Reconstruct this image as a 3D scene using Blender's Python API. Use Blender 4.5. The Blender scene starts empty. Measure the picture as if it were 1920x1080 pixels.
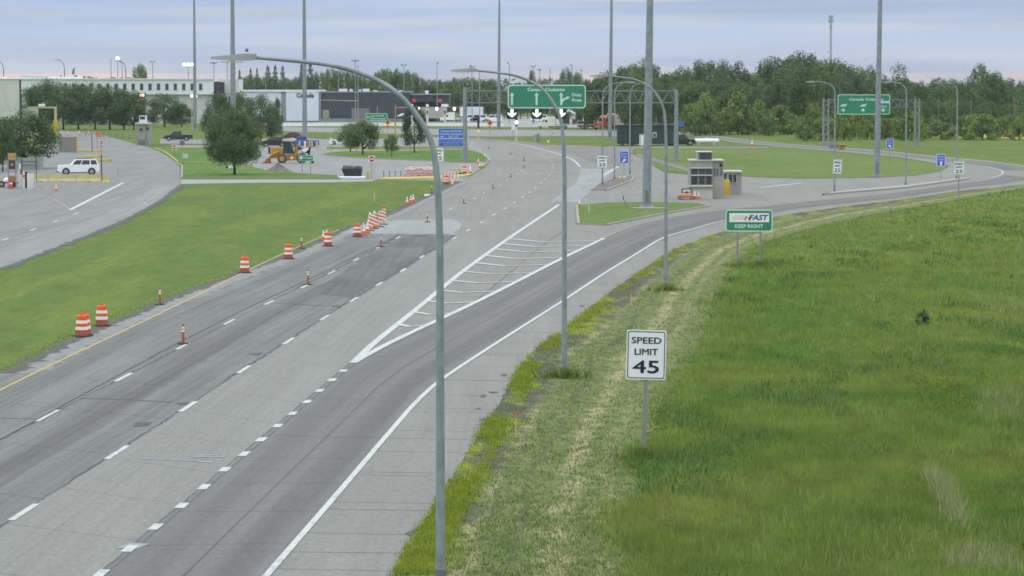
import bpy, bmesh, math, random
import numpy as np
from mathutils import Vector
from mathutils.geometry import tessellate_polygon
R = math.radians
random.seed(7); rng = np.random.default_rng(7)
scene = bpy.context.scene
col = scene.collection

# ------------------------------------------------------------------ camera
FPX, CZ, HOR = 5400.0, 10.6, 165.0          # focal length in pixels of a 1920 frame, camera height, horizon row
PITCH = math.atan((540.0 - HOR) / FPX)
cd = bpy.data.cameras.new('camera'); cam = bpy.data.objects.new('camera', cd); col.objects.link(cam)
cam.location = (0, 0, CZ); cam.rotation_euler = (math.pi / 2 - PITCH, 0, 0)
cd.sensor_width = 36; cd.lens = FPX / 1920 * 36; cd.clip_start = 1; cd.clip_end = 30000
scene.camera = cam

# ------------------------------------------------------------------ sky
SUN_EL, SUN_AZ = 48.0, -115.0                # azimuth clockwise from the view direction (+Y)
world = bpy.data.worlds.new("World"); scene.world = world; world.use_nodes = True
wn = world.node_tree; wn.nodes.clear()
def wnode(t, **k):
    n = wn.nodes.new(t)
    for a, b in k.items(): setattr(n, a, b)
    return n
W = wn.links.new
wout = wnode('ShaderNodeOutputWorld'); bg = wnode('ShaderNodeBackground'); bg.inputs[1].default_value = 0.1
sky = wnode('ShaderNodeTexSky', sky_type='NISHITA', sun_disc=False)
sky.sun_elevation = R(SUN_EL); sky.sun_rotation = R(SUN_AZ)
tc = wnode('ShaderNodeTexCoord'); sx = wnode('ShaderNodeSeparateXYZ'); W(tc.outputs['Generated'], sx.inputs[0])
def wmath(op, a, b=None, clamp=False):
    n = wnode('ShaderNodeMath', operation=op, use_clamp=clamp)
    for i, v in enumerate((a, b)):
        if v is None: continue
        if isinstance(v, (int, float)): n.inputs[i].default_value = v
        else: W(v, n.inputs[i])
    return n.outputs[0]
az = wmath('ARCTAN2', sx.outputs[0], sx.outputs[1])
def wnoise(kx, kz, off, det=4, rough=.55):
    c = wnode('ShaderNodeCombineXYZ'); W(wmath('MULTIPLY', az, kx), c.inputs[0]); W(wmath('MULTIPLY', sx.outputs[2], kz), c.inputs[1]); c.inputs[2].default_value = off
    n = wnode('ShaderNodeTexNoise'); n.inputs['Scale'].default_value = 1; n.inputs['Detail'].default_value = det; n.inputs['Roughness'].default_value = rough
    W(c.outputs[0], n.inputs['Vector']); return n.outputs[0]
n_str = wnoise(9, 210, 3.1); n_big = wnoise(4, 60, 8.2, 3); n_edge = wnoise(16, 30, 1.3, 5)
elev = wmath('ADD', sx.outputs[2], wmath('MULTIPLY', wmath('SUBTRACT', n_edge, .5), .0018))
ramp = wnode('ShaderNodeValToRGB'); W(wmath('MULTIPLY', elev, 20.0), ramp.inputs[0])     # 0..0.05 of sine elevation
cr = ramp.color_ramp
stops = [(0.0, (.80, .62, .58)), (0.088, (.86, .66, .60)), (0.112, (.60, .60, .68)), (0.2, (.53, .595, .75)), (0.36, (.475, .575, .78)), (0.60, (.43, .55, .795)), (1.0, (.47, .59, .80))]
cr.elements[0].position = 0; cr.elements[0].color = (*stops[0][1], 1)
cr.elements[1].position = 1; cr.elements[1].color = (*stops[-1][1], 1)
for p, c in stops[1:-1]:
    e = cr.elements.new(p); e.color = (*c, 1)
def wmix(kind, fac, a, b):
    n = wnode('ShaderNodeMix', data_type='RGBA', blend_type=kind)
    for i, v in ((0, fac), (6, a), (7, b)):
        if isinstance(v, (int, float)): n.inputs[i].default_value = v
        elif isinstance(v, tuple): n.inputs[i].default_value = (*v, 1)
        else: W(v, n.inputs[i])
    return n.outputs[2]
def wrange(v, a, b, c, d):
    n = wnode('ShaderNodeMapRange'); W(v, n.inputs[0])
    for i, q in enumerate((a, b, c, d)): n.inputs[i + 1].default_value = q
    return n.outputs[0]
cl = wmix('MIX', wrange(n_str, .47, .62, 0, .8), ramp.outputs[0], (.575, .625, .73))
cl = wmix('MIX', wrange(n_big, .44, .62, 0, .85), cl, (.35, .44, .63))
# a gap of bright cloud edge near the top of the view and a few pale streaks low down
hi = wmath('MULTIPLY', wrange(wmath('ADD', elev, wmath('MULTIPLY', n_str, .006)), .0325, .0345, 0, 1), wrange(az, .0, .05, .0, 1))
cl = wmix('MIX', wmath('MULTIPLY', hi, .8), cl, (.92, .86, .72))
cl = wmix('MIX', wrange(sx.outputs[2], .04, .3, 0, .85), cl, (.60, .63, .64))
zen = wrange(sx.outputs[2], .05, .9, 1.0, 3.0)                       # an overcast sky is brightest overhead
cz_ = wnode('ShaderNodeVectorMath', operation='SCALE'); W(cl, cz_.inputs[0]); W(wmath('MULTIPLY', zen, 10.0), cz_.inputs[3])
mixs = wmix('MIX', .9, sky.outputs[0], cz_.outputs[0])
W(mixs, bg.inputs[0]); W(bg.outputs[0], wout.inputs[0])

# ------------------------------------------------------------------ sun behind the overcast
sl = bpy.data.lights.new('sun', 'SUN'); sl.energy = 0.6; sl.angle = R(25); sl.color = (1, .95, .88)
so = bpy.data.objects.new('sun', sl); col.objects.link(so)
sd = Vector((math.sin(R(SUN_AZ)) * math.cos(R(SUN_EL)), math.cos(R(SUN_AZ)) * math.cos(R(SUN_EL)), math.sin(R(SUN_EL))))
so.rotation_euler = (-sd).to_track_quat('-Z', 'Y').to_euler()
scene.view_settings.view_transform = 'Standard'; scene.view_settings.look = 'None'
scene.view_settings.exposure = 0.12; scene.view_settings.gamma = 1
scene.render.engine = 'CYCLES'
try:
    scene.cycles.use_denoising = True; scene.cycles.max_bounces = 5; scene.cycles.diffuse_bounces = 3
    scene.cycles.transparent_max_bounces = 8; scene.cycles.volume_bounces = 0
    scene.cycles.filter_width = 1.7
except Exception: pass

# ------------------------------------------------------------------ pixel <-> place
sp_, cp_ = math.sin(PITCH), math.cos(PITCH)
def ray(px, py):
    x, y = (px - 960) / FPX, (540 - py) / FPX
    return (x, cp_ + y * sp_, -sp_ + y * cp_)
def G(px, py, z=0.0):
    d = ray(px, py); t = (CZ - z) / -d[2]
    return Vector((d[0] * t, d[1] * t, z))
def V(px, py, Y):
    d = ray(px, py); k = Y / d[1]
    return Vector((d[0] * k, Y, CZ + d[2] * k))
def S(py):
    return (CZ / -ray(0, py)[2]) / FPX          # metres in one pixel at the ground of that row
def SY(Y): return Y * cp_ / FPX
def ROW(Y): # pixel row of the ground at distance Y
    lo, hi_ = HOR + .5, 3000
    for _ in range(60):
        m = (lo + hi_) / 2
        if G(960, m).y > Y: lo = m
        else: hi_ = m
    return lo

# ------------------------------------------------------------------ materials (all procedural)
MATS = {}
def nodes_of(name):
    m = bpy.data.materials.new(name); m.use_nodes = True; t = m.node_tree
    return m, t, t.nodes['Principled BSDF'], t.nodes.new, t.links.new
def mth(t, op, a, b=None, c=None, clamp=False):
    n = t.nodes.new('ShaderNodeMath'); n.operation = op; n.use_clamp = clamp
    for i, v in enumerate((a, b, c)):
        if v is None: continue
        if isinstance(v, (int, float)): n.inputs[i].default_value = v
        else: t.links.new(v, n.inputs[i])
    return n.outputs[0]
def mixc(t, fac, a, b, kind='MIX'):
    n = t.nodes.new('ShaderNodeMix'); n.data_type = 'RGBA'; n.blend_type = kind
    for i, v in ((0, fac), (6, a), (7, b)):
        if isinstance(v, (int, float)): n.inputs[i].default_value = v
        elif isinstance(v, tuple): n.inputs[i].default_value = (*v[:3], 1)
        else: t.links.new(v, n.inputs[i])
    return n.outputs[2]
def mrange(t, v, a, b, c, d):
    n = t.nodes.new('ShaderNodeMapRange'); t.links.new(v, n.inputs[0])
    for i, q in enumerate((a, b, c, d)): n.inputs[i + 1].default_value = q
    return n.outputs[0]
def noise(t, vec, scale, det=3, rough=.55, dist=0):
    n = t.nodes.new('ShaderNodeTexNoise'); n.inputs['Scale'].default_value = scale
    n.inputs['Detail'].default_value = det; n.inputs['Roughness'].default_value = rough; n.inputs['Distortion'].default_value = dist
    if vec is not None: t.links.new(vec, n.inputs['Vector'])
    return n.outputs[0]
def stretch(t, vec, sx_, sy_, sz_=1, rot=0):
    n = t.nodes.new('ShaderNodeMapping'); n.inputs['Scale'].default_value = (sx_, sy_, sz_); n.inputs['Rotation'].default_value = (0, 0, rot)
    t.links.new(vec, n.inputs[0]); return n.outputs[0]
def pm(name, c, rough=.6, var=.14, scale=2.0, metal=0.0, emit=0.0, bump=0.0):
    """painted / plain surface with a little weathering"""
    if name in MATS: return MATS[name]
    m, t, b, N, L = nodes_of(name)
    tcn = N('ShaderNodeTexCoord')
    n1 = noise(t, tcn.outputs['Object'], scale, 4); n2 = noise(t, stretch(t, tcn.outputs['Object'], 6, 6, .7), scale, 3)
    f = mth(t, 'ADD', mrange(t, n1, .3, .7, 1 - var, 1 + var), mrange(t, n2, .3, .7, -var * .6, var * .6))
    v = N('ShaderNodeVectorMath'); v.operation = 'SCALE'; v.inputs[0].default_value = c[:3]; L(f, v.inputs[3])
    L(v.outputs[0], b.inputs['Base Color']); b.inputs['Metallic'].default_value = metal
    L(mrange(t, n1, .2, .8, max(.05, rough - .1), min(1, rough + .1)), b.inputs['Roughness'])
    if bump:
        bn = N('ShaderNodeBump'); bn.inputs['Strength'].default_value = bump; L(noise(t, tcn.outputs['Object'], scale * 12, 3), bn.inputs['Height']); L(bn.outputs[0], b.inputs['Normal'])
    if emit:
        b.inputs['Emission Color'].default_value = (*c[:3], 1); b.inputs['Emission Strength'].default_value = emit
    MATS[name] = m; return m
def road_mat(name, c, tracks=(), joints=0.0, jw=.02, seams=(), streak=.10, cracks=0.0, patch=.08, stain=(.55, .55, .57)):
    """paving: UV is (metres across, metres along)"""
    m, t, b, N, L = nodes_of(name)
    uv = N('ShaderNodeUVMap'); sp = N('ShaderNodeSeparateXYZ'); L(uv.outputs[0], sp.inputs[0]); u, v = sp.outputs[0], sp.outputs[1]
    fine = noise(t, stretch(t, uv.outputs[0], 1, .45), 6.0, 5, .8); st = noise(t, stretch(t, uv.outputs[0], 2.2, .035), 1, 4, .6); big = noise(t, stretch(t, uv.outputs[0], .35, .06), 1, 3)
    st2 = noise(t, stretch(t, uv.outputs[0], 7, .12), 1, 3, .6)
    f = mth(t, 'MULTIPLY', mrange(t, fine, .3, .7, .80, 1.2), mrange(t, st, .3, .7, 1 - streak, 1 + streak))
    f = mth(t, 'MULTIPLY', f, mrange(t, big, .3, .7, 1 - patch, 1 + patch))
    f = mth(t, 'MULTIPLY', f, mrange(t, st2, .3, .7, 1 - streak * .5, 1 + streak * .5))
    blot = noise(t, stretch(t, uv.outputs[0], .8, .25), 1.1, 5, .65)
    f = mth(t, 'MULTIPLY', f, mrange(t, blot, .58, .72, 1, .86))
    for (u0, w, dk) in tracks:
        wob = mth(t, 'ADD', mth(t, 'ABSOLUTE', mth(t, 'SUBTRACT', u, u0)), mrange(t, st, .3, .7, -.25 * w, .25 * w))
        g = mrange(t, wob, w * .25, w, dk, 0.0)
        f = mth(t, 'MULTIPLY', f, mth(t, 'SUBTRACT', 1.0, mth(t, 'MULTIPLY', g, mrange(t, big, .3, .65, .5, 1.0))))
    for (u0, w, dk) in seams:
        f = mth(t, 'MULTIPLY', f, mth(t, 'SUBTRACT', 1.0, mth(t, 'MULTIPLY', mth(t, 'LESS_THAN', mth(t, 'ABSOLUTE', mth(t, 'ADD', mth(t, 'SUBTRACT', u, u0), mrange(t, st, .3, .7, -.02, .02))), w), dk)))
    if joints:
        d = mth(t, 'PINGPONG', mth(t, 'ADD', v, mth(t, 'MULTIPLY', u, .12)), joints / 2)
        f = mth(t, 'MULTIPLY', f, mth(t, 'SUBTRACT', 1.0, mth(t, 'MULTIPLY', mth(t, 'LESS_THAN', d, jw), mrange(t, fine, .35, .6, .12, .55))))
    if cracks:
        vo = N('ShaderNodeTexVoronoi'); vo.feature = 'DISTANCE_TO_EDGE'; vo.inputs['Scale'].default_value = 1
        wv = N('ShaderNodeVectorMath'); wv.operation = 'ADD'; L(stretch(t, uv.outputs[0], .32, .10), wv.inputs[0])
        nz = N('ShaderNodeTexNoise'); nz.inputs['Scale'].default_value = .9; L(uv.outputs[0], nz.inputs['Vector']); sc_ = N('ShaderNodeVectorMath'); sc_.operation = 'SCALE'; sc_.inputs[3].default_value = .35; L(nz.outputs['Color'], sc_.inputs[0]); L(sc_.outputs[0], wv.inputs[1])
        L(wv.outputs[0], vo.inputs['Vector'])
        ck = mth(t, 'MULTIPLY', mth(t, 'LESS_THAN', vo.outputs['Distance'], .012), mrange(t, big, .4, .6, 0, cracks))
        f = mth(t, 'MULTIPLY', f, mth(t, 'SUBTRACT', 1.0, ck))
    sv = N('ShaderNodeVectorMath'); sv.operation = 'SCALE'; sv.inputs[0].default_value = c; L(f, sv.inputs[3])
    L(sv.outputs[0], b.inputs['Base Color']); b.inputs['Roughness'].default_value = .85
    b.inputs['Specular IOR Level'].default_value = .3
    MATS[name] = m; return m
def ground_mat(name, c1, c2, c3, mow=0.0, dry=0.0, scale=1.0):
    m, t, b, N, L = nodes_of(name)
    g = N('ShaderNodeNewGeometry'); P = g.outputs['Position']
    a = noise(t, stretch(t, P, .05 * scale, .018 * scale), 1, 4, .6); bb = noise(t, stretch(t, P, .5 * scale, .16 * scale), 1, 4, .65); cc = noise(t, stretch(t, P, 3.2, 1.1), 1, 4, .7)
    d = noise(t, stretch(t, P, .16 * scale, .10 * scale), 1.3, 4, .6)
    k = mixc(t, mrange(t, a, .36, .64, 0, 1), c1, c2)
    k = mixc(t, mrange(t, bb, .5, .72, 0, .4), k, c3)
    if dry: k = mixc(t, mrange(t, d, .55, .72, 0, dry), k, (.17, .15, .075))
    if mow:
        wv = noise(t, stretch(t, P, .25, .035, 1, R(32)), 1, 3, .5)
        k = mixc(t, mrange(t, wv, .45, .62, 0, mow), k, (c2[0] * 1.5, c2[1] * 1.3, c2[2] * 1.2))
    f = mth(t, 'MULTIPLY', mrange(t, cc, .25, .75, .80, 1.18), mth(t, 'MULTIPLY', mrange(t, bb, .3, .7, .91, 1.09), mrange(t, noise(t, stretch(t, P, 1.3, .22, 1, R(18)), 1, 4, .7), .3, .7, .84, 1.16)))
    sv = N('ShaderNodeVectorMath'); sv.operation = 'SCALE'; L(k, sv.inputs[0]); L(f, sv.inputs[3])
    L(sv.outputs[0], b.inputs['Base Color']); b.inputs['Roughness'].default_value = .95; b.inputs['Specular IOR Level'].default_value = .15
    MATS[name] = m; return m
def leaf_mat(name, c1, c2, scale=.6, trans=.25, spread=.35, patch=0.0):
    m, t, b, N, L = nodes_of(name)
    g = N('ShaderNodeNewGeometry'); n = noise(t, g.outputs['Position'], scale, 3)
    k = mixc(t, mrange(t, n, .35, .65, 0, 1), c1, c2)
    f = mrange(t, g.outputs['Random Per Island'], 0, 1, 1 - spread, 1 + spread)
    f = mth(t, 'MULTIPLY', f, mrange(t, noise(t, stretch(t, g.outputs['Position'], .75, .35), 1, 4, .65), .3, .7, 1 - patch, 1 + patch)) if patch else f
    oi = N('ShaderNodeObjectInfo'); f = mth(t, 'MULTIPLY', f, mrange(t, oi.outputs['Random'], 0, 1, .86, 1.16))
    sv = N('ShaderNodeVectorMath'); sv.operation = 'SCALE'; L(k, sv.inputs[0]); L(f, sv.inputs[3])
    L(sv.outputs[0], b.inputs['Base Color']); b.inputs['Roughness'].default_value = .8; b.inputs['Specular IOR Level'].default_value = .15
    if trans:
        tr = N('ShaderNodeBsdfTranslucent'); L(sv.outputs[0], tr.inputs[0]); ms = N('ShaderNodeMixShader'); ms.inputs[0].default_value = trans
        L(b.outputs[0], ms.inputs[1]); L(tr.outputs[0], ms.inputs[2]); L(ms.outputs[0], t.nodes['Material Output'].inputs[0])
    MATS[name] = m; return m

# ------------------------------------------------------------------ mesh helpers
class MB:
    def __init__(s): s.v, s.f, s.m, s.cur = [], [], [], 0
    def add(s, vs, fs):
        o = len(s.v); s.v += [tuple(q) for q in vs]; s.f += [[i + o for i in q] for q in fs]; s.m += [s.cur] * len(fs); return s
    def box(s, c, d, rz=0.0, taper=1.0, bev=0.0):
        x, y, z = (q / 2 for q in d); ca, sa = math.cos(rz), math.sin(rz); vs = []
        if bev > 0:
            pr = [(-x + bev, -y), (x - bev, -y), (x, -y + bev), (x, y - bev), (x - bev, y), (-x + bev, y), (-x, y - bev), (-x, -y + bev)]
            rings = [(-z, .0), (z - bev, .0), (z, bev)]
            for zz, ins in rings:
                for (a, b) in pr:
                    a2, b2 = a * (1 - ins / max(x, .01)), b * (1 - ins / max(y, .01)); vs.append((c[0] + a2 * ca - b2 * sa, c[1] + a2 * sa + b2 * ca, c[2] + zz))
            fs = [[7 - i for i in range(8)], [16 + i for i in range(8)]]
            for r in range(2):
                for i in range(8): fs.append([r * 8 + i, r * 8 + (i + 1) % 8, r * 8 + 8 + (i + 1) % 8, r * 8 + 8 + i])
            return s.add(vs, fs)
        for zz, k in ((-z, 1), (z, taper)):
            for a, b in ((-x, -y), (x, -y), (x, y), (-x, y)):
                a, b = a * k, b * k; vs.append((c[0] + a * ca - b * sa, c[1] + a * sa + b * ca, c[2] + zz))
        return s.add(vs, [[3, 2, 1, 0], [4, 5, 6, 7], [0, 1, 5, 4], [1, 2, 6, 5], [2, 3, 7, 6], [3, 0, 4, 7]])
    def tube(s, pts, rs, n=10, cap=True):
        pts = [Vector(p) for p in pts]
        if isinstance(rs, (int, float)): rs = [rs] * len(pts)
        vs, fs = [], []; up0 = None
        for i, p in enumerate(pts):
            d = (pts[min(i + 1, len(pts) - 1)] - pts[max(i - 1, 0)]).normalized()
            ref = Vector((0, 1, 0)) if abs(d.y) < .9 else Vector((1, 0, 0))
            a = d.cross(ref).normalized(); b = d.cross(a)
            for k in range(n):
                t = 2 * math.pi * k / n; vs.append(p + (a * math.cos(t) + b * math.sin(t)) * rs[i])
        for i in range(len(pts) - 1):
            for k in range(n): fs.append([i * n + k, i * n + (k + 1) % n, (i + 1) * n + (k + 1) % n, (i + 1) * n + k])
        if cap: fs += [[n - 1 - k for k in range(n)], [(len(pts) - 1) * n + k for k in range(n)]]
        return s.add(vs, fs)
    def lathe(s, prof, c=(0, 0, 0), n=16):
        vs, fs = [], []
        for (r, z) in prof:
            for k in range(n):
                t = 2 * math.pi * k / n; vs.append((c[0] + r * math.cos(t), c[1] + r * math.sin(t), c[2] + z))
        for i in range(len(prof) - 1):
            for k in range(n): fs.append([i * n + k, i * n + (k + 1) % n, (i + 1) * n + (k + 1) % n, (i + 1) * n + k])
        fs += [[n - 1 - k for k in range(n)], [(len(prof) - 1) * n + k for k in range(n)]]
        return s.add(vs, fs)
    def disc(s, c, r, w, n=18, r2=None):           # wheel-like drum, axis along Y
        r2 = r if r2 is None else r2; vs, fs = [], []
        for yy, q in ((-w / 2, r2), (-w / 2 + min(.05, w * .2), r), (w / 2 - min(.05, w * .2), r), (w / 2, r2)):
            for k in range(n):
                t = 2 * math.pi * k / n; vs.append((c[0] + q * math.cos(t), c[1] + yy, c[2] + q * math.sin(t)))
        for i in range(3):
            for k in range(n): fs.append([i * n + (k + 1) % n, i * n + k, (i + 1) * n + k, (i + 1) * n + (k + 1) % n])
        fs += [[k for k in range(n)], [3 * n + n - 1 - k for k in range(n)]]
        return s.add(vs, fs)
    def prof(s, poly, y0, y1, ins=0.0):             # polygon in XZ pushed along Y, rims drawn in by ins
        n = len(poly); cx = sum(p[0] for p in poly) / n; cz = sum(p[1] for p in poly) / n; vs, fs = [], []
        def ring(y, k): return [(cx + (p[0] - cx) * k, y, cz + (p[1] - cz) * k) for p in poly]
        rings = [ring(y0, 1), ring(y1, 1)] if not ins else [ring(y0, 1 - ins), ring(y0 + .12, 1), ring(y1 - .12, 1), ring(y1, 1 - ins)]
        for r_ in rings: vs += r_
        for i in range(len(rings) - 1):
            for k in range(n): fs.append([i * n + k, i * n + (k + 1) % n, (i + 1) * n + (k + 1) % n, (i + 1) * n + k])
        fs += [[n - 1 - k for k in range(n)], [(len(rings) - 1) * n + k for k in range(n)]]
        return s.add(vs, fs)
    def poly(s, pts3):                              # flat, maybe concave, polygon
        tris = tessellate_polygon([[Vector(p) for p in pts3]])
        fs = []
        for t_ in tris:
            a, b, c = (Vector(pts3[i]) for i in t_)
            fs.append(list(t_) if (b - a).cross(c - a).z >= 0 else list(t_)[::-1])
        return s.add(pts3, fs)
    def build(s, name, mats, parent=None, smooth=False, loc=None):
        me = bpy.data.meshes.new(name); me.from_pydata(s.v, [], s.f); 
        for m in (mats if isinstance(mats, (list, tuple)) else [mats]): me.materials.append(m)
        if max(s.m, default=0): me.polygons.foreach_set('material_index', s.m)
        bm = bmesh.new(); bm.from_mesh(me); bmesh.ops.recalc_face_normals(bm, faces=bm.faces) if not getattr(s, 'flat', False) else None; bm.to_mesh(me); bm.free()
        if smooth:
            me.polygons.foreach_set('use_smooth', [True] * len(me.polygons))
            try: me.set_sharp_from_angle(angle=R(40))
            except Exception: pass
        o = bpy.data.objects.new(name, me); col.objects.link(o)
        if parent is not None: o.parent = parent
        if loc is not None: o.location = loc
        return o
def tag(o, label, cat, group=None, kind=None):
    if label: o['label'] = label
    if cat: o['category'] = cat
    if group: o['group'] = group
    if kind: o['kind'] = kind
    return o
def thing(name, label, cat, loc=(0, 0, 0), rz=0.0, group=None):
    o = bpy.data.objects.new(name, None); col.objects.link(o); o.empty_display_size = .3
    o.location = loc; o.rotation_euler = (0, 0, rz); return tag(o, label, cat, group)
def dup(root, loc, label, rz=None, group=None, scale=None):
    r = root.copy(); col.objects.link(r); r.location = loc
    if rz is not None: r.rotation_euler = (0, 0, rz)
    if scale is not None: r.scale = scale
    r['label'] = label
    if group: r['group'] = group
    for ch in list(root.children):
        c = ch.copy(); col.objects.link(c); c.parent = r
        for g in list(ch.children):
            d = g.copy(); col.objects.link(d); d.parent = c
    return r
def resample(pts, step):
    out = []; 
    for a, b in zip(pts[:-1], pts[1:]):
        n = max(1, int((b - a).length / step))
        for i in range(n): out.append(a.lerp(b, i / n))
    out.append(pts[-1]); return out
def smooth_line(pts, n=6):
    """Catmull-Rom through the points"""
    if len(pts) < 3: return pts
    P = [pts[0] * 2 - pts[1]] + pts + [pts[-1] * 2 - pts[-2]]; out = []
    for i in range(1, len(P) - 2):
        p0, p1, p2, p3 = P[i - 1], P[i], P[i + 1], P[i + 2]
        for k in range(n):
            t = k / n; out.append(.5 * ((2 * p1) + (p2 - p0) * t + (2 * p0 - 5 * p1 + 4 * p2 - p3) * t * t + (3 * p1 - p0 - 3 * p2 + p3) * t ** 3))
    out.append(pts[-1]); return out
def set_uv(o, uvs):
    me = o.data; l = me.uv_layers.new(name='UVMap')
    vi = np.empty(len(me.loops), dtype=np.int32); me.loops.foreach_get('vertex_index', vi)
    l.data.foreach_set('uv', np.array(uvs, dtype=np.float32)[vi].ravel())
def sheet(name, pxs, z, m, jitter=0.0, round_=0, parent=None):
    pts = [G(x, y, z) for x, y in pxs]
    if round_: pts = smooth_line(pts + [pts[0]], round_)[:-1]
    if jitter:
        pts = resample(pts + [pts[0]], .6)[:-1]; pts = [p + Vector((random.gauss(0, jitter), random.gauss(0, jitter * 2), 0)) for p in pts]
    b = MB(); b.flat = True; b.poly(pts); o = b.build(name, m, parent); set_uv(o, [(p.x, p.y) for p in pts]); tag(o, None, None, kind='structure'); return o
def ribbon_pts(name, Lp, Rp, z, m, jl=0.0, jr=0.0, cells=4, N=None, kind='structure', w_uv=None):
    """a paved band between two lines on the ground; UV = metres across, metres along"""
    def even(P, n):
        d = [0]
        for a, b in zip(P[:-1], P[1:]): d.append(d[-1] + (b - a).length)
        out = []; j = 0
        for i in range(n + 1):
            t = d[-1] * i / n
            while j < len(d) - 2 and d[j + 1] < t: j += 1
            out.append(P[j].lerp(P[j + 1], (t - d[j]) / max(1e-6, d[j + 1] - d[j])))
        return out
    ln = sum((b - a).length for a, b in zip(Lp[:-1], Lp[1:])); N = N or max(8, min(700, int(ln / 1.2)))
    A, B = even(Lp, N), even(Rp, N); b = MB(); b.flat = True; vs, fs, uv = [], [], []; along = 0
    for i in range(N + 1):
        if i: along += ((A[i] + B[i]) / 2 - (A[i - 1] + B[i - 1]) / 2).length
        a = A[i] + Vector((random.gauss(0, jl), 0, 0)); c = B[i] + Vector((random.gauss(0, jr), 0, 0)); wd = (A[i] - B[i]).length
        for k in range(cells + 1):
            q = a.lerp(c, k / cells); vs.append((q.x, q.y, z)); uv.append(((w_uv or wd) * k / cells, along))
    for i in range(N):
        for k in range(cells):
            p = i * (cells + 1) + k; fs.append([p, p + 1, p + cells + 2, p + cells + 1])
    b.add(vs, fs); o = b.build(name, m); set_uv(o, uv)
    # make sure it faces up
    if o.data.polygons[0].normal.z < 0: o.data.flip_normals()
    tag(o, None, None, kind=kind); return o
def ribbon(name, lpx, rpx, z, m, sm=0, **k):
    A = [G(x, y, z) for x, y in lpx]; B = [G(x, y, z) for x, y in rpx]
    if sm: A, B = smooth_line(A, sm), smooth_line(B, sm)
    return ribbon_pts(name, A, B, z, m, **k)
def text_mesh(s, bold=0.0):
    cu = bpy.data.curves.new('t', 'FONT'); cu.body = s; cu.size = 1; cu.offset = bold; cu.resolution_u = 3
    ob = bpy.data.objects.new('t', cu); col.objects.link(ob); bpy.context.view_layer.update()
    me = bpy.data.meshes.new_from_object(ob.evaluated_get(bpy.context.evaluated_depsgraph_get()))
    v = np.empty(len(me.vertices) * 3); me.vertices.foreach_get('co', v); v = v.reshape(-1, 3)
    f = [list(p.vertices) for p in me.polygons]
    bpy.data.objects.remove(ob); bpy.data.curves.remove(cu); bpy.data.meshes.remove(me); return v, f
def lettering(s, x0, x1, z0, z1, y, m, parent, bold=.012, name='lettering', slant=0.0, fat=0.0):
    v, f = text_mesh(s, 0.0 if fat else bold); mn, mx = v.min(0), v.max(0)
    X = x0 + (v[:, 0] - mn[0]) / (mx[0] - mn[0]) * (x1 - x0); Z = z0 + (v[:, 1] - mn[1]) / (mx[1] - mn[1]) * (z1 - z0)
    X = X + slant * (Z - z0); b = MB(); b.flat = True
    for i, (qx, qz) in enumerate(((0, 0), (fat, 0), (-fat, 0), (0, fat * .7), (0, -fat * .7)) if fat else ((0, 0),)): b.add([(a + qx, y - .0004 * i, c + qz) for a, c in zip(X, Z)], f)
    return b.build(name, m, parent)
def rrect(x0, x1, z0, z1, r, n=5):
    out = []
    for cx, cz, a0 in ((x1 - r, z1 - r, 0), (x0 + r, z1 - r, 90), (x0 + r, z0 + r, 180), (x1 - r, z0 + r, 270)):
        for k in range(n + 1):
            t = R(a0 + 90 * k / n); out.append((cx + r * math.cos(t), cz + r * math.sin(t)))
    return out
def board(name, x0, x1, z0, z1, y, th, m, parent, r=.05):
    b = MB(); b.prof(rrect(x0, x1, z0, z1, r), y, y + th); return b.build(name, m, parent)
def flatshape(name, poly, y, m, parent, th=.004):
    b = MB(); 
    tris = tessellate_polygon([[Vector((p[0], 0, p[1])) for p in poly]]); n = len(poly)
    b.add([(p[0], y, p[1]) for p in poly], [list(t_) for t_ in tris])
    return b.build(name, m, parent)
# ================================================================== GROUND, ROADS, MARKINGS
M_GR = ground_mat('meadow', (.080, .130, .026), (.094, .144, .029), (.072, .122, .028), mow=.45)
def strucs(o, name): o.name = name; return o
b = MB(); b.flat = True
nx = [-3400, -2000, -800, -300, -100, 100, 300, 800, 2000, 3400]; ny = [-100, 40, 200, 400, 700, 1200, 1800, 2400, 2850]
b.add([(x, y, 0) for y in ny for x in nx], [[j * 10 + i, j * 10 + i + 1, j * 10 + 11 + i, j * 10 + 10 + i] for j in range(len(ny) - 1) for i in range(9)])
tag(b.build('ground', M_GR), None, None, kind='structure')

M_CONC = road_mat('concrete_paving', (.196, .198, .188), joints=5.2, jw=.06, streak=.07, seams=[(0, .0, 0)], patch=.07)
M_LANE = road_mat('ramp_paving', (.143, .146, .141), tracks=[(1.0, .75, .20), (3.1, .8, .30)], seams=[(2.05, .035, .35), (.12, .05, .25)], streak=.06, joints=5.2, jw=.04, patch=.09)
M_OLD = road_mat('old_paving', (.148, .152, .148), tracks=[(2.6, .5, .20), (8.1, 1.0, .40), (10.3, .5, .16)], seams=[(5.75, .07, .65), (3.1, .04, .32), (9.6, .03, .2)], streak=.17, joints=9, jw=.05, cracks=.10, patch=.16)
M_NEW = road_mat('lane_concrete', (.200, .204, .195), seams=[(1.6, .03, .16)], streak=.08, joints=6.1, jw=.035, patch=.05)
M_PATCH = road_mat('fresh_concrete', (.245, .262, .268), joints=5, jw=.02, streak=.08, patch=.1)
M_LOT = road_mat('lot_paving', (.215, .222, .222), joints=7, jw=.05, streak=.07, patch=.1)
M_FAR = road_mat('pale_paving', (.27, .28, .285), streak=.05, patch=.08)
M_INB = road_mat('inbound_paving', (.19, .195, .192), streak=.17, joints=6, jw=.03, patch=.1)
M_SHD = road_mat('side_strip', (.17, .16, .155), streak=.1, patch=.15)
M_BRICK = road_mat('island_brick', (.15, .125, .12), streak=.1, joints=1.2, jw=.06, patch=.15)
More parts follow.
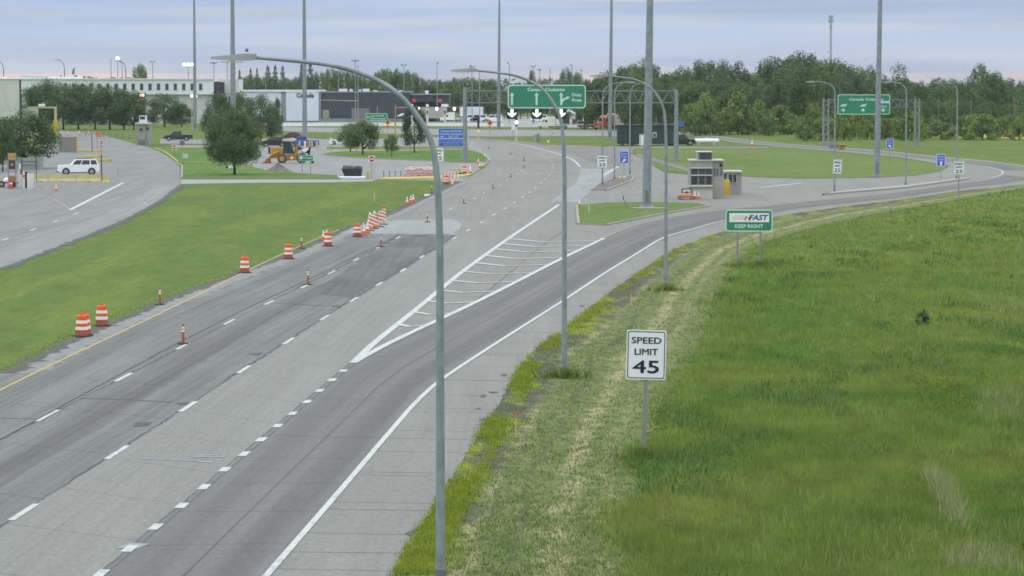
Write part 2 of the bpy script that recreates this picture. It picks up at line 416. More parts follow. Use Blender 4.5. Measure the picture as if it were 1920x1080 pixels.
M_KERB = pm('kerb_concrete', (.27, .27, .25), .85, .12, 1.2)
M_YKERB = pm('yellow_kerb', (.42, .36, .10), .8, .2, 1.2)

EDGE = [(660, 1190), (740, 1080), (773, 1020), (837, 917), (880, 843), (904, 804), (935, 759), (966, 703), (994, 663), (1048, 624), (1110, 576), (1152, 542), (1214, 500), (1260, 470), (1320, 447), (1360, 433), (1450, 408), (1500, 399), (1631, 382), (1719, 371), (1797, 359), (1916, 347), (2010, 336)]
FIELD = [(1217, 1190), (1214, 1080), (1208, 1000), (1203, 863), (1228, 800), (1258, 740), (1288, 700), (1312, 650), (1332, 600), (1347, 550), (1366, 510), (1394, 480), (1445, 452), (1535, 427), (1645, 402), (1742, 386), (1805, 374), (1916, 355), (2010, 341)]
LE = [(-800, 1072), (0, 700), (37, 688), (140, 635), (205, 608), (295, 570), (350, 549), (451, 511), (533, 481), (603, 450), (663, 425), (721, 405), (757, 389), (795, 371), (822, 359), (847, 347), (862, 340), (878, 333), (893, 324), (908, 316), (919, 303), (914, 294), (899, 286), (880, 282), (800, 279)]
main = LE + [(800, 257), (880, 258), (947, 262), (997, 267), (1030, 272), (1097, 273), (1190, 279), (1183, 288), (1214, 300), (1226, 312), (1246, 324), (1294, 328), (1395, 331), (1440, 333), (1511, 335), (1640, 333), (1719, 329), (1762, 322), (1775, 315), (1790, 304), (1850, 301), (1920, 310), (1990, 318), (2040, 328)] + EDGE[::-1] + [(-800, 1190)]
sheet('road', main, .006, M_CONC)
ribbon('ramp_lane', [(60, 1185), (190, 1075), (292, 989), (421, 881), (520, 799), (622, 713), (662, 681), (738, 641), (880, 574), (1050, 488), (1133, 447), (1179, 428), (1224, 415), (1298, 401), (1368, 392), (1440, 386), (1500, 379), (1640, 366), (1719, 356), (1797, 345), (1850, 338), (1885, 328)],
       [(440, 1160), (503, 1080), (643, 918), (791, 747), (838, 707), (1050, 570), (1130, 516), (1197, 476), (1244, 449), (1298, 432), (1357, 416), (1430, 404), (1500, 391), (1631, 377), (1719, 366), (1797, 354), (1870, 346), (1950, 334)], .012, M_LANE, sm=4, w_uv=4.1, cells=8)
OLD_L = [(-800, 1078), (-400, 890), (0, 705), (140, 639), (295, 574), (451, 515), (603, 454), (643, 436.5)]
D2 = [(-260, 1158), (-100, 1055), (45, 960), (220, 847.5), (352, 762.5), (457, 693), (540, 640), (608, 596), (663, 562), (710, 533), (755, 507), (790, 482), (822, 465), (855, 441)]
ribbon('old_lanes', OLD_L, D2, .012, M_OLD, w_uv=11.4, cells=10, jr=.02)
ribbon('concrete_lane', D2, [(60, 1185), (190, 1075), (292, 989), (421, 881), (520, 799), (622, 713), (662, 681), (706, 641), (770, 590), (838, 535), (880, 502), (940, 455)], .010, M_NEW, cells=6)
sheet('concrete_patch', [(640, 437), (665, 425), (722, 414), (850, 411), (868, 423), (852, 440)], .019, M_PATCH, jitter=.10)
sheet('pale_patch', [(1089, 316), (1152, 318), (1142, 330), (1122, 345), (1105, 362), (1082, 379), (1030, 379), (1050, 364), (1078, 345), (1086, 330)], .014, M_PATCH, round_=0)
sheet('side_strip', [(880, 262), (947, 266), (1010, 273), (1060, 285), (1105, 302), (1150, 316), (1190, 300), (1183, 287), (1160, 280), (1097, 274), (1030, 272), (997, 267), (947, 262), (880, 258)], .012, M_SHD)
ribbon('loop_road', [(1262, 245), (1275, 247), (1367, 258), (1440, 266), (1500, 271.5), (1587, 277), (1640, 281), (1762, 293), (1850, 301), (1920, 310), (1990, 318)], [(1262, 250), (1275, 252), (1367, 265), (1440, 272.5), (1500, 278), (1640, 290), (1697, 296), (1752, 306), (1800, 312), (1860, 318), (1900, 326)], .012, M_CONC, sm=4)
ribbon('loop_lane', [(1275, 248.2), (1367, 259.7), (1500, 273), (1640, 283), (1762, 295.5), (1850, 303.5), (1920, 312.5), (1980, 322)], [(1275, 250.7), (1367, 263), (1500, 276.2), (1640, 287), (1762, 301), (1800, 306), (1850, 311.5), (1880, 319)], .017, M_LANE, sm=4, w_uv=4.1)
ribbon('service_lane', [(1140, 274), (1190, 274), (1337, 275), (1440, 275)], [(1140, 277), (1190, 278), (1337, 278.5), (1440, 277.5)], .010, M_SHD)
ribbon('side_lane', [(1197, 288), (1222, 295), (1296, 317)], [(1192, 292), (1224, 302.5), (1294, 322)], .058, M_SHD)

# inbound road and plaza on the left
inb = [(-700, 712), (0, 505), (87, 471), (175, 437), (237, 410), (300, 376), (337, 347), (339, 332), (338, 315), (330, 305), (315, 293), (300, 285), (283, 277), (260, 272), (230, 263), (195, 254), (180, 249), (108, 245), (100, 254), (60, 300), (-300, 300)]
sheet('inbound_road', inb, .008, M_INB)
sheet('gravel_island', [(20, 340), (200, 341), (231, 343), (131, 394), (126, 388), (100, 373), (70, 363), (35, 357), (0, 352)], .014, pm('gravel', (.175, .175, .17), .95, .4, 1.1, bump=.5))
ribbon('sidewalk', [(339, 336.5), (480, 336.5), (620, 336.5), (700, 337)], [(339, 345), (367, 344.5), (480, 342.5), (620, 342), (700, 339.7)], .012, M_KERB)
lot = [(474, 312.5), (500, 319), (547, 322), (567, 326), (600, 327), (637, 329), (640, 336.5), (707, 337), (800, 338), (850, 340), (866, 340), (919, 303), (918, 290), (880, 257), (800, 257), (690, 261), (600, 261), (560, 258), (480, 262), (440, 272), (395, 275), (430, 298)]
sheet('parking_lot', lot, .010, M_LOT)
sheet('parking_apron', [(300, 261), (480, 262), (480, 269), (390, 269.5), (300, 269)], .013, M_LOT)
ribbon('lot_drive', [(322, 272), (480, 272)], [(322, 277), (480, 277)], .0155, M_LOT)
sheet('customs_yard', [(520, 224), (760, 221), (1225, 217), (1225, 240), (1000, 238.5), (900, 237.5), (790, 236), (520, 237)], .006, M_FAR)
ribbon('cross_road', [(440, 235), (470, 236), (560, 238.5), (640, 240), (770, 241), (920, 243), (1040, 243.5), (1160, 244)], [(440, 243), (470, 244), (560, 247), (640, 248.5), (770, 251.5), (880, 255.5), (920, 256), (1040, 255), (1160, 255)], .010, M_LOT)
ribbon('far_drive', [(90, 227.5), (300, 228), (480, 231)], [(90, 229.7), (300, 230.5), (480, 233.5)], .008, M_FAR)

def kerbed(name, pxs, m_top, h=.13, kw=.22, round_=5, mk=None):
    """raised island: kerb ring with a top sheet inside"""
    pts = smooth_line([G(x, y) for x, y in pxs] + [G(*pxs[0])], round_)[:-1] if round_ else [G(x, y) for x, y in pxs]
    c = sum(pts, Vector()) / len(pts); n = len(pts)
    area = sum(pts[i].x * pts[(i + 1) % n].y - pts[(i + 1) % n].x * pts[i].y for i in range(n)); sg = 1 if area > 0 else -1
    inn = []
    for i in range(n):
        t = (pts[(i + 1) % n] - pts[i - 1]); q = Vector((-t.y, t.x, 0)).normalized() * sg; inn.append(pts[i] + q * kw)
    b = MB(); b.flat = True; vs = [(p.x, p.y, 0) for p in pts] + [(p.x, p.y, h) for p in pts] + [(p.x, p.y, h) for p in inn] + [(p.x, p.y, 0) for p in inn]; fs = []
    for r_ in range(3):
        for i in range(n):
            f = [r_ * n + i, r_ * n + (i + 1) % n, (r_ + 1) * n + (i + 1) % n, (r_ + 1) * n + i]; fs.append(f if sg > 0 else f[::-1])
    b.add(vs, fs); tag(b.build('kerb', mk or M_KERB), None, None, kind='structure')
    b = MB(); b.flat = True; b.poly([(p.x, p.y, h - .02) for p in inn]); o = b.build(name, m_top); set_uv(o, [(p.x, p.y) for p in inn]); tag(o, None, None, kind='structure')
    return o
M_LAWN = ground_mat('lawn', (.075, .145, .030), (.092, .165, .032), (.065, .128, .032), mow=.3)
M_LAWN2 = ground_mat('dry_lawn', (.092, .150, .034), (.125, .170, .042), (.085, .13, .04), dry=.5)
kerbed('grass_island', [(600, 291), (626, 286), (680, 284.7), (750, 284), (830, 282.3), (875, 282.3), (899, 286.5), (913, 294.5), (917, 301), (898, 305), (867, 306), (807, 302.5), (700, 298), (640, 294.5)], M_LAWN, round_=3)
kerbed('grass_triangle', [(1079, 387), (1082, 421), (1139, 423), (1244, 402.5), (1334, 387), (1311, 383), (1218, 381), (1129, 382)], M_LAWN2, round_=0)
kerbed('loop_lawn', [(1183, 281), (1337, 279.5), (1440, 279), (1500, 280), (1640, 291), (1697, 298), (1752, 308), (1772, 315), (1762, 322), (1719, 329), (1640, 333), (1511, 335), (1440, 333), (1395, 331), (1300, 328), (1240, 318), (1205, 297)], M_LAWN2, h=.05, kw=.12, round_=0, mk=M_LOT)
kerbed('traffic_island', [(1119, 347), (1107, 357), (1138, 357.5), (1187, 339.5), (1190, 332.5), (1155, 333)], M_BRICK, round_=0, h=.15)
kerbed('pole_island', [(1545, 366), (1560, 361), (1698, 348), (1793, 336), (1816, 334), (1816, 336.5), (1700, 353)], M_KERB, round_=0, h=.15)
kerbed('lot_lawn', [(339, 334.5), (340, 312), (330, 306), (397, 308), (445, 310), (474, 313.5), (500, 320), (547, 323.5), (567, 327), (636, 330), (636, 336)], M_LAWN, round_=0, mk=M_KERB)
kerbed('corner_lawn', [(316, 291), (305, 284), (290, 278), (395, 278), (430, 299), (474, 311), (440, 307), (332, 304)], M_LAWN, round_=0, mk=M_YKERB)
kerbed('verge_strip', [(610, 276.5), (880, 275), (880, 279), (760, 281.5), (610, 280.5)], M_LAWN2, round_=0, mk=M_YKERB)
kerbed('lot_edge', [(708, 337.5), (720, 334), (813, 331.5), (850, 330), (887, 326.5), (880, 330), (850, 334), (813, 336)], M_YKERB, round_=0, mk=M_YKERB)

# ------------------------------------------------------------------ painted lines, one sheet per paint
def strip_mb(b, pts, w, z, wear=0.0):
    pts = resample(pts, 2.0); n = len(pts); vs, fs = [], []
    for i, p in enumerate(pts):
        t = (pts[min(i + 1, n - 1)] - pts[max(i - 1, 0)]).normalized(); q = Vector((-t.y, t.x, 0)) * w / 2
        vs += [(p.x + q.x, p.y + q.y, z), (p.x - q.x, p.y - q.y, z)]
    for i in range(n - 1): fs.append([2 * i, 2 * i + 1, 2 * i + 3, 2 * i + 2])
    b.add(vs, [f[::-1] for f in fs])
def pline(b, pxs, w, z=.022, sm=4): strip_mb(b, smooth_line([G(x, y) for x, y in pxs], sm), w, z)
def dashes(b, pxs, ln, w, z=.022):
    P = [G(x, y) for x, y in pxs]
    for i, p in enumerate(P):
        t = (P[min(i + 1, len(P) - 1)] - P[max(i - 1, 0)]).normalized(); l = ln * random.uniform(.9, 1.06)
        strip_mb(b, [p - t * l / 2, p + t * l / 2], w * random.uniform(.9, 1.05), z)
def paint(name, c, wear=.35):
    m, t, bs, N, L = nodes_of(name); g = N('ShaderNodeNewGeometry')
    n = noise(t, stretch(t, g.outputs['Position'], 3, 1.2), 1.5, 4, .7); n2 = noise(t, stretch(t, g.outputs['Position'], .4, .1), 1, 2)
    L(mixc(t, mth(t, 'MULTIPLY', mrange(t, n, .48, .66, 0, 1), mrange(t, n2, .4, .6, wear * .3, wear)), c, (.19, .195, .2)), bs.inputs['Base Color']); bs.inputs['Roughness'].default_value = .7
    return m
wb = MB(); wb.flat = True
pline(wb, [(440, 1150), (500, 1080), (640, 918), (740, 800), (790, 745), (838, 705), (940, 638), (1050, 568), (1130, 515), (1197, 474), (1244, 446), (1298, 430), (1357, 414), (1440, 401)], .17)
pline(wb, [(662, 681), (706, 640), (770, 589), (838, 533), (880, 500), (960, 443), (1048, 384)], .30, z=.022)
pline(wb, [(662, 681), (738, 640), (880, 573), (960, 533), (1050, 487), (1133, 447)], .30, z=.026)
LL = [(662, 681), (706, 640), (770, 589), (838, 533), (880, 500), (960, 443), (1048, 384)]; RLn = [(662, 681), (738, 640), (880, 573), (960, 533), (1050, 487), (1133, 447)]
def xat(line, y):
    for (xa, ya), (xb, yb) in zip(line[:-1], line[1:]):
        if (ya - y) * (yb - y) <= 0: return xa + (xb - xa) * (y - ya) / (yb - ya)
for y in (611, 588, 567, 547, 529, 512, 497, 483.5, 471, 461, 452):
    yl = y - (2.5 if y > 500 else 4); a, c = xat(LL, yl), xat(RLn, y)
    pline(wb, [(a, yl), (a + (c - a) * .40, y + 2.4), (c, y)], .42 if y > 500 else .50, z=.030, sm=1)
dashes(wb, [(-30, 849), (90, 780), (232, 708), (343, 650), (430, 604), (505, 568), (572, 537), (622, 511), (668, 487), (711, 464), (746, 446)], 3.1, .17)
dashes(wb, [(45, 961), (220, 849), (353, 763), (458, 693), (541, 640), (609, 596), (664, 562), (711, 533), (756, 507), (791, 482), (824, 464), (852, 447), (878, 432), (903, 417), (926, 403), (947, 391), (965, 380), (980, 370), (993, 361), (1004, 352), (1014, 343), (1022, 336), (1030, 328), (1035, 321), (1037, 315), (1037, 309), (1033, 303), (1025, 297), (1016, 292), (1003, 287)], 3.1, .18)
dashes(wb, [(803, 412), (845, 392), (868, 382), (890, 372), (907, 362), (923, 354), (937, 346), (951, 338), (962, 332), (971, 326), (978, 320), (982, 314), (984, 308)], 3.0, .17)
dashes(wb, [(190, 1076), (243, 1030), (292, 989), (341, 949), (383, 914), (422, 881), (458, 852), (490, 825), (521, 799), (549, 776), (576, 754), (600, 733), (623, 713), (644, 696)], .95, .26)
pline(wb, [(947, 267), (987, 273), (1013, 280), (1040, 287), (1063, 295), (1077, 302), (1088, 313)], .3)
pline(wb, [(1131, 329), (1160, 312)], .35)
pline(wb, [(131, 394), (231, 343)], .40)
dashes(wb, [(-20, 460), (10, 449), (62, 431), (104, 415), (142, 401)], 3.0, .2)
pline(wb, [(1850, 313), (1872, 318), (1880, 323), (1876, 328), (1860, 333)], .15)
pline(wb, [(1215, 357), (1190, 361), (1120, 363)], .15)
pline(wb, [(1425, 352), (1500, 344)], .5)
tag(wb.build('lane_markings', paint('white_paint', (.46, .49, .49), .65)), None, None, kind='structure')
yb = MB(); yb.flat = True
pline(yb, [(-400, 925), (0, 732), (100, 683), (240, 617), (360, 559), (480, 500), (560, 463), (636, 431)], .15)
tag(yb.build('yellow_line', paint('yellow_paint', (.38, .29, .11), .6)), None, None, kind='structure')
yb = MB(); yb.flat = True
pline(yb, [(1133, 446), (1179, 426), (1224, 414), (1298, 398), (1368, 388)], .13)
pline(yb, [(-100, 520), (0, 489), (100, 452), (187, 420), (250, 395), (315, 350)], .14)
pline(yb, [(49, 360), (75, 365), (105, 376), (130, 392)], .2)
tag(yb.build('faded_line', paint('faded_yellow', (.30, .245, .15), .8)), None, None, kind='structure')
fb = MB(); fb.flat = True
for p, q in (((360, 857), (420, 858)), ((372, 855), (404, 854)), ((370, 866), (402, 868)), ((260, 861), (372, 866))):
    pline(fb, [p, q], .12 if p[0] == 260 else .25, z=.02)
pline(fb, [(236, 1030), (262, 1020)], .5, z=.02); pass
tag(fb.build('paint_scuffs', paint('old_paint', (.25, .265, .265), .9)), None, None, kind='structure')

# ------------------------------------------------------------------ dark sealed joints and cracks in the old lanes
ck = MB(); ck.flat = True
def crack(pxs, w0, w1, jit, z=.0175):
    P = resample([G(x, y) for x, y in pxs], .45); n = len(P); vs = []; w = random.uniform(w0, w1)
    for i, q in enumerate(P):
        t = (P[min(i + 1, n - 1)] - P[max(i - 1, 0)]).normalized(); s_ = Vector((-t.y, t.x, 0)); w += random.uniform(-.25, .25) * (w1 - w0); w = min(w1, max(w0, w)); o_ = random.gauss(0, jit)
        vs += [tuple(q + s_ * (o_ + w / 2)), tuple(q + s_ * (o_ - w / 2))]
    ck.add([(a, b_, z) for a, b_, _ in vs], [[2 * i + 1, 2 * i, 2 * i + 2, 2 * i + 3] for i in range(n - 1)])
crack([(x - 3, y) for x, y in D2[9:]], .10, .45, .05); crack([(x - 2, y) for x, y in D2[4:10]], .01, .13, .03); crack([(x - 2, y) for x, y in D2[:5]], .01, .10, .03)
for pp in ([(639, 500), (700, 501), (757, 503)], [(600, 536), (650, 536), (694, 539)], [(514, 569), (560, 571), (603, 574)], [(707, 455), (760, 458), (800, 459)], [(690, 490), (740, 492), (774, 493)], [(155, 747), (240, 750), (320, 755)], [(0, 786), (40, 786), (72, 787)], [(640, 448), (720, 444), (840, 441)], [(728, 459), (770, 462), (815, 461)], [(745, 443), (730, 452), (712, 462), (690, 476)], [(752, 441), (812, 447)], [(640, 436.8), (740, 437.5), (850, 440)]): crack(pp, .10, .34, .06)
crack([(-40, 845), (60, 795), (160, 744), (280, 683), (400, 620), (505, 566)], .03, .13, .03); crack([(505, 566), (600, 520), (690, 474)], .05, .2, .05)
for x, y, l in ((668, 560, .9), (488, 664, .6), (352, 758, .5), (278, 797, .5), (640, 575, .5)):
    c = G(x, y); n = 9; ck.poly([(c.x - random.uniform(.0, l) if math.cos(k * 6.283 / n) < 0 else c.x + .05, c.y + random.uniform(.3, 1.6) * l * math.sin(k * 6.283 / n), .0178) for k in range(n)])
sheet('worn_patch', [(748, 446), (848, 442), (822, 464), (790, 480), (756, 505), (709, 530), (662, 559), (604, 551), (640, 512), (690, 478)], .0145, road_mat('worn_paving', (.108, .112, .110), streak=.2, patch=.25, cracks=.3), jitter=.15)
tag(ck.build('crack_sealant', pm('sealant', (.045, .047, .05), .7, .3, 3)), None, None, kind='stuff')
jn = MB(); jn.flat = True
ck, keep_ = jn, ck
for y in (1035, 955, 885, 822, 765, 712, 665, 622, 583, 548): a = xat([(500, 1080), (640, 918), (790, 745), (838, 705), (1050, 568), (1130, 515)], y); e = xat(EDGE, y + 3); crack([(a + 3, y), (e - 2, y + 3)], .03, .07, .01, .0095)
for y in (1030, 950, 880, 818, 760, 706): a = xat([(60, 1185), (190, 1075), (292, 989), (421, 881), (520, 799), (622, 713), (662, 681)], y); e = xat([(440, 1160), (503, 1080), (643, 918), (791, 747), (838, 707)], y + 5); crack([(a + 4, y), (e - 4, y + 5)], .01, .02, .01, .0145)
crack([(60, 1185), (190, 1073), (292, 986), (421, 878), (520, 796), (622, 710), (660, 679)], .04, .09, .01, .0165); crack([(838, 611), (880, 575), (940, 525), (1005, 470), (1060, 430)], .04, .10, .02, .0135)
tag(jn.build('joint_sealant', pm('joint_dark', (.09, .093, .095), .8, .2, 3)), None, None, kind='stuff')

# ------------------------------------------------------------------ mown verge beside the ramp, with straw rows and mud
def verge_mat():
    m, t, bs, N, L = nodes_of('mown_verge')
    uv = N('ShaderNodeUVMap'); sp = N('ShaderNodeSeparateXYZ'); L(uv.outputs[0], sp.inputs[0]); g = N('ShaderNodeNewGeometry'); P = g.outputs['Position']
    n_f = noise(t, stretch(t, P, 2.6, 1.4), 1, 5, .7); n_m = noise(t, stretch(t, P, .55, .3), 1, 4, .65); n_b = noise(t, stretch(t, P, .3, .05), 1, 4, .6); n_s = noise(t, stretch(t, P, 1.2, .35, 1), 1, 5, .7)
    u = mth(t, 'ADD', sp.outputs[0], mrange(t, n_b, .3, .7, -.05, .05)); u = mth(t, 'ADD', u, mrange(t, n_m, .3, .7, -.03, .03))
    base = mixc(t, mrange(t, n_m, .38, .62, 0, 1), (.105, .150, .044), (.150, .172, .068))
    base = mixc(t, mrange(t, n_f, .45, .7, 0, .8), base, (.165, .17, .085))
    base = mixc(t, mrange(t, n_s, .56, .72, 0, .6), base, (.125, .12, .08))
    def band(u0, w, c, k, base, nz=n_s):
        d = mrange(t, mth(t, 'ABSOLUTE', mth(t, 'SUBTRACT', u, u0)), w * .3, w, k, 0); return mixc(t, mth(t, 'MULTIPLY', d, mrange(t, nz, .36, .58, .1, 1)), base, c)
    base = band(.25, .045, (.29, .265, .15), .85, base); base = band(.62, .085, (.32, .285, .165), .9, base); base = band(.80, .05, (.25, .235, .13), .6, base); base = band(.44, .035, (.075, .072, .06), .7, base)
    br = mixc(t, mrange(t, n_f, .35, .65, 0, 1), (.13, .175, .022), (.20, .235, .03))
    e = mrange(t, u, .12, .24, 1, 0); base = mixc(t, e, base, br)
    mud = mixc(t, mrange(t, n_f, .4, .7, 0, 1), (.10, .098, .093), (.055, .052, .046)); n_mud = noise(t, stretch(t, P, .42, .13), 1, 5, .7)
    e2 = mth(t, 'MULTIPLY', mrange(t, u, .18, .34, 1, 0), mrange(t, n_mud, .46, .54, 0, .95)); base = mixc(t, e2, base, mud)
    f = mrange(t, n_f, .25, .75, .60, 1.35); sv = N('ShaderNodeVectorMath'); sv.operation = 'SCALE'; L(base, sv.inputs[0]); L(f, sv.inputs[3]); L(sv.outputs[0], bs.inputs['Base Color'])
    bs.inputs['Roughness'].default_value = .95; bs.inputs['Specular IOR Level'].default_value = .1
    bn = N('ShaderNodeBump'); bn.inputs['Strength'].default_value = .6; bn.inputs['Distance'].default_value = .08; L(n_f, bn.inputs['Height']); L(bn.outputs[0], bs.inputs['Normal'])
    return m
EL = smooth_line([G(x, y) for x, y in EDGE], 4); FL = smooth_line([G(x, y) for x, y in FIELD], 4)
EL = [p + Vector((.02, 0, 0)) for p in EL]
ribbon_pts('verge', EL, FL, .030, verge_mat(), jl=.06, jr=.12, cells=14, w_uv=1.0, N=500)
# dark ragged soil where the median grass meets the shoulder
M_SOIL = pm('soil', (.075, .075, .072), .95, .3, 1.5)
sl_a = [p for p in smooth_line([G(x, y) for x, y in LE[1:17]], 4)]
ribbon_pts('soil_edge', [p + Vector((-.45, 0, 0)) for p in sl_a], [p + Vector((.35, 0, 0)) for p in sl_a], .018, M_SOIL, jl=.12, jr=.16, cells=1, N=420)
M_GRIT = pm('shoulder_grit', (.20, .205, .205), .95, .2, 2.0)
ribbon_pts('gravel_shoulder', [p + Vector((.25, 0, 0)) for p in sl_a], [p + Vector((1.25, 0, 0)) for p in sl_a], .016, M_GRIT, jl=.1, jr=.2, cells=1, N=420)
in_a = smooth_line([G(x, y) for x, y in inb[1:7]], 4)
ribbon_pts('soil_edge', [p + Vector((-.1, 0, 0)) for p in in_a], [p + Vector((.5, 0, 0)) for p in in_a], .016, M_SOIL, jl=.12, jr=.18, cells=1, N=160)
ribbon_pts('concrete_gutter', [p + Vector((-2.6, 0, 0)) for p in in_a], [p + Vector((-.2, 0, 0)) for p in in_a], .012, M_LOT, cells=2, N=120)
# slab edges of mud blown on the ramp shoulder
mb_ = MB(); mb_.flat = True
for (x, y) in ((1112, 582), (945, 703), (1090, 573), (905, 742), (925, 735), (838, 1001), (908, 786), (897, 766), (773, 998)):
    c = G(x, y, .02); n = 7; mb_.poly([(c.x + random.uniform(.05, .22) * math.cos(k * 2 * math.pi / n), c.y + random.uniform(.1, .6) * math.sin(k * 2 * math.pi / n), .02) for k in range(n)])
tag(mb_.build('mud_clods', M_SOIL), None, None, kind='stuff')
sheet('canola_field', [(1700, 240), (1700, 257), (2100, 262), (2100, 240)], .05, pm('canola', (.33, .30, .02), .9, .25, .4))

# ------------------------------------------------------------------ grass blades
def inpoly(px, py, poly):
    r = np.zeros(len(px), bool); n = len(poly); j = n - 1
    for i in range(n):
        xi, yi = poly[i]; xj, yj = poly[j]
        c = ((yi > py) != (yj > py)) & (px < (xj - xi) * (py - yi) / (yj - yi + 1e-12) + xi); r ^= c; j = i
    return r
def sample(poly, n):
    P = np.array(poly, float); a, b_ = P.min(0), P.max(0); X = np.empty(0); Y = np.empty(0)
    while len(X) < n:
        x = rng.uniform(a[0], b_[0], n); y = rng.uniform(a[1], b_[1], n); k = inpoly(x, y, poly); X = np.r_[X, x[k]]; Y = np.r_[Y, y[k]]
    X, Y = X[:n], Y[:n]; x = (X - 960) / FPX; yy = (540 - Y) / FPX; dy = cp_ + yy * sp_; dz = -sp_ + yy * cp_; t = CZ / -dz
    return x * t, dy * t, X, Y
def clump(xx, yy):
    return (np.sin(xx * .9 + 1.3 * np.sin(yy * .31)) + np.sin(yy * .37 + 1.7 * np.sin(xx * .53)) + np.sin(xx * .23 - yy * .11 + 2) * 1.2) / 3.2
def blades(name, poly, n, h, w, m, per=4, spread=.12, lean=.35, zb=0.0, keep=None, jit=0.0):
    gx, gy, PX, PY = sample(poly, n)
    if jit: gx = gx + rng.normal(0, jit, n) + jit * 1.2 * clump(gx * .1, gy * 1.4)
    if keep is not None:
        k = keep(gx, gy, PX, PY); gx, gy = gx[k], gy[k]
    n = len(gx); hh = h * np.clip(rng.normal(1, .25, n), .4, 1.8) * (1 + .35 * clump(gx, gy))
    bx = np.repeat(gx, per) + rng.normal(0, spread, n * per); by = np.repeat(gy, per) + rng.normal(0, spread, n * per); H_ = np.repeat(hh, per) * rng.uniform(.7, 1.15, n * per)
    a = rng.uniform(0, math.pi, n * per); ww = w * (1 + by / 260.0) * rng.uniform(.7, 1.3, n * per); ln = rng.normal(0, lean, n * per) * H_; la = rng.uniform(0, 2 * math.pi, n * per); N_ = n * per
    v = np.empty((N_, 3, 3), np.float32); ca, sa = np.cos(a) * ww / 2, np.sin(a) * ww / 2
    v[:, 0] = np.c_[bx - ca, by - sa, np.full(N_, zb)]; v[:, 1] = np.c_[bx + ca, by + sa, np.full(N_, zb)]; v[:, 2] = np.c_[bx + ln * np.cos(la), by + ln * np.sin(la), zb + H_]
    me = bpy.data.meshes.new(name); me.vertices.add(N_ * 3); me.vertices.foreach_set('co', v.ravel()); me.loops.add(N_ * 3); me.loops.foreach_set('vertex_index', np.arange(N_ * 3, dtype=np.int32))
    me.polygons.add(N_); me.polygons.foreach_set('loop_start', np.arange(0, N_ * 3, 3, dtype=np.int32)); me.update(calc_edges=True); me.materials.append(m)
    o = bpy.data.objects.new(name, me); col.objects.link(o); return o
M_B1 = leaf_mat('field_grass', (.128, .218, .048), (.216, .262, .064), .11, .5, .3, .22)
M_B2 = leaf_mat('verge_grass', (.125, .195, .050), (.175, .21, .080), .5, .2, .4)
M_B3 = leaf_mat('dry_grass', (.36, .36, .19), (.27, .31, .13), .6, .2, .3)
M_B4 = leaf_mat('edge_grass', (.19, .26, .028), (.28, .32, .045), .5, .25, .35)
M_B5 = leaf_mat('median_blades', (.26, .38, .085), (.30, .42, .10), .06, .3, .18)
M_WEED = leaf_mat('weed_leaf', (.092, .182, .052), (.116, .204, .058), .3, .2, .4)
fieldpoly = FIELD + [(2010, 1140), (1214, 1140)]
tag(blades('field_grass', fieldpoly, 64000, .24, .024, M_B1, per=5, lean=.7, jit=.45), 'long green meadow grass filling the right half below the loop road', 'grass', kind='stuff')
tag(blades('weeds', fieldpoly, 26000, .26, .06, M_WEED, per=4, spread=.16, lean=.6, keep=lambda x, y, a, b_: clump(x * 1.3 + 9, y * 1.1) + rng.normal(0, .12, len(x)) > .42), 'darker broadleaf weeds in clumps among the meadow grass', 'weeds', kind='stuff')
drypolys = [(1735, 905), (1760, 900), (1815, 985), (1800, 1000)], [(1780, 1040), (1880, 1030), (1920, 1080), (1775, 1080)], [(1840, 745), (1920, 735), (1920, 800), (1830, 800)], [(1810, 560), (1920, 545), (1920, 600), (1850, 610)]
for i, dp in enumerate(drypolys[:1]): pass
dry = [blades('dry_grass', dp, k, .42, .022, M_B3, per=4) for dp, k in zip(drypolys, (330, 300, 110, 90))]
def joinm(objs, name):
    b = MB(); 
    for o in objs:
        off = len(b.v); b.v += [tuple(v.co) for v in o.data.vertices]; b.f += [[i + off for i in p.vertices] for p in o.data.polygons]; b.m += [0] * len(o.data.polygons)
    m = objs[0].data.materials[0]
    for o in objs: bpy.data.objects.remove(o)
    b.flat = True; return b.build(name, m)
tag(joinm(dry, 'dry_grass'), 'patches of bleached straw coloured grass at the right edge of the meadow', 'grass', kind='stuff')
vp = EDGE[:-1] + FIELD[:-1][::-1]
tag(blades('verge_grass', vp, 13000, .08, .022, M_B2, per=3, zb=.03, spread=.1, lean=.8), 'short mown stubble on the verge between ramp and meadow', 'grass', kind='stuff')
ep = EDGE[1:] + [(x + 6 + (y - 330) * .085, y) for x, y in EDGE[1:]][::-1]
tag(blades('edge_grass', ep, 8000, .10, .022, M_B4, per=4, zb=.03, spread=.10, lean=.7, keep=lambda x, y, a, b_: clump(x * 2.1, y * .8 + 3) > -.25), 'yellow green turf growing along the edge of the ramp shoulder', 'grass', kind='stuff')
M_SEED = leaf_mat('seed_heads', (.24, .28, .12), (.30, .31, .15), .3, .3, .3)
tag(blades('seed_heads', fieldpoly, 3200, .38, .02, M_SEED, per=2, spread=.25, lean=.3, keep=lambda x, y, a, b_: clump(x * .7 + 4, y * .6) > -.2), 'paler seed heads standing above the meadow grass', 'grass', kind='stuff')
medpoly = LE[1:14] + [(x - 4 - (y - 330) * .03, y - 2 - (y - 330) * .02) for x, y in LE[1:14]][::-1]
tag(blades('median_grass', medpoly, 1600, .07, .03, M_B5, per=3, lean=1.2), 'ragged fringe of grass along the median edge of the left shoulder', 'grass', kind='stuff')
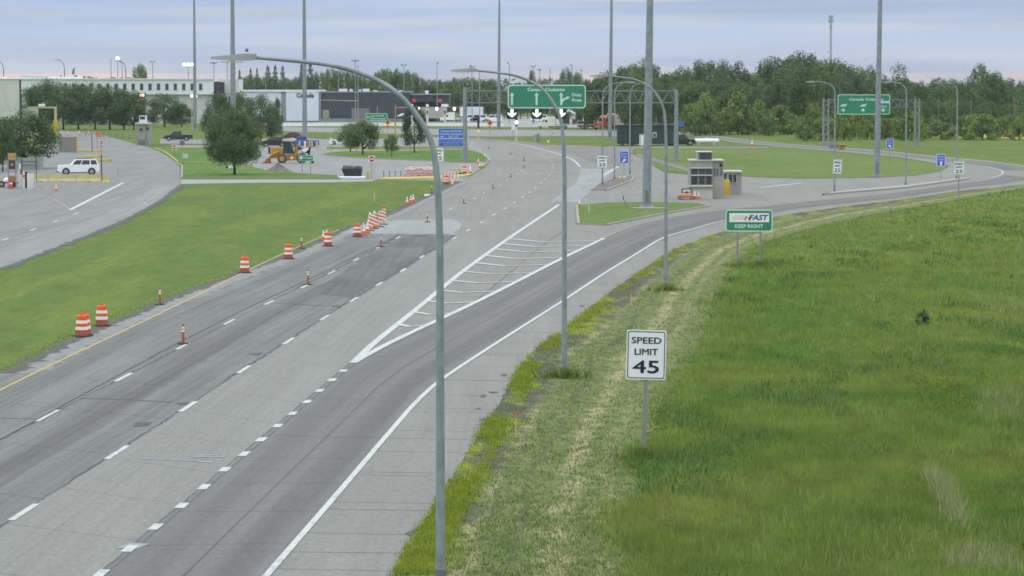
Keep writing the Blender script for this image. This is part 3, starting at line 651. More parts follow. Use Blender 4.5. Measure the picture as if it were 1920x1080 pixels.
def flowers(poly, n, m, name, sz=.05):
    gx, gy, _, _ = sample(poly, n); b = MB(); b.flat = True
    for x, y in zip(gx, gy):
        z = random.uniform(.25, .5); s = sz * random.uniform(.6, 1.4); b.add([(x - s, y, z), (x + s, y, z), (x, y - s, z + s), (x, y + s, z + s * .4)], [[0, 1, 2], [0, 3, 1], [0, 2, 3], [1, 3, 2]])
    return b.build(name, m)
tag(flowers([(1690, 690), (1790, 710), (1830, 790), (1760, 800), (1700, 760)], 150, pm('yellow_petal', (.45, .38, .02)), 'wildflowers'), 'yellow wildflowers scattered in the meadow grass', 'flowers', kind='stuff')
tag(flowers([(1690, 400), (1920, 380), (1920, 440), (1700, 440)], 160, pm('yellow_petal', (.45, .38, .02)), 'weed_bloom', .10), 'ochre weed bloom at the top of the meadow below the ramp', 'flowers', kind='stuff')
tag(flowers([(1551, 846), (1600, 840), (1620, 880), (1580, 872)], 40, pm('white_petal', (.5, .52, .46)), 'clover', .03), 'small white blooms in the middle of the meadow', 'flowers', kind='stuff')
# ================================================================== POLES, SIGNS, TRAFFIC DEVICES
M_GALV = pm('galvanised', (.225, .265, .285), .55, .20, 2.5, metal=.1)
M_GALVD = pm('galvanised_dark', (.16, .18, .19), .5, .12, 1.5, metal=.3)
M_LUM = pm('luminaire', (.26, .285, .295), .45, .06)
M_LENS = pm('lens', (.42, .43, .42), .3, .05)
M_BLK = pm('black_rubber', (.022, .022, .024), .8, .2)
M_ORG = pm('safety_orange', (.66, .115, .028), .55, .10)
M_ORGD = pm('faded_orange', (.36, .085, .045), .7, .18)
M_WHT = pm('sheeting_white', (.78, .80, .78), .5, .06)
M_SIGNW = pm('sign_white', (.76, .81, .83), .45, .03, .8)
M_SIGNB = pm('sign_black', (.012, .012, .016), .5, .1)
M_NAVY = pm('sign_navy', (.008, .008, .055), .5, .1)
M_SIGNG = pm('sign_green', (.022, .215, .125), .45, .05, .8)
M_GREENW = pm('sign_pale', (.50, .70, .60), .45, .03)
M_SIGNBL = pm('sign_blue', (.055, .125, .50), .45, .05)
M_BLUEW = pm('sign_pale_blue', (.50, .58, .85), .45, .03)
M_YEL = pm('yellow_paint_post', (.50, .34, .035), .6, .15)
M_PYEL = pm('pale_yellow', (.46, .42, .20), .75, .12)
M_RED = pm('sign_red', (.40, .02, .03), .5, .1)
M_GLOW = pm('lamp_glow', (1, .97, .9), .4, 0, emit=3.0)
M_GGLOW = pm('green_glow', (.72, 1, .80), .4, 0, emit=1.0)
M_STEEL = pm('post_steel', (.25, .27, .275), .5, .1, metal=.3)
M_SGNPED = pm('sign_amber', (.60, .27, .02), .5, .08)

# ---- davit street lamps -------------------------------------------------------
DAV = [(0, 7.4), (.05, 8.6), (.16, 9.4), (.45, 9.97), (.9, 10.49), (1.47, 10.83), (2.15, 11.05), (2.85, 11.15), (3.97, 11.25)]
def street_lamp(px, py, label, d=-1, k=1.0, kz=1.0, group='davit street lamps', Y=None, zt=None, r0=.105, loc=None, face=0.0):
    loc = loc or G(px, py); t = thing('street_lamp', label, 'street lamp', loc, face, group); k0 = k
    dv = [(a * k0, 11.25 - (11.25 - z) * kz) for a, z in DAV]; z0 = dv[0][1]; n = len(dv)
    b = MB(); b.tube([(0, 0, 0), (0, 0, z0)], [r0, r0 * .72], 14); b.build('pole', M_GALV, t, True)
    b = MB(); b.lathe([(.19, 0), (.19, .03), (.125, .05), (.12, .35), (.108, .36)], n=14); b.build('base_flange', M_GALVD, t, True)
    b = MB(); pts = smooth_line([Vector((a * d, 0, z)) for a, z in dv], 3); b.tube(pts, [r0 * (.72 - .36 * i / (len(pts) - 1)) for i in range(len(pts))], 12); b.build('arm', M_GALV, t, True)
    ex = dv[-1][0]; b = MB()
    x0, x1 = ex - .1, ex + .85
    vs, fs = [], []
    for i, (xx, w, h0, h1) in enumerate(((x0, .08, -.06, .07), (x0 + .25, .12, -.075, .075), (x0 + .6, .12, -.07, .04), (x1, .07, -.04, .01))):
        vs += [(d * xx, -w, 11.25 + h0), (d * xx, w, 11.25 + h0), (d * xx, w * .8, 11.25 + h1), (d * xx, -w * .8, 11.25 + h1)]
    for i in range(3):
        for q in range(4): fs.append([i * 4 + q, i * 4 + (q + 1) % 4, i * 4 + 4 + (q + 1) % 4, i * 4 + 4 + q])
    fs += [[3, 2, 1, 0], [12, 13, 14, 15]]; b.add(vs, fs); lum = b.build('luminaire', M_LUM, t, False)
    b = MB(); b.box((d * (ex + .42), 0, 11.145), (.45, .26, .02)); b.build('lens', M_LENS, lum)
    b = MB(); b.lathe([(.035, 0), (.035, .06), (.02, .075)], c=(d * (ex + .1), 0, 11.36)); b.build('photocell', M_GALVD, lum)
    return t
street_lamp(826, 1097, 'nearest tall grey davit lamp, its arm sweeping left across the sky', k=1.0)
street_lamp(1058, 706, 'grey davit lamp on the verge behind the first, arm ending above the green customs sign', k=.84)
street_lamp(1248, 543, 'grey davit lamp on the verge behind the speed limit 45 sign', k=.80, kz=.98)
street_lamp(1129.5, 347, 'davit lamp with right hand arm at the near tip of the brown traffic island', d=1, k=.72, kz=.55, r0=.1)
street_lamp(1152, 337, 'davit lamp with arm to the right, at the middle of the brown traffic island', d=1, k=.40, kz=.55, r0=.1)
street_lamp(1181, 326, 'pale davit lamp with arm to the right, behind the blue duty free sign', d=1, k=.46, kz=.55, r0=.1)
street_lamp(1564.5, 361, 'davit lamp carrying a tilted speed limit 25 plate on the narrow kerbed island', k=.55, kz=.42, r0=.1)
street_lamp(1698, 348.5, 'davit lamp in the middle of the narrow kerbed island, no plate on it', k=.47, kz=.42, r0=.1)
street_lamp(1793.5, 337, 'davit lamp at the right end of the narrow kerbed island', k=.50, kz=.42, r0=.1)
for px, ty, lab in ((121, 112, 'thin far davit lamp standing above the long white building'), (7, 113, 'thin far davit lamp above the beige building at the left edge'), (236, 114, 'thin far davit lamp just right of the lit floodlight')):
    Yl = 1050; p = V(px, 150, Yl); p.z = V(px, ty, Yl).z - 11.25; street_lamp(0, 0, lab, loc=Vector((p.x, Yl, 0)), k=.62, kz=.62) if False else None
    t = thing('street_lamp', lab, 'street lamp', (p.x, Yl, 0), 0, 'far davit lamps'); zt = V(px, ty, Yl).z
    b = MB(); b.tube([(0, 0, 0), (0, 0, zt - 3.2)], [.2, .17], 8); b.build('pole', M_GALVD, t)
    b = MB(); b.tube([(0, 0, zt - 3.2), (-.15, 0, zt - 2.2), (-.5, 0, zt - 1.2), (-1.2, 0, zt - .5), (-2.0, 0, zt - .15), (-2.8, 0, zt)], .13, 8); b.build('arm', M_GALVD, t)
    b = MB(); b.box((-3.1, 0, zt), (.8, .3, .2)); b.build('luminaire', M_LUM, t)

# ---- high masts ---------------------------------------------------------------
def mast(px, py, wpx, label, Y=None, lean=0.0, foot=True):
    loc = G(px, py) if Y is None else Vector((V(px, 200, Y).x, Y, 0)); s = SY(loc.y); r = wpx * s / 2
    t = thing('high_mast', label, 'light mast', loc, 0, 'tall high mast poles')
    b = MB(); b.tube([(0, 0, .3), (lean * 9, 0, 9.3), (lean * 20, 0, 20.3), (lean * 33, 0, 33.3)], [r * 1.12, r * .98, r * .8, r * .55], 16); b.build('pole', M_GALV, t, True)
    b = MB(); b.lathe([(r * 2.1, 0), (r * 2.1, .12), (r * 1.9, .14), (r * 1.5, .3), (r * 1.18, .34)], n=16); b.build('base_flange', M_GALVD, t, True)
    if foot: b = MB(); b.box((0, -r * 1.14, 1.1), (r * .8, .03, 1.0)); b.build('access_door', M_GALVD, t)
    return t
mast(1212.5, 391, 15, 'thickest mast, rising from the grass triangle right of the gore', lean=.013)
mast(1644, 332.5, 10.5, 'tall mast on the loop lawn in front of the right hand customs sign', lean=.010)
mast(571.5, 271, 8.6, 'tall mast behind the yellow backhoe in the parking lot')
mast(437, 0, 10.5, 'tall mast emerging from behind the big round tree', Y=560)
mast(365.5, 0, 6.4, 'slender mast left of the big round tree', Y=730)
mast(935, 241.5, 6.2, 'tall mast behind the left end of the overhead customs sign', lean=.006)
mast(1143.5, 262, 7.2, 'tall mast between the orange truck and the davit lamps', lean=.010)

# ---- plain signs ---------------------------------------------------------------
def posts(t, xs, h, m=M_STEEL, w=.06, y=.03, z0=0.0):
    for x in xs:
        b = MB(); b.box((x, y + w / 2, z0 + (h - z0) / 2), (w, w, h - z0)); b.build('post', m, t)
def speed_sign(num, px, pyb, y0, y1, label, w_ratio=.8, rz=0.0, on_post=True, tilt=0.0, big=False):
    loc = G(px, pyb); s = S(pyb); z0, z1 = (pyb - y1) * s, (pyb - y0) * s; h = z1 - z0; w = h * w_ratio
    t = thing('speed_limit_sign', label, 'road sign', loc, rz, 'speed limit signs')
    if tilt: t.rotation_euler = (0, tilt, rz)
    e = .006 if big else .012
    yb = 0.0 if on_post else -.16
    pl = board('panel', -w / 2, w / 2, z0, z1, yb - .02, .015, M_SIGNW, t, h * .045)
    i1, i2 = h * .025, h * .042
    b = MB(); b.flat = True                          # black border line
    A = rrect(-w / 2 + i1, w / 2 - i1, z0 + i1, z1 - i1, h * .04); B = rrect(-w / 2 + i2, w / 2 - i2, z0 + i2, z1 - i2, h * .03); n = len(A)
    b.add([(p[0], yb - .02 - e, p[1]) for p in A] + [(p[0], yb - .02 - e, p[1]) for p in B], [[k, (k + 1) % n, n + (k + 1) % n, n + k] for k in range(n)]); b.build('border', M_SIGNB, t)
    bd = 0.0 if big else .012
    lettering('SPEED', -w * .37, w * .37, z0 + h * .73, z0 + h * .855, yb - .02 - e, M_SIGNB, t, bd, fat=h * .005 if big else h * .008)
    lettering('LIMIT', -w * .29, w * .29, z0 + h * .50, z0 + h * .625, yb - .02 - e, M_SIGNB, t, bd, fat=h * .005 if big else h * .008)
    lettering(num, -w * .33, w * .32, z0 + h * .135, z0 + h * .385, yb - .02 - e, M_NAVY if big else M_SIGNB, t, 0, fat=h * .009)
    if on_post: posts(t, [0.0], z1 - .1 if big else z0 + .3, w=.115 if big else .09, y=.0)
    if big:
        b = MB()
        for (x, z) in ((-.42, .5), (.41, .5), (-.42, .2), (.41, .2), (-.25, .13), (.05, .11), (.3, .08), (-.42, .83), (.41, .83)): b.lathe([(.014, 0), (.014, .003)], c=(x * w, 0, z0 + h * z), n=8)
        b.v = [(x, yb - .021 - (z - (z0 + 0)) * 0, z) for x, y, z in b.v]; o_ = b.build('bolts', M_STEEL, t); tag(o_, None, None, kind='stuff')
    return t
speed_sign('45', 1207, 858, 618, 711, 'large white speed limit 45 sign on a steel post between verge and meadow', .80, rz=R(-3), big=True, tilt=R(1.2))
speed_sign('25', 1129, 347, 291, 315, 'upright speed limit 25 plate on the brown traffic island', .80, on_post=False)
speed_sign('25', 1567, 361, 299, 326, 'tilted speed limit 25 plate strapped to a davit lamp beside the loop lawn', .62, on_post=False, tilt=R(3))
speed_sign('25', 1797.5, 373.5, 302, 328, 'speed limit 25 sign on its own post at the edge of the meadow', .80)
speed_sign('25', 822, 332, 277, 303, 'speed limit 25 sign half hidden behind the nearest davit lamp', .80)

def duty_sign(px, pyb, y0, y1, label, arrow):
    loc = G(px, pyb); s = S(pyb); z0, z1 = (pyb - y1) * s, (pyb - y0) * s; h = z1 - z0; w = h * .72; t = thing('duty_free_sign', label, 'road sign', loc, 0, 'blue duty free signs')
    board('panel', -w / 2, w / 2, z0, z1, -.02, .02, M_BLUEW, t, h * .09); board('face', -w / 2 + h * .05, w / 2 - h * .05, z0 + h * .05, z1 - h * .05, -.035, .01, M_SIGNBL, t, h * .07)
    lettering('Duty', -w * .30, w * .30, z0 + h * .70, z0 + h * .85, -.045, M_BLUEW, t, .02); lettering('Free', -w * .27, w * .27, z0 + h * .50, z0 + h * .64, -.045, M_BLUEW, t, .02)
    a = {'d': -135, 'r': 45, 'u': 90, 'l': 135}[arrow]; c, sn = math.cos(R(a)), math.sin(R(a)); q = h * .19; cz = z0 + h * .26
    P = [(1, 0), (.1, .75), (.1, .28), (-1, .28), (-1, -.28), (.1, -.28), (.1, -.75)]
    flatshape('arrow', [((x * c - y * sn) * q, cz + (x * sn + y * c) * q) for x, y in P], -.045, M_WHT, t)
    posts(t, [0.0], z0 + .1, w=.07); return t
duty_sign(1170, 336, 283, 307, 'blue Duty Free sign with a slanting arrow on the brown traffic island', 'r')
duty_sign(1668, 309, 260, 279, 'small blue Duty Free sign on the loop lawn right of the tall mast', 'l')
duty_sign(1764, 341, 289, 312, 'blue Duty Free sign with upward arrow at the end of the kerbed island', 'u')

def fast_sign():
    loc = G(1404, 499); s = S(499); t = thing('lane_sign', 'green FAST KEEP RIGHT sign on two posts beside the ramp', 'road sign', loc, R(-4))
    w, z0, z1 = 88 * s, (499 - 434) * s, (499 - 393) * s; h = z1 - z0
    board('panel', -w / 2, w / 2, z0, z1, -.03, .03, M_GREENW, t, .18); board('face', -w / 2 + .07, w / 2 - .07, z0 + .07, z1 - .07, -.036, .005, M_SIGNG, t, .13)
    board('plate', -w * .42, w * .425, z0 + h * .43, z0 + h * .84, -.042, .005, M_WHT, t, .01)
    lettering('FAST', w * .00, w * .38, z0 + h * .51, z0 + h * .77, -.048, pm('logo_blue', (.012, .05, .26), .5, .05), t, .03, slant=.25)
    LG = M_RED
    P = [(-.10, .51), (-.075, .51), (-.045, .72), (-.072, .72)]
    flatshape('emblem', [(w * x, z0 + h * z) for x, z in P], -.048, LG, t)
    flatshape('emblem', [(w * (x + .085), z0 + h * z) for x, z in P], -.048, LG, t)
    flatshape('emblem', [(w * x, z0 + h * z) for x, z in ((-.075, .60), (.0, .60), (.005, .645), (-.07, .645))], -.0485, pm('logo_grey', (.25, .22, .24), .5, .05), t)
    for k in range(4): flatshape('speed_line', [(w * (-.40 + .03 * k), z0 + h * (.56 + .055 * k)), (w * -.095, z0 + h * (.555 + .055 * k)), (w * -.09, z0 + h * (.575 + .055 * k)), (w * (-.40 + .03 * k), z0 + h * (.572 + .055 * k))], -.048, pm('logo_pink', (.52, .40, .38), .5, .05), t)
    lettering('KEEP RIGHT', -w * .30, w * .30, z0 + h * .155, z0 + h * .335, -.043, M_GREENW, t, .03)
    posts(t, [-21.5 * s, 21.5 * s], z1 - .1, w=.115, y=.0)
fast_sign()

# ---- overhead sign bridges --------------------------------------------------------
def arrow_up(t, x, z0, z1, y, m, w=.16, name='arrow'):
    hw = w * 2.3; flatshape(name, [(x - w, z0), (x + w, z0), (x + w, z1 - hw * 1.3), (x + hw, z1 - hw * 1.5), (x, z1), (x - hw, z1 - hw * 1.5), (x - w, z1 - hw * 1.3)], y, m, t)
def truss(b, x0, x1, z0, z1, y0, y1, bay, r=.09):
    for z in (z0, z1):
        for y in (y0, y1): b.tube([(x0, y, z), (x1, y, z)], r, 6)
    n = max(2, round((x1 - x0) / bay))
    for i in range(n):
        a, c = x0 + (x1 - x0) * i / n, x0 + (x1 - x0) * (i + 1) / n; m = (a + c) / 2
        for y in (y0, y1): b.tube([(a, y, z0), (m, y, z1)], r * .7, 5); b.tube([(m, y, z1), (c, y, z0)], r * .7, 5)
        b.tube([(a, y0, z0), (a, y1, z0)], r * .5, 5); b.tube([(m, y0, z1), (m, y1, z1)], r * .5, 5)
def gantry_one():
    A, B = G(872, 303), G(1268, 309.5); Y = A.y; s = SY(Y); zof = lambda py: V(960, py, Y).z; xof = lambda px: V(px, 200, Y).x
    t = thing('sign_bridge', 'grey lattice sign bridge spanning the highway above the lane arrows', 'sign gantry', (A.x, Y, 0))
    L = xof(1268) - A.x
    for x in (0, L):
        b = MB(); top = zof(163 if x == 0 else 168); b.tube([(x, 0, .3), (x, 0, top)], [.36, .27], 14); b.build('upright', M_GALV, t, True)
        b = MB(); b.box((x, 0, .16), (1.5, 1.5, .32)); b.build('footing', M_KERB, t)
    b = MB(); truss(b, .2, L - .2, zof(193), zof(171), -.6, .6, 1.75); b.build('truss', M_GALVD, t)
    x0, x1, z0, z1 = xof(952), xof(1098), zof(203), zof(159)
    g = thing('overhead_sign', 'green overhead Canada Customs sign with three white arrows and Duty Free', 'road sign', (0, Y - 1.1, 0))
    board('panel', x0, x1, z0, z1, -.05, .05, M_GREENW, g, .45); board('face', x0 + .16, x1 - .16, z0 + .16, z1 - .16, -.06, .006, M_SIGNG, g, .35)
    zz = lambda py: zof(py); xx = lambda px: xof(px)
    lettering('Canada Customs', xx(989), xx(1058.5), zz(171), zz(164.5), -.07, M_GREENW, g, .03)
    for px in (960, 1006, 1052): arrow_up(g, xx(px), zz(197), zz(173), -.07, M_GREENW, .15)
    b = MB(); b.flat = True; pts = [Vector((xx(a), 0, zz(c))) for a, c in ((1053, 192), (1055, 188), (1058, 185.5), (1063, 183.5))]; vs = []
    for i, p in enumerate(pts):
        d = (pts[min(i + 1, 3)] - pts[max(i - 1, 0)]).normalized(); q = Vector((-d.z, 0, d.x)) * .15; vs += [p + q, p - q]
    b.add([(v.x, -.075, v.z) for v in vs], [[2 * i, 2 * i + 1, 2 * i + 3, 2 * i + 2] for i in range(3)])
    b.add([(xx(a), -.075, zz(c)) for a, c in ((1062, 180.0), (1068.5, 182), (1063.5, 187))], [[0, 1, 2]]); b.build('arrow', M_GREENW, g)
    lettering('Duty', xx(1072), xx(1090.5), zz(182.5), zz(174.5), -.07, M_GREENW, g, .03); lettering('Free', xx(1072.5), xx(1090), zz(190.5), zz(184.5), -.07, M_GREENW, g, .03)
    for i, px in enumerate((960, 1006.5, 1052)):
        q = thing('lane_signal', ('left lane signal with a lit green down arrow under the customs sign', 'middle lane signal with a lit green down arrow under the customs sign', 'right lane signal with a lit green down arrow under the customs sign')[i], 'lane signal', (xx(px), Y - 1.0, 0), 0, 'lane control arrows')
        w = 10.6 * s; b = MB(); b.prof(rrect(-w, w, zz(223), zz(203.3), .3), -.2, .25); b.build('housing', M_SIGNB, q)
        a = zz(220); c = zz(204.5); u = s
        P = [(-2.7 * u, c), (2.7 * u, c), (2.7 * u, a + 6.5 * u), (8.4 * u, a + 9.5 * u), (7.2 * u, a + 5.6 * u), (0, a), (-7.2 * u, a + 5.6 * u), (-8.4 * u, a + 9.5 * u), (-2.7 * u, a + 6.5 * u)]
        flatshape('arrow', P, -.215, M_GGLOW, q)
gantry_one()
def gantry_two():
    A = G(1549, 275); Y = A.y; zof = lambda py: V(960, py, Y).z; xof = lambda px: V(px, 200, Y).x - A.x
    t = thing('sign_bridge', 'grey lattice sign bridge over the loop road in front of the wood', 'sign gantry', (A.x, Y, 0))
    for (a, c, zt) in ((1544, 1553.5, 185), (1716, 1723.5, 185)):
        b = MB(); zb = .0 if a > 1600 else .9
        for px in (a, c): b.tube([(xof(px), 0, zb), (xof(px), 0, zof(zt))], .17, 8)
        n = 9
        for k in range(n):
            z0 = zb + (zof(zt) - zb) * k / n; z1 = zb + (zof(zt) - zb) * (k + 1) / n; p, q = (xof(a), xof(c)) if k % 2 else (xof(c), xof(a)); b.tube([(p, 0, z0), (q, 0, z1)], .08, 5)
        b.build('upright', M_GALV, t)
    b = MB(); truss(b, xof(1553), xof(1716), zof(201), zof(187), -.5, .5, 1.5, .07); b.build('truss', M_GALVD, t)
    g = thing('overhead_sign', 'green Canada Customs sign above the loop road with three small white arrows', 'road sign', (A.x, Y - .9, 0))
    x0, x1, z0, z1 = xof(1569.5), xof(1667.5), zof(214.5), zof(177); board('panel', x0, x1, z0, z1, -.05, .05, M_GREENW, g, .3); board('face', x0 + .13, x1 - .13, z0 + .13, z1 - .13, -.06, .006, M_SIGNG, g, .22)
    lettering('Canada Customs', xof(1591), xof(1655), zof(188.5), zof(183.5), -.07, M_GREENW, g, .03)
    s = SY(Y)
    for px in (1580, 1617):
        flatshape('vehicle_symbol', [(xof(px - 6), zof(199.5)), (xof(px + 4), zof(199.5)), (xof(px + 7.5), zof(194.5)), (xof(px + 2), zof(195.5)), (xof(px - 3), zof(196))], -.07, M_GREENW, g)
    for px in (1580, 1617, 1654.5):
        c, d = xof(px), zof(206.3); flatshape('arrow', [(c - 4.5 * s, d + .6 * s), (c, d - 3.6 * s), (c + 4.5 * s, d + .6 * s), (c + 1.5 * s, d + .6 * s), (c + 1.5 * s, d + 3 * s), (c - 1.5 * s, d + 3 * s), (c - 1.5 * s, d + .6 * s)], -.07, M_GREENW, g)
    board('plate', xof(1641), xof(1666), zof(193.5), zof(189), -.068, .004, M_BLUEW, g, .05); lettering('Entry', xof(1643), xof(1661), zof(203), zof(197), -.07, M_GREENW, g, .02)
    o = thing('concrete_barrier', 'short concrete barrier at the foot of the left sign bridge upright', 'barrier', (A.x + .3, Y - .9, 0)); b = MB(); b.prof([(-1.6, 0), (2.2, 0), (1.6, .55), (.6, .95), (-1.5, .95)], -.35, .35); b.build('block', M_KERB, o)
    o = thing('guardrail', 'short grey guardrail beside the sign bridge footing', 'guardrail', G(1570, 281)); b = MB(); b.box((0, 0, .6), (2.8, .12, .5)); b.build('rail', M_GALVD, o); posts(o, [-1.1, 0, 1.1], .6, w=.12, y=.06)
    o = thing('object_marker', 'yellow and black striped marker at the end of the short guardrail', 'marker', G(1578.5, 282.5)); board('panel', -.5, .5, .15, 1.15, -.02, .02, M_YEL, o, .03)
    for k in range(3): flatshape('stripe', [(-.48, .2 + .3 * k), (-.48, .34 + .3 * k), (.48, .52 + .3 * k - .2 * (k == 2)), (.48, .38 + .3 * k - .2 * (k == 2))], -.03, M_SIGNB, o)
    posts(o, [0], .5, w=.06)
gantry_two()

def info_sign():
    p = G(846, 296); s = S(296); t = thing('information_sign', 'large blue customs information sign beside the grey sign bridge upright', 'road sign', p, R(0))
    z = lambda py: (296 - py) * s; w = 24.5 * s
    board('panel', -w, w, z(275), z(240.5), -.03, .03, M_BLUEW, t, .1); board('face', -w + .08, w - .08, z(274.4), z(241.2), -.04, .006, M_SIGNBL, t, .06)
    lettering('Customs and Border', -w * .78, w * .82, z(247.8), z(243.2), -.05, M_BLUEW, t, .02); lettering('Protection Information', -w * .88, w * .92, z(253.2), z(248.9), -.05, M_BLUEW, t, .02); lettering('NEXT LEFT', -w * .2, w * .6, z(257.8), z(254.3), -.05, M_BLUEW, t, .02)
    flatshape('arrow', [(-w * .84, z(256)), (-w * .68, z(254)), (-w * .68, z(255.2)), (-w * .55, z(255.2)), (-w * .55, z(256.8)), (-w * .68, z(256.8)), (-w * .68, z(258))], -.05, M_BLUEW, t)
    board('rule', -w * .97, w * .97, z(260.8), z(259), -.05, .004, M_BLUEW, t, .02)
    random.seed(4); b = MB()
    for (py, a, c) in ((264.5, -.9, .9), (268, -.94, .92), (271.8, -.55, .5)):
        x = a
        while x < c:
            l = random.uniform(.06, .2); b.box(((x + l / 2) * w, -.046, z(py)), (l * w, .006, 1.5 * s)); x += l + .05
    b.build('small_print', pm('print_blue', (.25, .35, .7), .5, .1), t); posts(t, [-w * .55, w * .55], z(241), w=.12)
info_sign()

def plain_board(name, label, px, pyb, x0, x1, y0, y1, mf, mp, texts=(), npost=2, me=None, group=None, pm_=None):
    loc = G(px, pyb); s = S(pyb); t = thing(name, label, 'road sign', loc, 0, group); z = lambda py: (pyb - py) * s; x = lambda q: (q - px) * s
    r = (y1 - y0) * s * .08
    board('panel', x(x0), x(x1), z(y1), z(y0), -.03, .03, me or mp, t, r); e = (y1 - y0) * s * .07
    board('face', x(x0) + e, x(x1) - e, z(y1) + e, z(y0) - e, -.04, .006, mf, t, r * .6)
    for (s_, a, c, d, f) in texts: lettering(s_, x(a), x(c), z(f), z(d), -.05, mp, t, .02)
    wd = x(x1) - x(x0); posts(t, [0.0] if npost == 1 else [-wd * .3, wd * .3], z(y1) + .1, w=.08, m=pm_ or M_STEEL); return t, x, z
t, x, z = plain_board('guide_sign', 'green last turnoff sign in front of the dark customs building', 706, 250, 686, 726.5, 212.5, 226.5, M_SIGNG, M_GREENW, [('Last Turnoff', 695, 720, 215, 218.5), ('Before Canada', 695, 723, 220.5, 224)])
flatshape('arrow', [(x(687.5), z(219.8)), (x(690), z(217)), (x(690), z(218.8)), (x(693.5), z(218.8)), (x(693.5), z(220.8)), (x(690), z(220.8)), (x(690), z(222.6))], -.05, M_GREENW, t)
t, x, z = plain_board('guide_sign', 'small green To Canada arrow sign on two posts in front of the backhoe', 574.5, 330, 560.5, 587.5, 291, 302, M_SIGNG, M_GREENW, [('To Canada', 568, 585, 294, 297.8)])
b = MB(); b.lathe([(.17, 0), (.17, .01)], n=12); b.v = [(q[0] + x(565), -.05 - q[2], q[1] + z(296)) for q in b.v]; b.build('leaf_disc', M_WHT, t)
plain_board('small_sign', 'small pale green notice on the lawn left of the big round tree', 347.5, 307, 342.5, 352.5, 288, 297, pm('pale_green', (.40, .52, .44)), M_GREENW, npost=2)
plain_board('small_sign', 'small white sign seen edge lit in the lot near the white sports car', 621, 286, 618.5, 623.5, 259.5, 270, M_WHT, M_WHT, npost=1)
plain_board('small_sign', 'blank beige sign back in front of the dark customs building', 611, 238, 605, 617.5, 206, 221.5, pm('beige_back', (.30, .30, .24)), pm('beige_back', (.3, .3, .24)), npost=1)
plain_board('small_sign', 'grey sign back on one post beside the driveway crossing', 342, 278, 337, 346.5, 264, 272.5, M_GALVD, M_GALVD, npost=1)
plain_board('small_sign', 'distant blue service sign behind the sign bridge upright', 1272, 268, 1262, 1282, 228, 237, M_SIGNBL, M_SIGNBL, npost=1)
plain_board('small_sign', 'white signal plate hung between two signal posts beyond the highway', 962, 262, 959, 966, 234, 244.5, M_WHT, M_WHT, npost=1)
plain_board('small_sign', 'orange roadwork notice on two posts across the inbound plaza', 186, 281, 180, 192.5, 248, 256, pm('orange_notice', (.55, .20, .13)), M_ORGD, npost=2)

def round_no_entry(px, pyb, py, r, label):
    loc = G(px, pyb); s = S(pyb); t = thing('no_entry_sign', label, 'road sign', loc, 0, 'no entry signs'); z = (pyb - py) * s; q = r * s
    board('panel', -q, q, z - q, z + q, -.02, .02, M_WHT, t, q * .1)
    b = MB(); b.lathe([(q * .9, 0), (q * .9, .01)], n=20); b.v = [(v[0], -.025 - v[2], v[1] + z) for v in b.v]; b.build('disc', M_RED, t)
    board('bar', -q * .66, q * .66, z - q * .17, z + q * .17, -.042, .006, M_WHT, t, .02); posts(t, [0], z, w=.07)
round_no_entry(697, 337, 298, 5.8, 'red and white no entry sign right of the black dumpster')
round_no_entry(327, 292, 276, 4.6, 'red and white no entry sign at the corner lawn kerb')
round_no_entry(190.5, 282, 267, 3.6, 'white and dark no entry plate on the inbound plaza')

def ped_sign(px, pyb, py, r, label):
    loc = G(px, pyb); s = S(pyb); t = thing('pedestrian_sign', label, 'road sign', loc, 0, 'amber pedestrian signs'); z = (pyb - py) * s; q = r * s
    b = MB(); b.prof([(q, z), (0, z + q), (-q, z), (0, z - q)], -.02, .0); b.build('panel', M_SGNPED, t)
    u = q / 10; flatshape('figure', [(-1.5 * u, z + 4 * u), (1.6 * u, z + 4 * u), (3 * u, z), (1.6 * u, z - .5 * u), (3.4 * u, z - 6 * u), (1.8 * u, z - 6 * u), (0, z - 2 * u), (-2.2 * u, z - 6 * u), (-3.6 * u, z - 6 * u), (-1.6 * u, z), (-3 * u, z + 1 * u)], -.03, M_SIGNB, t)
    flatshape('figure', [(1.3 * u * math.cos(k), z + 5.6 * u + 1.3 * u * math.sin(k)) for k in np.linspace(0, 5.5, 8)], -.03, M_SIGNB, t)
    board('plate', -q * .62, q * .62, z - q * 1.75, z - q * 1.02, -.02, .02, M_SGNPED, t, .03); flatshape('arrow', [(-q * .4, z - q * 1.5), (-q * .1, z - q * 1.2), (q * .35, z - q * 1.6)], -.03, M_SIGNB, t); posts(t, [0], z - q * .5, w=.08)
ped_sign(727, 262, 229, 6.2, 'amber pedestrian diamond in front of the dark customs building')
ped_sign(918.5, 262, 230, 6.4, 'amber pedestrian diamond beside the signal posts left of the lane arrows')

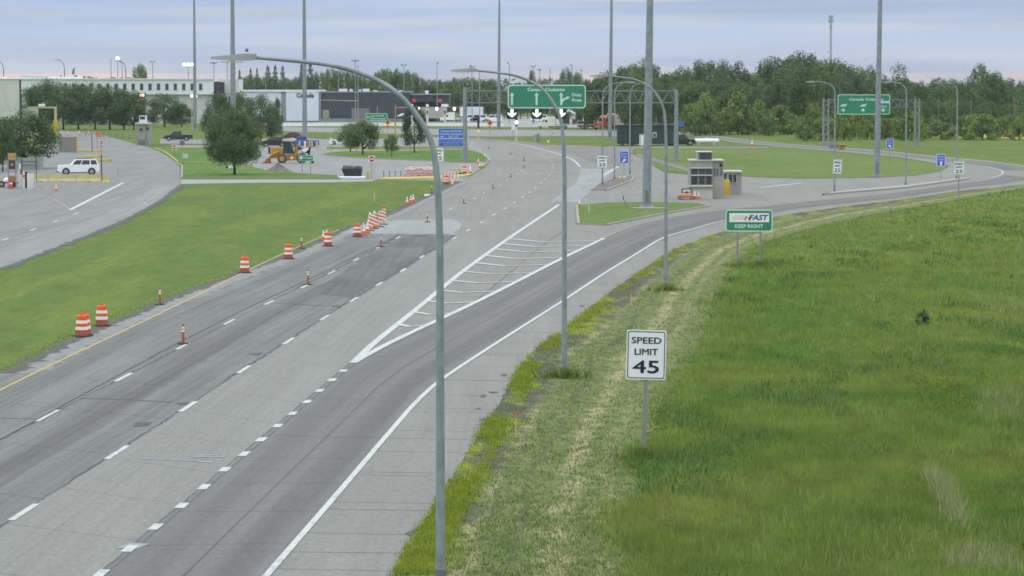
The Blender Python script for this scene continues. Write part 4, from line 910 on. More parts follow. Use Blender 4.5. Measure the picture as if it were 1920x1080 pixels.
# ---- traffic signals --------------------------------------------------------------
M_MASTO = pm('signal_mast_buff', (.34, .22, .155), .6, .1)
def signal_head(px, py, Y, label, r=2.7):
    c = V(px, py, Y); s = SY(Y); t = thing('traffic_light', label, 'traffic light', (c.x, Y - .3, c.z), 0, 'lit signal heads')
    b = MB(); b.prof(rrect(-r * s * 1.1, r * s * 1.1, -r * s * 1.2, r * s * 2.2, .1), -.15, .2); b.build('housing', M_SIGNB, t)
    b = MB(); b.lathe([(r * s * .85, 0), (r * s * .95, .05), (r * s * .7, .14)], n=14); b.v = [(v[0], -.15 - v[2], v[1] * 1.25) for v in b.v]; b.build('lamp', M_GLOW, t)
def signal_mast(px, pyb, ytop, xa, yarm, label, y_paint=None):
    loc = G(px, pyb); s = S(pyb); t = thing('signal_mast', label, 'signal mast', loc, 0, 'buff signal masts'); z = lambda q: (pyb - q) * s
    b = MB(); b.tube([(0, 0, 0), (0, 0, z(ytop))], [.17, .13], 10); b.build('pole', M_MASTO, t, True)
    if y_paint: b = MB(); b.tube([(0, 0, 0), (0, 0, z(y_paint))], .20, 10); b.build('base_sleeve', M_YEL, t, True)
    b = MB(); b.tube([(0, 0, z(yarm)), ((xa - px) * s, 0, z(yarm - 1.5))], [.13, .08], 8); b.build('mast_arm', M_MASTO, t, True); return loc.y
Ya = signal_mast(671.5, 247, 186, 600, 189.5, 'buff signal mast whose arm reaches left in front of the dark customs building')
Yb = signal_mast(741.5, 256, 197, 866, 202, 'buff signal mast with yellow foot carrying three lit signals', 228)
for px, lab in ((785, 'lit signal head nearest the buff mast'), (819, 'middle lit signal head on the buff mast arm'), (852, 'lit signal head at the far end of the buff mast arm')): signal_head(px, 204, Yb, lab)
t = thing('camera_housing', 'white flared camera housing clamped to the yellow footed mast', 'camera', (V(745, 217, Yb).x, Yb - .2, V(745, 217, Yb).z)); s = SY(Yb)
b = MB(); b.tube([(0, 0, -.1), (1.0 * 12 * s, 0, .25)], [.10, 3.2 * s], 10); b.build('shell', M_WHT, t, True); b = MB(); b.tube([(12 * s, 0, .25), (13.5 * s, 0, .28)], [3.2 * s, 2 * s], 10); b.build('cap', M_LUM, t, True)
def ped_signal(px, pyb, y0, y1, lit, label):
    loc = G(px, pyb); s = S(pyb); t = thing('signal_post', label, 'traffic light', loc, 0, 'short signal posts'); z = lambda q: (pyb - q) * s
    b = MB(); b.tube([(0, 0, 0), (0, 0, z(y1))], .09, 8); b.build('post', M_WHT, t); b = MB(); b.lathe([(.34, 0), (.30, .1), (.22, 1.1), (.1, 1.3)], n=10); b.build('base', M_PYEL, t)
    b = MB(); b.prof(rrect(-2.0 * s, 2.0 * s, z(y1), z(y0), .05), -.2, .15); b.build('housing', M_SIGNB, t)
    if lit: b = MB(); b.lathe([(2.7 * s, 0), (2.8 * s, .05), (2 * s, .12)], n=14); b.v = [(v[0], -.2 - v[2], v[1] * 1.15 + z(229.5)) for v in b.v]; b.build('lamp', M_GLOW, t)
    else: b = MB(); b.box((0, -.1, z(247)), (4 * s, .25, 3 * s)); b.build('push_button_plate', M_WHT, t)
ped_signal(897, 262, 219, 241, False, 'short signal post with dark heads left of the amber diamond')
ped_signal(968.5, 264, 223, 237, True, 'short signal post with a lit white head below the lane arrows')

# ---- work zone devices -----------------------------------------------------------
def drum_mesh(t):
    for k, (z0, z1, r0, r1, m) in enumerate(((.05, .30, .285, .275, M_ORGD), (.30, .44, .275, .27, M_WHT), (.44, .58, .265, .255, M_ORG), (.58, .72, .25, .245, M_WHT), (.72, .90, .24, .23, M_ORG))):
        b = MB(); b.lathe([(r0, z0), (r1, z1)], n=18); b.build('white_band' if m is M_WHT else 'body', m, t, True)
    b = MB(); b.lathe([(.225, .90), (.20, .94), (.10, .945)], n=18); b.box((0, 0, .97), (.20, .05, .08)); b.build('handle', M_ORG, t)
    b = MB(); b.lathe([(.38, 0), (.40, .02), (.36, .06), (.30, .07)], n=18); b.build('base', M_BLK, t)
proto = {}
DG = 'striped traffic drums along the left shoulder'
def put(kind, build, px, py, label, cat, group, rz=0.0, sc=1.0):
    loc = G(px, py, .02)
    if kind not in proto:
        t = thing(kind, label, cat, loc, rz, group); build(t); t.scale = (sc,) * 3; proto[kind] = t; return t
    return dup(proto[kind], loc, label, rz, group, (sc,) * 3)
for i, (x, y, lab) in enumerate(((153.5, 631, 'nearest orange and white drum, overlapping its neighbour on the grass edge'), (158.5, 629, 'orange and white drum just behind the nearest one'), (191, 611, 'orange and white drum leaning into the median grass'),
        (459, 511.5, 'lone orange and white drum on the shoulder below the first break in the grass'), (541, 485.5, 'orange and white drum with wide white bands midway along the shoulder'), (615, 461.5, 'orange and white drum with two cones behind it'), (670, 443.5, 'orange and white drum at the near end of the striped panels'),
        (870.5, 325.5, 'far drum at the curb of the grass island'), (837, 345, 'far drum beside the white trestle barricade'))):
    put('traffic_drum', drum_mesh, x, y, lab, 'traffic drum', DG, R(15 * i), .98)
def delin(t):
    b = MB(); b.lathe([(.055, .06), (.05, .5)], n=10); b.build('tube', M_ORGD, t, True)
    for z in (.55, .68): b = MB(); b.lathe([(.056, z - .045), (.056, z + .045)], n=10); b.build('reflective_band', M_WHT, t, True)
    b = MB(); b.lathe([(.05, .5), (.05, .80), (.03, .83)], n=10); b.build('tube_top', M_ORGD, t, True)
    b = MB(); b.lathe([(.25, 0), (.25, .03), (.10, .06)], n=8); b.build('base', M_BLK, t)
DL = [(343.5, 645, 'nearest orange tubular post on the lane dashes'), (577.5, 533.5, 'second orange tubular post on the lane dashes'), (714.5, 463, 'dark tubular post in front of the pale concrete patch'), (801.5, 416.5, 'tubular post standing on the pale concrete patch'), (869.5, 381.5, 'tubular post just right of the nearest lamp pole'), (924, 353.5, 'tubular post right of the pole, before the curve'), (958, 332, 'tubular post at the start of the curve'), (982.5, 315, 'tubular post at the outside of the curve, nearer of two'), (982.5, 301, 'tubular post at the outside of the curve, farther of two'), (957.5, 289.5, 'tubular post after the curve below the lit signal'), (916.5, 279, 'farthest tubular post near the amber diamond'),
      (300, 571, 'slim tubular post leaning on the grass edge'), (565.5, 466, 'slim tubular post on the grass between two drums'), (681, 436, 'tubular post behind the drum beside the striped panels'), (809.5, 361, 'pale tubular post on the grass left of the nearest lamp pole')]
for x, y, lab in DL: put('delineator_post', delin, x, y, lab, 'delineator', 'orange tubular posts')
def cone_mesh(t):
    b = MB(); b.lathe([(.16, .03), (.115, .28)], n=12); b.build('lower_cone', M_ORG, t, True); b = MB(); b.lathe([(.115, .28), (.085, .44)], n=12); b.build('reflective_collar', M_WHT, t, True)
    b = MB(); b.lathe([(.085, .44), (.074, .50)], n=12); b.build('mid_cone', M_ORG, t, True); b = MB(); b.lathe([(.074, .50), (.05, .62), (.025, .72)], n=12); b.build('cone_tip', M_WHT, t, True)
    b = MB(); b.box((0, 0, .015), (.38, .38, .03)); b.build('base', M_ORGD, t)
CN = [(606.5, 451, 'cone standing behind the drum on its left', 1), (612.5, 450, 'cone standing directly behind the drum', 1), (682.5, 440.5, 'short cone right of the drum by the striped panels', 1), (689, 437, 'cone leaning against the first striped panel', 1.1), (763.5, 384, 'pale topped cone nearest of three on the grass edge', 1), (770.5, 380.5, 'middle cone of three on the grass edge', 1), (775, 379, 'last cone of three on the grass edge', 1.05),
      (882, 325.5, 'orange cone on the curb right of the far drum', 1.1), (897, 306.5, 'pale topped cone at the island tip', 1), (900, 315, 'cone on the road just below the island tip', 1.15), (909, 296, 'white cone on the island grass tip', .9), (900, 287, 'farthest cone on the island grass tip', .9), (918, 303.5, 'cone on the outermost curb of the island', .8), (905, 313, 'small cone leaning at the island tip curb', .8),
      (848, 349, 'cone in front of the white trestle barricade', 1.0), (1086.5, 387, 'cone at the left corner of the grass triangle', .9), (105.5, 358, 'white topped cone on the gravel island', .95), (882, 321, 'second cone behind the orange one on the curb', .9), (1303, 373, 'tall white striped cone beside the orange cart', 1.05), (1310, 373, 'white striped cone nearest the booth plinth', .95),
      (113.5, 255, 'cone left on the plaza below the yellow gantry', 1.3), (127, 254, 'white cone on the plaza below the yellow gantry', 1.3), (149.5, 254, 'tall orange cone near the roadwork notice', 1.5), (166.5, 253, 'pale cone left of the roadwork notice', 1.3), (1410, 274.5, 'orange cone on the service lane by the white tank', 1.5), (499, 240, 'orange cone on the far road behind the trees', 2.0), (491, 239.5, 'orange cone left of another on the far road', 2.0),
      (1180, 273, 'pale cone at the left end of the dark green shed', 1.0), (1165, 273, 'white cone in front of the dark green shed', 1.0)]
for x, y, lab, sc in CN: put('traffic_cone', cone_mesh, x, y, lab, 'traffic cone', 'orange traffic cones', random.uniform(0, 1.5), sc)
def panel_mesh(t):
    board('panel', -.15, .15, .25, 1.22, -.02, .03, M_WHT, t, .03)
    b = MB(); b.flat = True
    for k in range(4):
        z = .18 + .27 * k; P = [(-.145, z + .26), (-.145, z + .12), (.145, z - .02), (.145, z + .12)]; P = [(x, min(1.2, max(.27, q))) for x, q in P]; b.add([(x, -.026, q) for x, q in P], [[0, 1, 2, 3]])
    b.build('stripes', M_ORG, t); b = MB(); b.box((0, .03, .6), (.05, .04, 1.2)); b.build('upright', M_ORGD, t); b = MB(); b.box((0, 0, .03), (.55, .40, .06)); b.build('base', M_BLK, t)
for i, (x, y, lab) in enumerate(((695, 433, 'nearest diagonal striped panel of the row on the shoulder'), (702.5, 429, 'second diagonal striped panel of the row'), (712.5, 425.5, 'third diagonal striped panel of the row'), (720, 421, 'farthest diagonal striped panel of the row, orange lamp on top'))): put('striped_panel', panel_mesh, x, y, lab, 'vertical panel', 'striped vertical panels on the shoulder', R(12), 1.0)
for x, y in ((694, 429), (702, 426)): put('traffic_cone', cone_mesh, x, y, 'cone perched behind the left striped panels' if x < 700 else 'cone perched behind the second striped panel', 'traffic cone', 'orange traffic cones', 0, 1.75)
t = thing('warning_lamp', 'round orange warning lamp on top of the farthest striped panel', 'warning lamp', G(720, 421) + Vector((0, 0, 1.27))); b = MB(); b.lathe([(.05, -.03), (.05, .03)]); b.build('foot', M_YEL, t); b = MB(); b.lathe([(.02, .03), (.10, .08), (.11, .14), (.10, .2), (.02, .25)], n=12); b.build('lamp', M_ORG, t, True)
# the crowd of stored panels on the lot kerb
M_FRED = pm('faded_red', (.34, .055, .05), .7, .15)
def stored_mesh(t):
    board('panel', -.16, .16, .12, 1.0, -.02, .03, pm('faded_white', (.78, .70, .68), .7, .12), t, .03)
    b = MB(); b.flat = True
    for k in range(3):
        z = -.35 + .42 * k; P = [(-.155, z + .85), (-.155, z + .67), (.155, z), (.155, z + .18)]; b.add([(x, -.026, min(.98, max(.14, q))) for x, q in P], [[0, 1, 2, 3]])
    b.build('stripes', M_FRED, t); b = MB(); b.box((0, 0, .06), (.42, .36, .12)); b.build('base', M_FRED, t)
k = 0
for i in range(9):
    for j in range(2):
        x = 764 + i * 5.9 + j * 2.8 + random.uniform(-.8, .8); y = 331.3 - .14 * i - j * 1.6
        q_ = put('stored_panel', stored_mesh, x, y, ('stored striped panel in the front row on the lot kerb' if j == 0 else 'stored striped panel in the back row on the lot kerb'), 'vertical panel', 'stored panels front row' if j == 0 else 'stored panels back row', R(random.uniform(-25, 25)), 1.08)
        q_.scale = (1.75 if (i + j) % 2 else -1.75, 1.1, random.uniform(.92, 1.2))
def trestle(t):
    for z in (.35, .65, .95):
        b = MB(); b.box((0, -.03, z), (1.5, .04, .2)); b.build('board', M_WHT, t); b = MB(); b.flat = True
        for k in range(4): a = -.7 + k * .36; b.add([(a, -.055, z - .095), (a + .16, -.055, z - .095), (a + .26, -.055, z + .095), (a + .10, -.055, z + .095)], [[0, 1, 2, 3]])
        b.build('stripes', M_ORG, t)
    for x in (-.6, .6): b = MB(); b.box((x, 0, .55), (.06, .06, 1.1)); b.box((x, 0, .03), (.08, 1.0, .06)); b.build('leg', M_WHT, t)
put('trestle_barricade', trestle, 840, 341, 'white and orange trestle barricade nearer the lamp pole', 'barricade', 'trestle barricades'); put('trestle_barricade', trestle, 848, 338, 'white and orange trestle barricade behind the nearer one', 'barricade', 'trestle barricades', R(8))
put('trestle_barricade', trestle, 873, 320, 'trestle barricade beside the far drum', 'barricade', 'trestle barricades', R(-10), .8)
def barrel_light(t): b = MB(); b.lathe([(.17, .1), (.2, .3), (.17, .6), (.05, .65)], n=10); b.build('body', M_PYEL, t, True); b = MB(); b.lathe([(.25, 0), (.25, .1)]); b.build('base', M_BLK, t)
for x, y, lab in ((852, 327, 'pale yellow barrel on the kerb left of the far drum'), (861, 326.5, 'pale yellow barrel on the kerb nearest the far drum')): put('sand_barrel', barrel_light, x, y, lab, 'barrel', 'pale sand barrels', 0, 1.2)
t = thing('traffic_cone', 'cone tipped over on the grass edge below the lot', 'traffic cone', G(801, 367.5, .15)); b = MB(); b.tube([(-.3, 0, 0), (.3, 0, .12)], [.17, .05], 10); b.build('lower_cone', M_WHT, t, True); b = MB(); b.box((-.33, 0, .05), (.04, .38, .4)); b.build('base', M_BLK, t)
def bollard(px, pyb, h, r, m, label, group, cat='bollard', cap=None):
    loc = G(px, pyb); t = thing('bollard', label, cat, loc, 0, group); b = MB(); b.lathe([(r, 0), (r, h - r * .6), (r * .8, h - r * .2), (r * .3, h)], n=12); b.build('post', m, t, True)
    b = MB(); b.lathe([(r * 1.35, 0), (r * 1.35, .05)], n=12); b.build('collar', M_KERB, t)
for x, y, lab in ((687.5, 336, 'yellow bollard nearer the black dumpster'), (692.3, 336, 'yellow bollard nearer the no entry sign')): bollard(x, y, 1.05, .13, M_PYEL, lab, 'yellow bollards by the dumpster')
for x, lab in ((719.5, 'first thin dark post on the lot kerb'), (730.5, 'second thin dark post on the lot kerb'), (741, 'third thin dark post on the lot kerb'), (751.5, 'fourth thin dark post on the lot kerb, next to the stored panels')): bollard(x, 333, .85, .035, M_SIGNB, lab, 'thin dark posts on the lot kerb')
for x, m, lab in ((561.5, M_PYEL, 'yellow bollard left of the mast behind the backhoe'), (572, M_WHT, 'white bollard at the mast behind the backhoe'), (576, M_ORGD, 'red bollard right of the mast'), (580.5, M_PYEL, 'yellow bollard second right of the mast'), (585, M_PYEL, 'yellow bollard third right of the mast'), (594, M_PYEL, 'yellow bollard alone at the end of the row')): bollard(x, 276.5, 1.15, .14, m, lab, 'bollards behind the backhoe')

# ---- survey stakes and small things on the verge ----------------------------------
def stake(px, pyb, h, label, m, tip=None):
    t = thing('survey_stake', label, 'stake', G(px, pyb), 0, 'survey stakes'); b = MB(); b.box((0, 0, h / 2), (.045, .02, h)); b.build('lath', m, t)
    if tip: b = MB(); b.box((0, 0, h - .06), (.06, .03, .16)); b.build('ribbon', tip, t)
M_LATH = pm('lath', (.55, .42, .13), .8, .1)
stake(967, 822, .80, 'bright yellow stake with an orange tip on the near verge', M_LATH, M_ORG); stake(1018, 764, .40, 'short faded stake behind the yellow one', pm('lath_old', (.34, .25, .16), .9, .1)); stake(1183, 574, .75, 'thin orange stake on the muddy verge by the second lamp', M_LATH, M_ORG)
stake(1104, 401, .8, 'white stake on the grass triangle', M_WHT); stake(702, 378, .75, 'leaning white marker stake in the median grass', M_WHT)
t = thing('hydrant_marker', 'leaning dark rod with a black top on the grass triangle', 'marker', G(1177, 391)); b = MB(); b.tube([(0, 0, 0), (-.38, 0, .85)], .03, 6); b.build('rod', M_GALVD, t); b = MB(); b.box((-.40, 0, .95), (.07, .05, .36)); b.build('reflector', M_SIGNB, t)
t = thing('foundation_pad', 'concrete pad under the thickest mast', 'concrete pad', G(1212, 391, .12)); b = MB(); b.box((.3, 0, .01), (3.0, 1.6, .12)); b.build('slab', M_KERB, t)
def weed_tuft(px, py, n, h, label, dk=1):
    t = thing('grass_tuft', label, 'weeds', G(px, py, .03), 0, 'rank tufts at the pole feet'); b = MB(); b.flat = True
    for _ in range(n):
        a = random.uniform(0, 6.3); r = abs(random.gauss(0, .5)); x, y = r * math.cos(a), r * math.sin(a) * .8; l = h * random.uniform(.5, 1.2); w = random.uniform(.02, .045); d = random.uniform(0, 3.14); q = random.gauss(0, .35)
        b.add([(x - w * math.cos(d), y - w * math.sin(d), 0), (x + w * math.cos(d), y + w * math.sin(d), 0), (x + q * l, y + random.gauss(0, .3) * l, l)], [[0, 1, 2]])
    tag(b.build('blades', M_B1, t), None, None, kind='stuff')
weed_tuft(1058, 708, 220, .42, 'rank grass round the foot of the second davit lamp'); weed_tuft(1248, 545, 240, .40, 'rank grass round the foot of the third davit lamp'); weed_tuft(1207, 862, 260, .40, 'rank grass round the foot of the speed limit 45 post'); weed_tuft(1383, 499, 150, .35, 'rank grass at the left foot of the FAST sign'); weed_tuft(1427, 501, 180, .4, 'rank grass at the right foot of the FAST sign')
# ================================================================== BUILDINGS AND VEHICLES
M_PANELW = pm('wall_panel_white', (.70, .76, .81), .6, .06, .15)
M_PANELB = pm('wall_panel_blue', (.62, .70, .77), .55, .07, .12)
M_DARKW = pm('wall_panel_charcoal', (.040, .048, .066), .55, .12, .1)
M_GLASS = pm('window_glass', (.05, .065, .075), .15, .15, .3)
M_TRIM = pm('roof_trim', (.72, .78, .84), .5, .05, .2)
M_BEIGE = pm('block_beige', (.54, .56, .53), .85, .10, .25)
M_TAUPE = pm('stucco_taupe', (.29, .285, .265), .85, .10, .5)
M_TAUPEL = pm('stucco_light', (.50, .50, .46), .85, .08, .6)
M_WINW = pm('window_frame_white', (.55, .57, .55), .5, .05)
M_SHED = pm('shed_green', (.028, .052, .048), .6, .15, .4)
M_CARW = pm('car_paint_white', (.78, .83, .87), .25, .04, .6)
M_TYRE = pm('tyre', (.022, .022, .024), .85, .15)
M_RIM = pm('rim', (.32, .33, .34), .4, .1, metal=.4)
M_CGL = pm('car_glass', (.025, .03, .038), .12, .1)
M_TRIMB = pm('black_trim', (.02, .021, .024), .5, .15)
M_HEADL = pm('headlight', (.45, .47, .48), .2, .05)
M_TAILL = pm('taillight', (.30, .02, .02), .3, .05)

def wallbox(t, x0, x1, z0, z1, dep, m, name='wall', y=0.0):
    b = MB(); b.box(((x0 + x1) / 2, y + dep / 2, (z0 + z1) / 2), (x1 - x0, dep, z1 - z0)); return b.build(name, m, t)
def bld(name, label, px0, Y, cat='building'):
    o = V(px0, 200, Y); return thing(name, label, cat, (o.x, Y, 0)), (lambda px: V(px, 200, Y).x - o.x), (lambda py: V(960, py, Y).z)

# long white building with a row of windows
t, X, Z = bld('customs_office', 'long two storey white building with a row of small square windows, behind the trees', 220, 860)
wallbox(t, X(40), X(400), Z(177), Z(149), 24, M_PANELW); wallbox(t, X(40), X(400), 0, Z(177) - .003, 23, pm('wall_lower', (.50, .53, .54), .7, .08, .2), 'lower_wall', 1.0)
wallbox(t, X(39), X(401), Z(149) + .003, Z(147), 25, M_TRIM, 'roof_trim', -.4)
wallbox(t, X(40), X(82), Z(149), Z(142), 22, pm('wall_tan', (.58, .60, .58), .7, .08, .2), 'penthouse', .3); wallbox(t, X(82.2), X(150), Z(146.9), Z(144), 18, M_PANELW, 'parapet', 2)
for i in range(17):
    c = 124 + 15.72 * i; w = wallbox(t, X(c - 3.6), X(c + 3.6), Z(169.5), Z(156), .12, M_WINW, 'window', -.10); wallbox(w, X(c - 2.8), X(c + 2.8), Z(168.8), Z(156.8), .05, M_GLASS, 'pane', -.16)
wallbox(t, X(400.5), X(412), 0, Z(153), 20, M_DARKW, 'stair_tower', .4); wallbox(t, X(412.2), X(420), Z(176), Z(154), 20, M_DARKW, 'dark_bay', 2); wallbox(t, X(409), X(446), Z(174), Z(148.5), 18, pm('wall_tan', (.58, .60, .58), .7, .08, .2), 'plant_room', 6); wallbox(t, X(446.3), X(455), Z(174), Z(148.5), 18, M_PANELW, 'plant_room_end', 6.1); t.rotation_euler.z = R(5.4)
# second customs building
t, X, Z = bld('customs_hall', 'low pale blue customs hall with dark letters Canada and a charcoal wing', 600, 905)
wallbox(t, X(412), X(527.5), 0, Z(172), 30, pm('wall_cream', (.40, .42, .38), .7, .08, .2)); wallbox(t, X(450), X(527.3), .3, Z(173), .2, M_PANELB, 'wall_panel', -.2); wallbox(t, X(527.6), X(536.5), .3, Z(173), .3, pm('wall_grey', (.22, .25, .28), .6, .06), 'wall_panel', -.3)
wallbox(t, X(536.6), X(597.5), .3, Z(172), 29.5, M_PANELB, 'wall', -.4); wallbox(t, X(411), X(600), Z(172) + .003, Z(168.5), 31, M_TRIM, 'roof_trim', -.6)
wallbox(t, X(597.6), X(602), 0, Z(171), 30, pm('wall_grey', (.22, .25, .28), .6, .06), 'corner_post', -.2)
wallbox(t, X(602.2), X(768), 0, Z(173.5), 28, M_DARKW, 'charcoal_wing', .2); wallbox(t, X(602.2), X(770), Z(173.5) + .003, Z(171.3), 28.6, pm('roof_grey', (.25, .28, .31), .5, .06), 'roof_trim', 0)
wallbox(t, X(768.2), X(812), Z(191), Z(178), 24, M_DARKW, 'canopy_fascia', 1.5); wallbox(t, X(768.2), X(842), Z(178) + .003, Z(176), 25, pm('roof_grey', (.25, .28, .31), .5, .06), 'canopy_roof', 1); wallbox(t, X(812.2), X(842), Z(195), Z(178.2), 22, pm('wall_dark', (.055, .06, .07), .6, .1), 'canopy_bay', 2.2)
wallbox(t, X(768.2), X(842), 0, Z(191), 12, pm('wall_dark', (.055, .06, .07), .6, .1), 'rear_wall', 14)
lettering('Canada', X(556), X(589), Z(183), Z(174.5), -.5, M_SIGNB, t, .03)
for a, c, y0 in ((634, 649, 166.5), (654, 659, 167), (679, 691, 166.5), (699, 706, 169.3), (747, 753, 169.5), (672, 675, 168)): wallbox(t, X(a), X(c), Z(171.3) + .01, Z(y0), 3, M_PANELW, 'roof_unit', 4)
wallbox(t, X(797), X(802.5), Z(176), Z(170), 2.5, M_PANELW, 'roof_unit', 4)
for a, c in ((659, 670), (672, 692)): wallbox(t, X(a), X(c), .2, Z(203), .25, pm('door_grey', (.16, .18, .20), .5, .1), 'dock_door', -.05)
for px, lab in ((776, 'oval'), (825, 'oval')):
    b = MB(); s = SY(905); b.lathe([(4.2 * s, 0), (4.2 * s, .1)], n=18); b.v = [(v[0] + X(px), 1.2 - v[2], v[1] * .8 + Z(188.5)) for v in b.v]; b.build('lane_light', pm('lane_red', (.45, .045, .06), .5, .05, emit=.25), t)
wallbox(t, X(602.5), X(767), Z(229), Z(222), .5, pm('screen_grey', (.20, .22, .235), .7, .15, .2), 'plinth_screen', -3)
# inspection booths beneath the canopy
for px, lab in ((772, 'white inspection booth left of the parked trailer'), (801, 'white inspection booth behind the trailer'), (834, 'tall white inspection booth with flared cap right of the trailer')):
    t, X, Z = bld('inspection_booth', lab, px, 880, 'booth'); s = SY(880); wallbox(t, -2.0 * s, 2.0 * s, 0, Z(197), 2.2, M_WINW); wallbox(t, -6.5 * s if px == 834 else -2.4 * s, 6.5 * s if px == 834 else 2.4 * s, Z(200), Z(195.2), 2.8, M_TRIM, 'cap', -.3); wallbox(t, -1.4 * s, 1.4 * s, Z(214), Z(207), .1, M_GLASS, 'window', -.08)
# beige building at the left edge
t, X, Z = bld('block_building', 'beige block building cut by the left edge', 0, 610)
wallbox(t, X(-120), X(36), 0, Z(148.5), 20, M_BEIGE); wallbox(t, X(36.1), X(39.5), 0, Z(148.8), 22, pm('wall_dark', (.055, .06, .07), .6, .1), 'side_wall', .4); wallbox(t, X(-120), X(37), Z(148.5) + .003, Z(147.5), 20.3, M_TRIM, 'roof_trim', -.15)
wallbox(t, X(37), X(71), 0, Z(205), 10, M_BEIGE, 'low_wing', 8); wallbox(t, X(5), X(12), Z(147.3), Z(144), 2, M_TRIM, 'roof_vent', 5); t.rotation_euler.z = R(9.6)
# toll booth on the right
def tollbooth():
    p = G(1331, 373); s = S(373); t = thing('control_booth', 'taupe two storey control booth with six paned window on a concrete plinth', 'booth', p, R(0)); z = lambda y: (373 - y) * s; x = lambda q: (q - 1331) * s
    wallbox(t, x(1293), x(1336), 0, z(349), 2.6, M_TAUPEL, 'plinth', -.02); wallbox(t, x(1291), x(1337), z(351), z(349.6), 2.9, M_KERB, 'plinth_cap', -.25)
    wallbox(t, x(1295), x(1336.5), z(349), z(302), 4.2, M_TAUPE, 'wall', .4); wallbox(t, x(1336.6), x(1357), 0, z(302.2), 3.9, pm('stucco_side', (.33, .32, .30), .85, .1, .5), 'side_wall', .55)
    wallbox(t, x(1294), x(1358), z(302) + .003, z(300), 4.6, M_TAUPEL, 'roof_edge', .3); wallbox(t, x(1309.5), x(1336), z(300) + .003, z(286), 3, M_TAUPE, 'roof_cabin', 1); wallbox(t, x(1308.5), x(1337), z(286) + .003, z(285), 3.3, M_TAUPEL, 'cabin_roof', .8)
    w = wallbox(t, x(1312), x(1330), z(300) + .05, z(287.5), .1, M_GLASS, 'window', .86); wallbox(t, x(1331), x(1335), z(300) + .05, z(287.5), .1, M_GLASS, 'window', .86)
    for a in (1296.5, 1311.5, 1324.5):
        c = a + (11.5 if a < 1300 else 10); w = wallbox(t, x(a), x(c), z(346.5), z(330), .1, M_GLASS, 'window', .28); f = wallbox(t, x(a), x(c), z(327.5), z(316.5), .1, M_GLASS, 'window', .28)
        wallbox(w, x((a + c) / 2) - .03, x((a + c) / 2) + .03, z(346.5), z(330), .03, M_SIGNB, 'glazing_bar', .25)
    for yy in (348, 328.7, 315): wallbox(t, x(1295.5), x(1336), z(yy) - .06, z(yy) + .06, .22, M_TAUPEL, 'ledge', .19)
    for a in (1339, 1344, 1351): wallbox(t, x(a), x(a + 3.2), z(330), z(316.5), .08, pm('tinted_glass', (.12, .13, .135), .3, .1), 'window', .5)
    b = MB(); b.box((x(1352), .4, z(310)), (.22, .3, .3)); b.build('wall_lamp', M_SIGNB, t)
tollbooth()
p = G(1374, 366); s = S(366); t = thing('attendant_booth', 'small taupe attendant booth with white framed window and yellow bollards in front', 'booth', p); z = lambda y: (366 - y) * s; x = lambda q: (q - 1374) * s
wallbox(t, x(1359), x(1383), 0, z(323.5), 2.6, M_TAUPE, 'wall', .3); wallbox(t, x(1383.1), x(1391), 0, z(323.7), 2.5, pm('stucco_side', (.33, .32, .30), .85, .1, .5), 'side_wall', .35); wallbox(t, x(1356), x(1392), z(323.5) + .003, z(320.6), 3.2, M_TAUPEL, 'roof', 0)
w = wallbox(t, x(1364), x(1382.5), z(343.5), z(325), .12, M_WINW, 'window', .2)
wallbox(w, x(1366), x(1373), z(342), z(326.8), .05, M_GLASS, 'pane', .16); wallbox(w, x(1374.5), x(1381), z(342), z(326.8), .05, M_GLASS, 'pane', .16); wallbox(t, x(1356.5), x(1362.5), z(343), z(325.5), .1, M_WINW, 'door', .22); wallbox(t, x(1357.3), x(1361.8), z(340), z(326.5), .05, M_GLASS, 'door_pane', .18)
for px, py, h, lab in ((1360, 368, 1.65, 'yellow bollard at the left of the attendant booth'), (1365, 367.5, 1.6, 'second yellow bollard at the attendant booth'), (1374, 365.5, 2.0, 'tall yellow bollard under the booth window'), (1381, 364, 2.1, 'tall yellow bollard at the right of the attendant booth')): bollard(px, py, h, .17, M_YEL, lab, 'yellow bollards at the attendant booth')
# left checkpoint booth
p = G(267, 272); s = S(272); t = thing('checkpoint_booth', 'narrow taupe checkpoint booth with glazed top beside the inbound road', 'booth', p); z = lambda y: (272 - y) * s; x = lambda q: (q - 267) * s
wallbox(t, x(255), x(273), 0, z(233), 4, M_TAUPE, 'wall', .3); wallbox(t, x(273.1), x(280), 0, z(233), 3.6, pm('stucco_side', (.33, .32, .30), .85, .1, .5), 'side_wall', .5); wallbox(t, x(253), x(281), z(233) + .003, z(230.5), 4.8, M_TAUPEL, 'roof', 0); wallbox(t, x(260), x(272), z(230.5) + .003, z(217), 2.4, M_PANELB, 'top_cabin', 1); wallbox(t, x(261.5), x(271), z(224), z(218.5), .1, M_GLASS, 'window', .88)
wallbox(t, x(261.5), x(267.5), z(245), z(241), .1, M_GLASS, 'window', .2); wallbox(t, x(274), x(279), z(244), z(239), .1, M_GLASS, 'window', .42); wallbox(t, x(259), x(272), z(270), z(262), .12, pm('door_grey', (.16, .18, .20), .5, .1), 'vent_panel', .18)
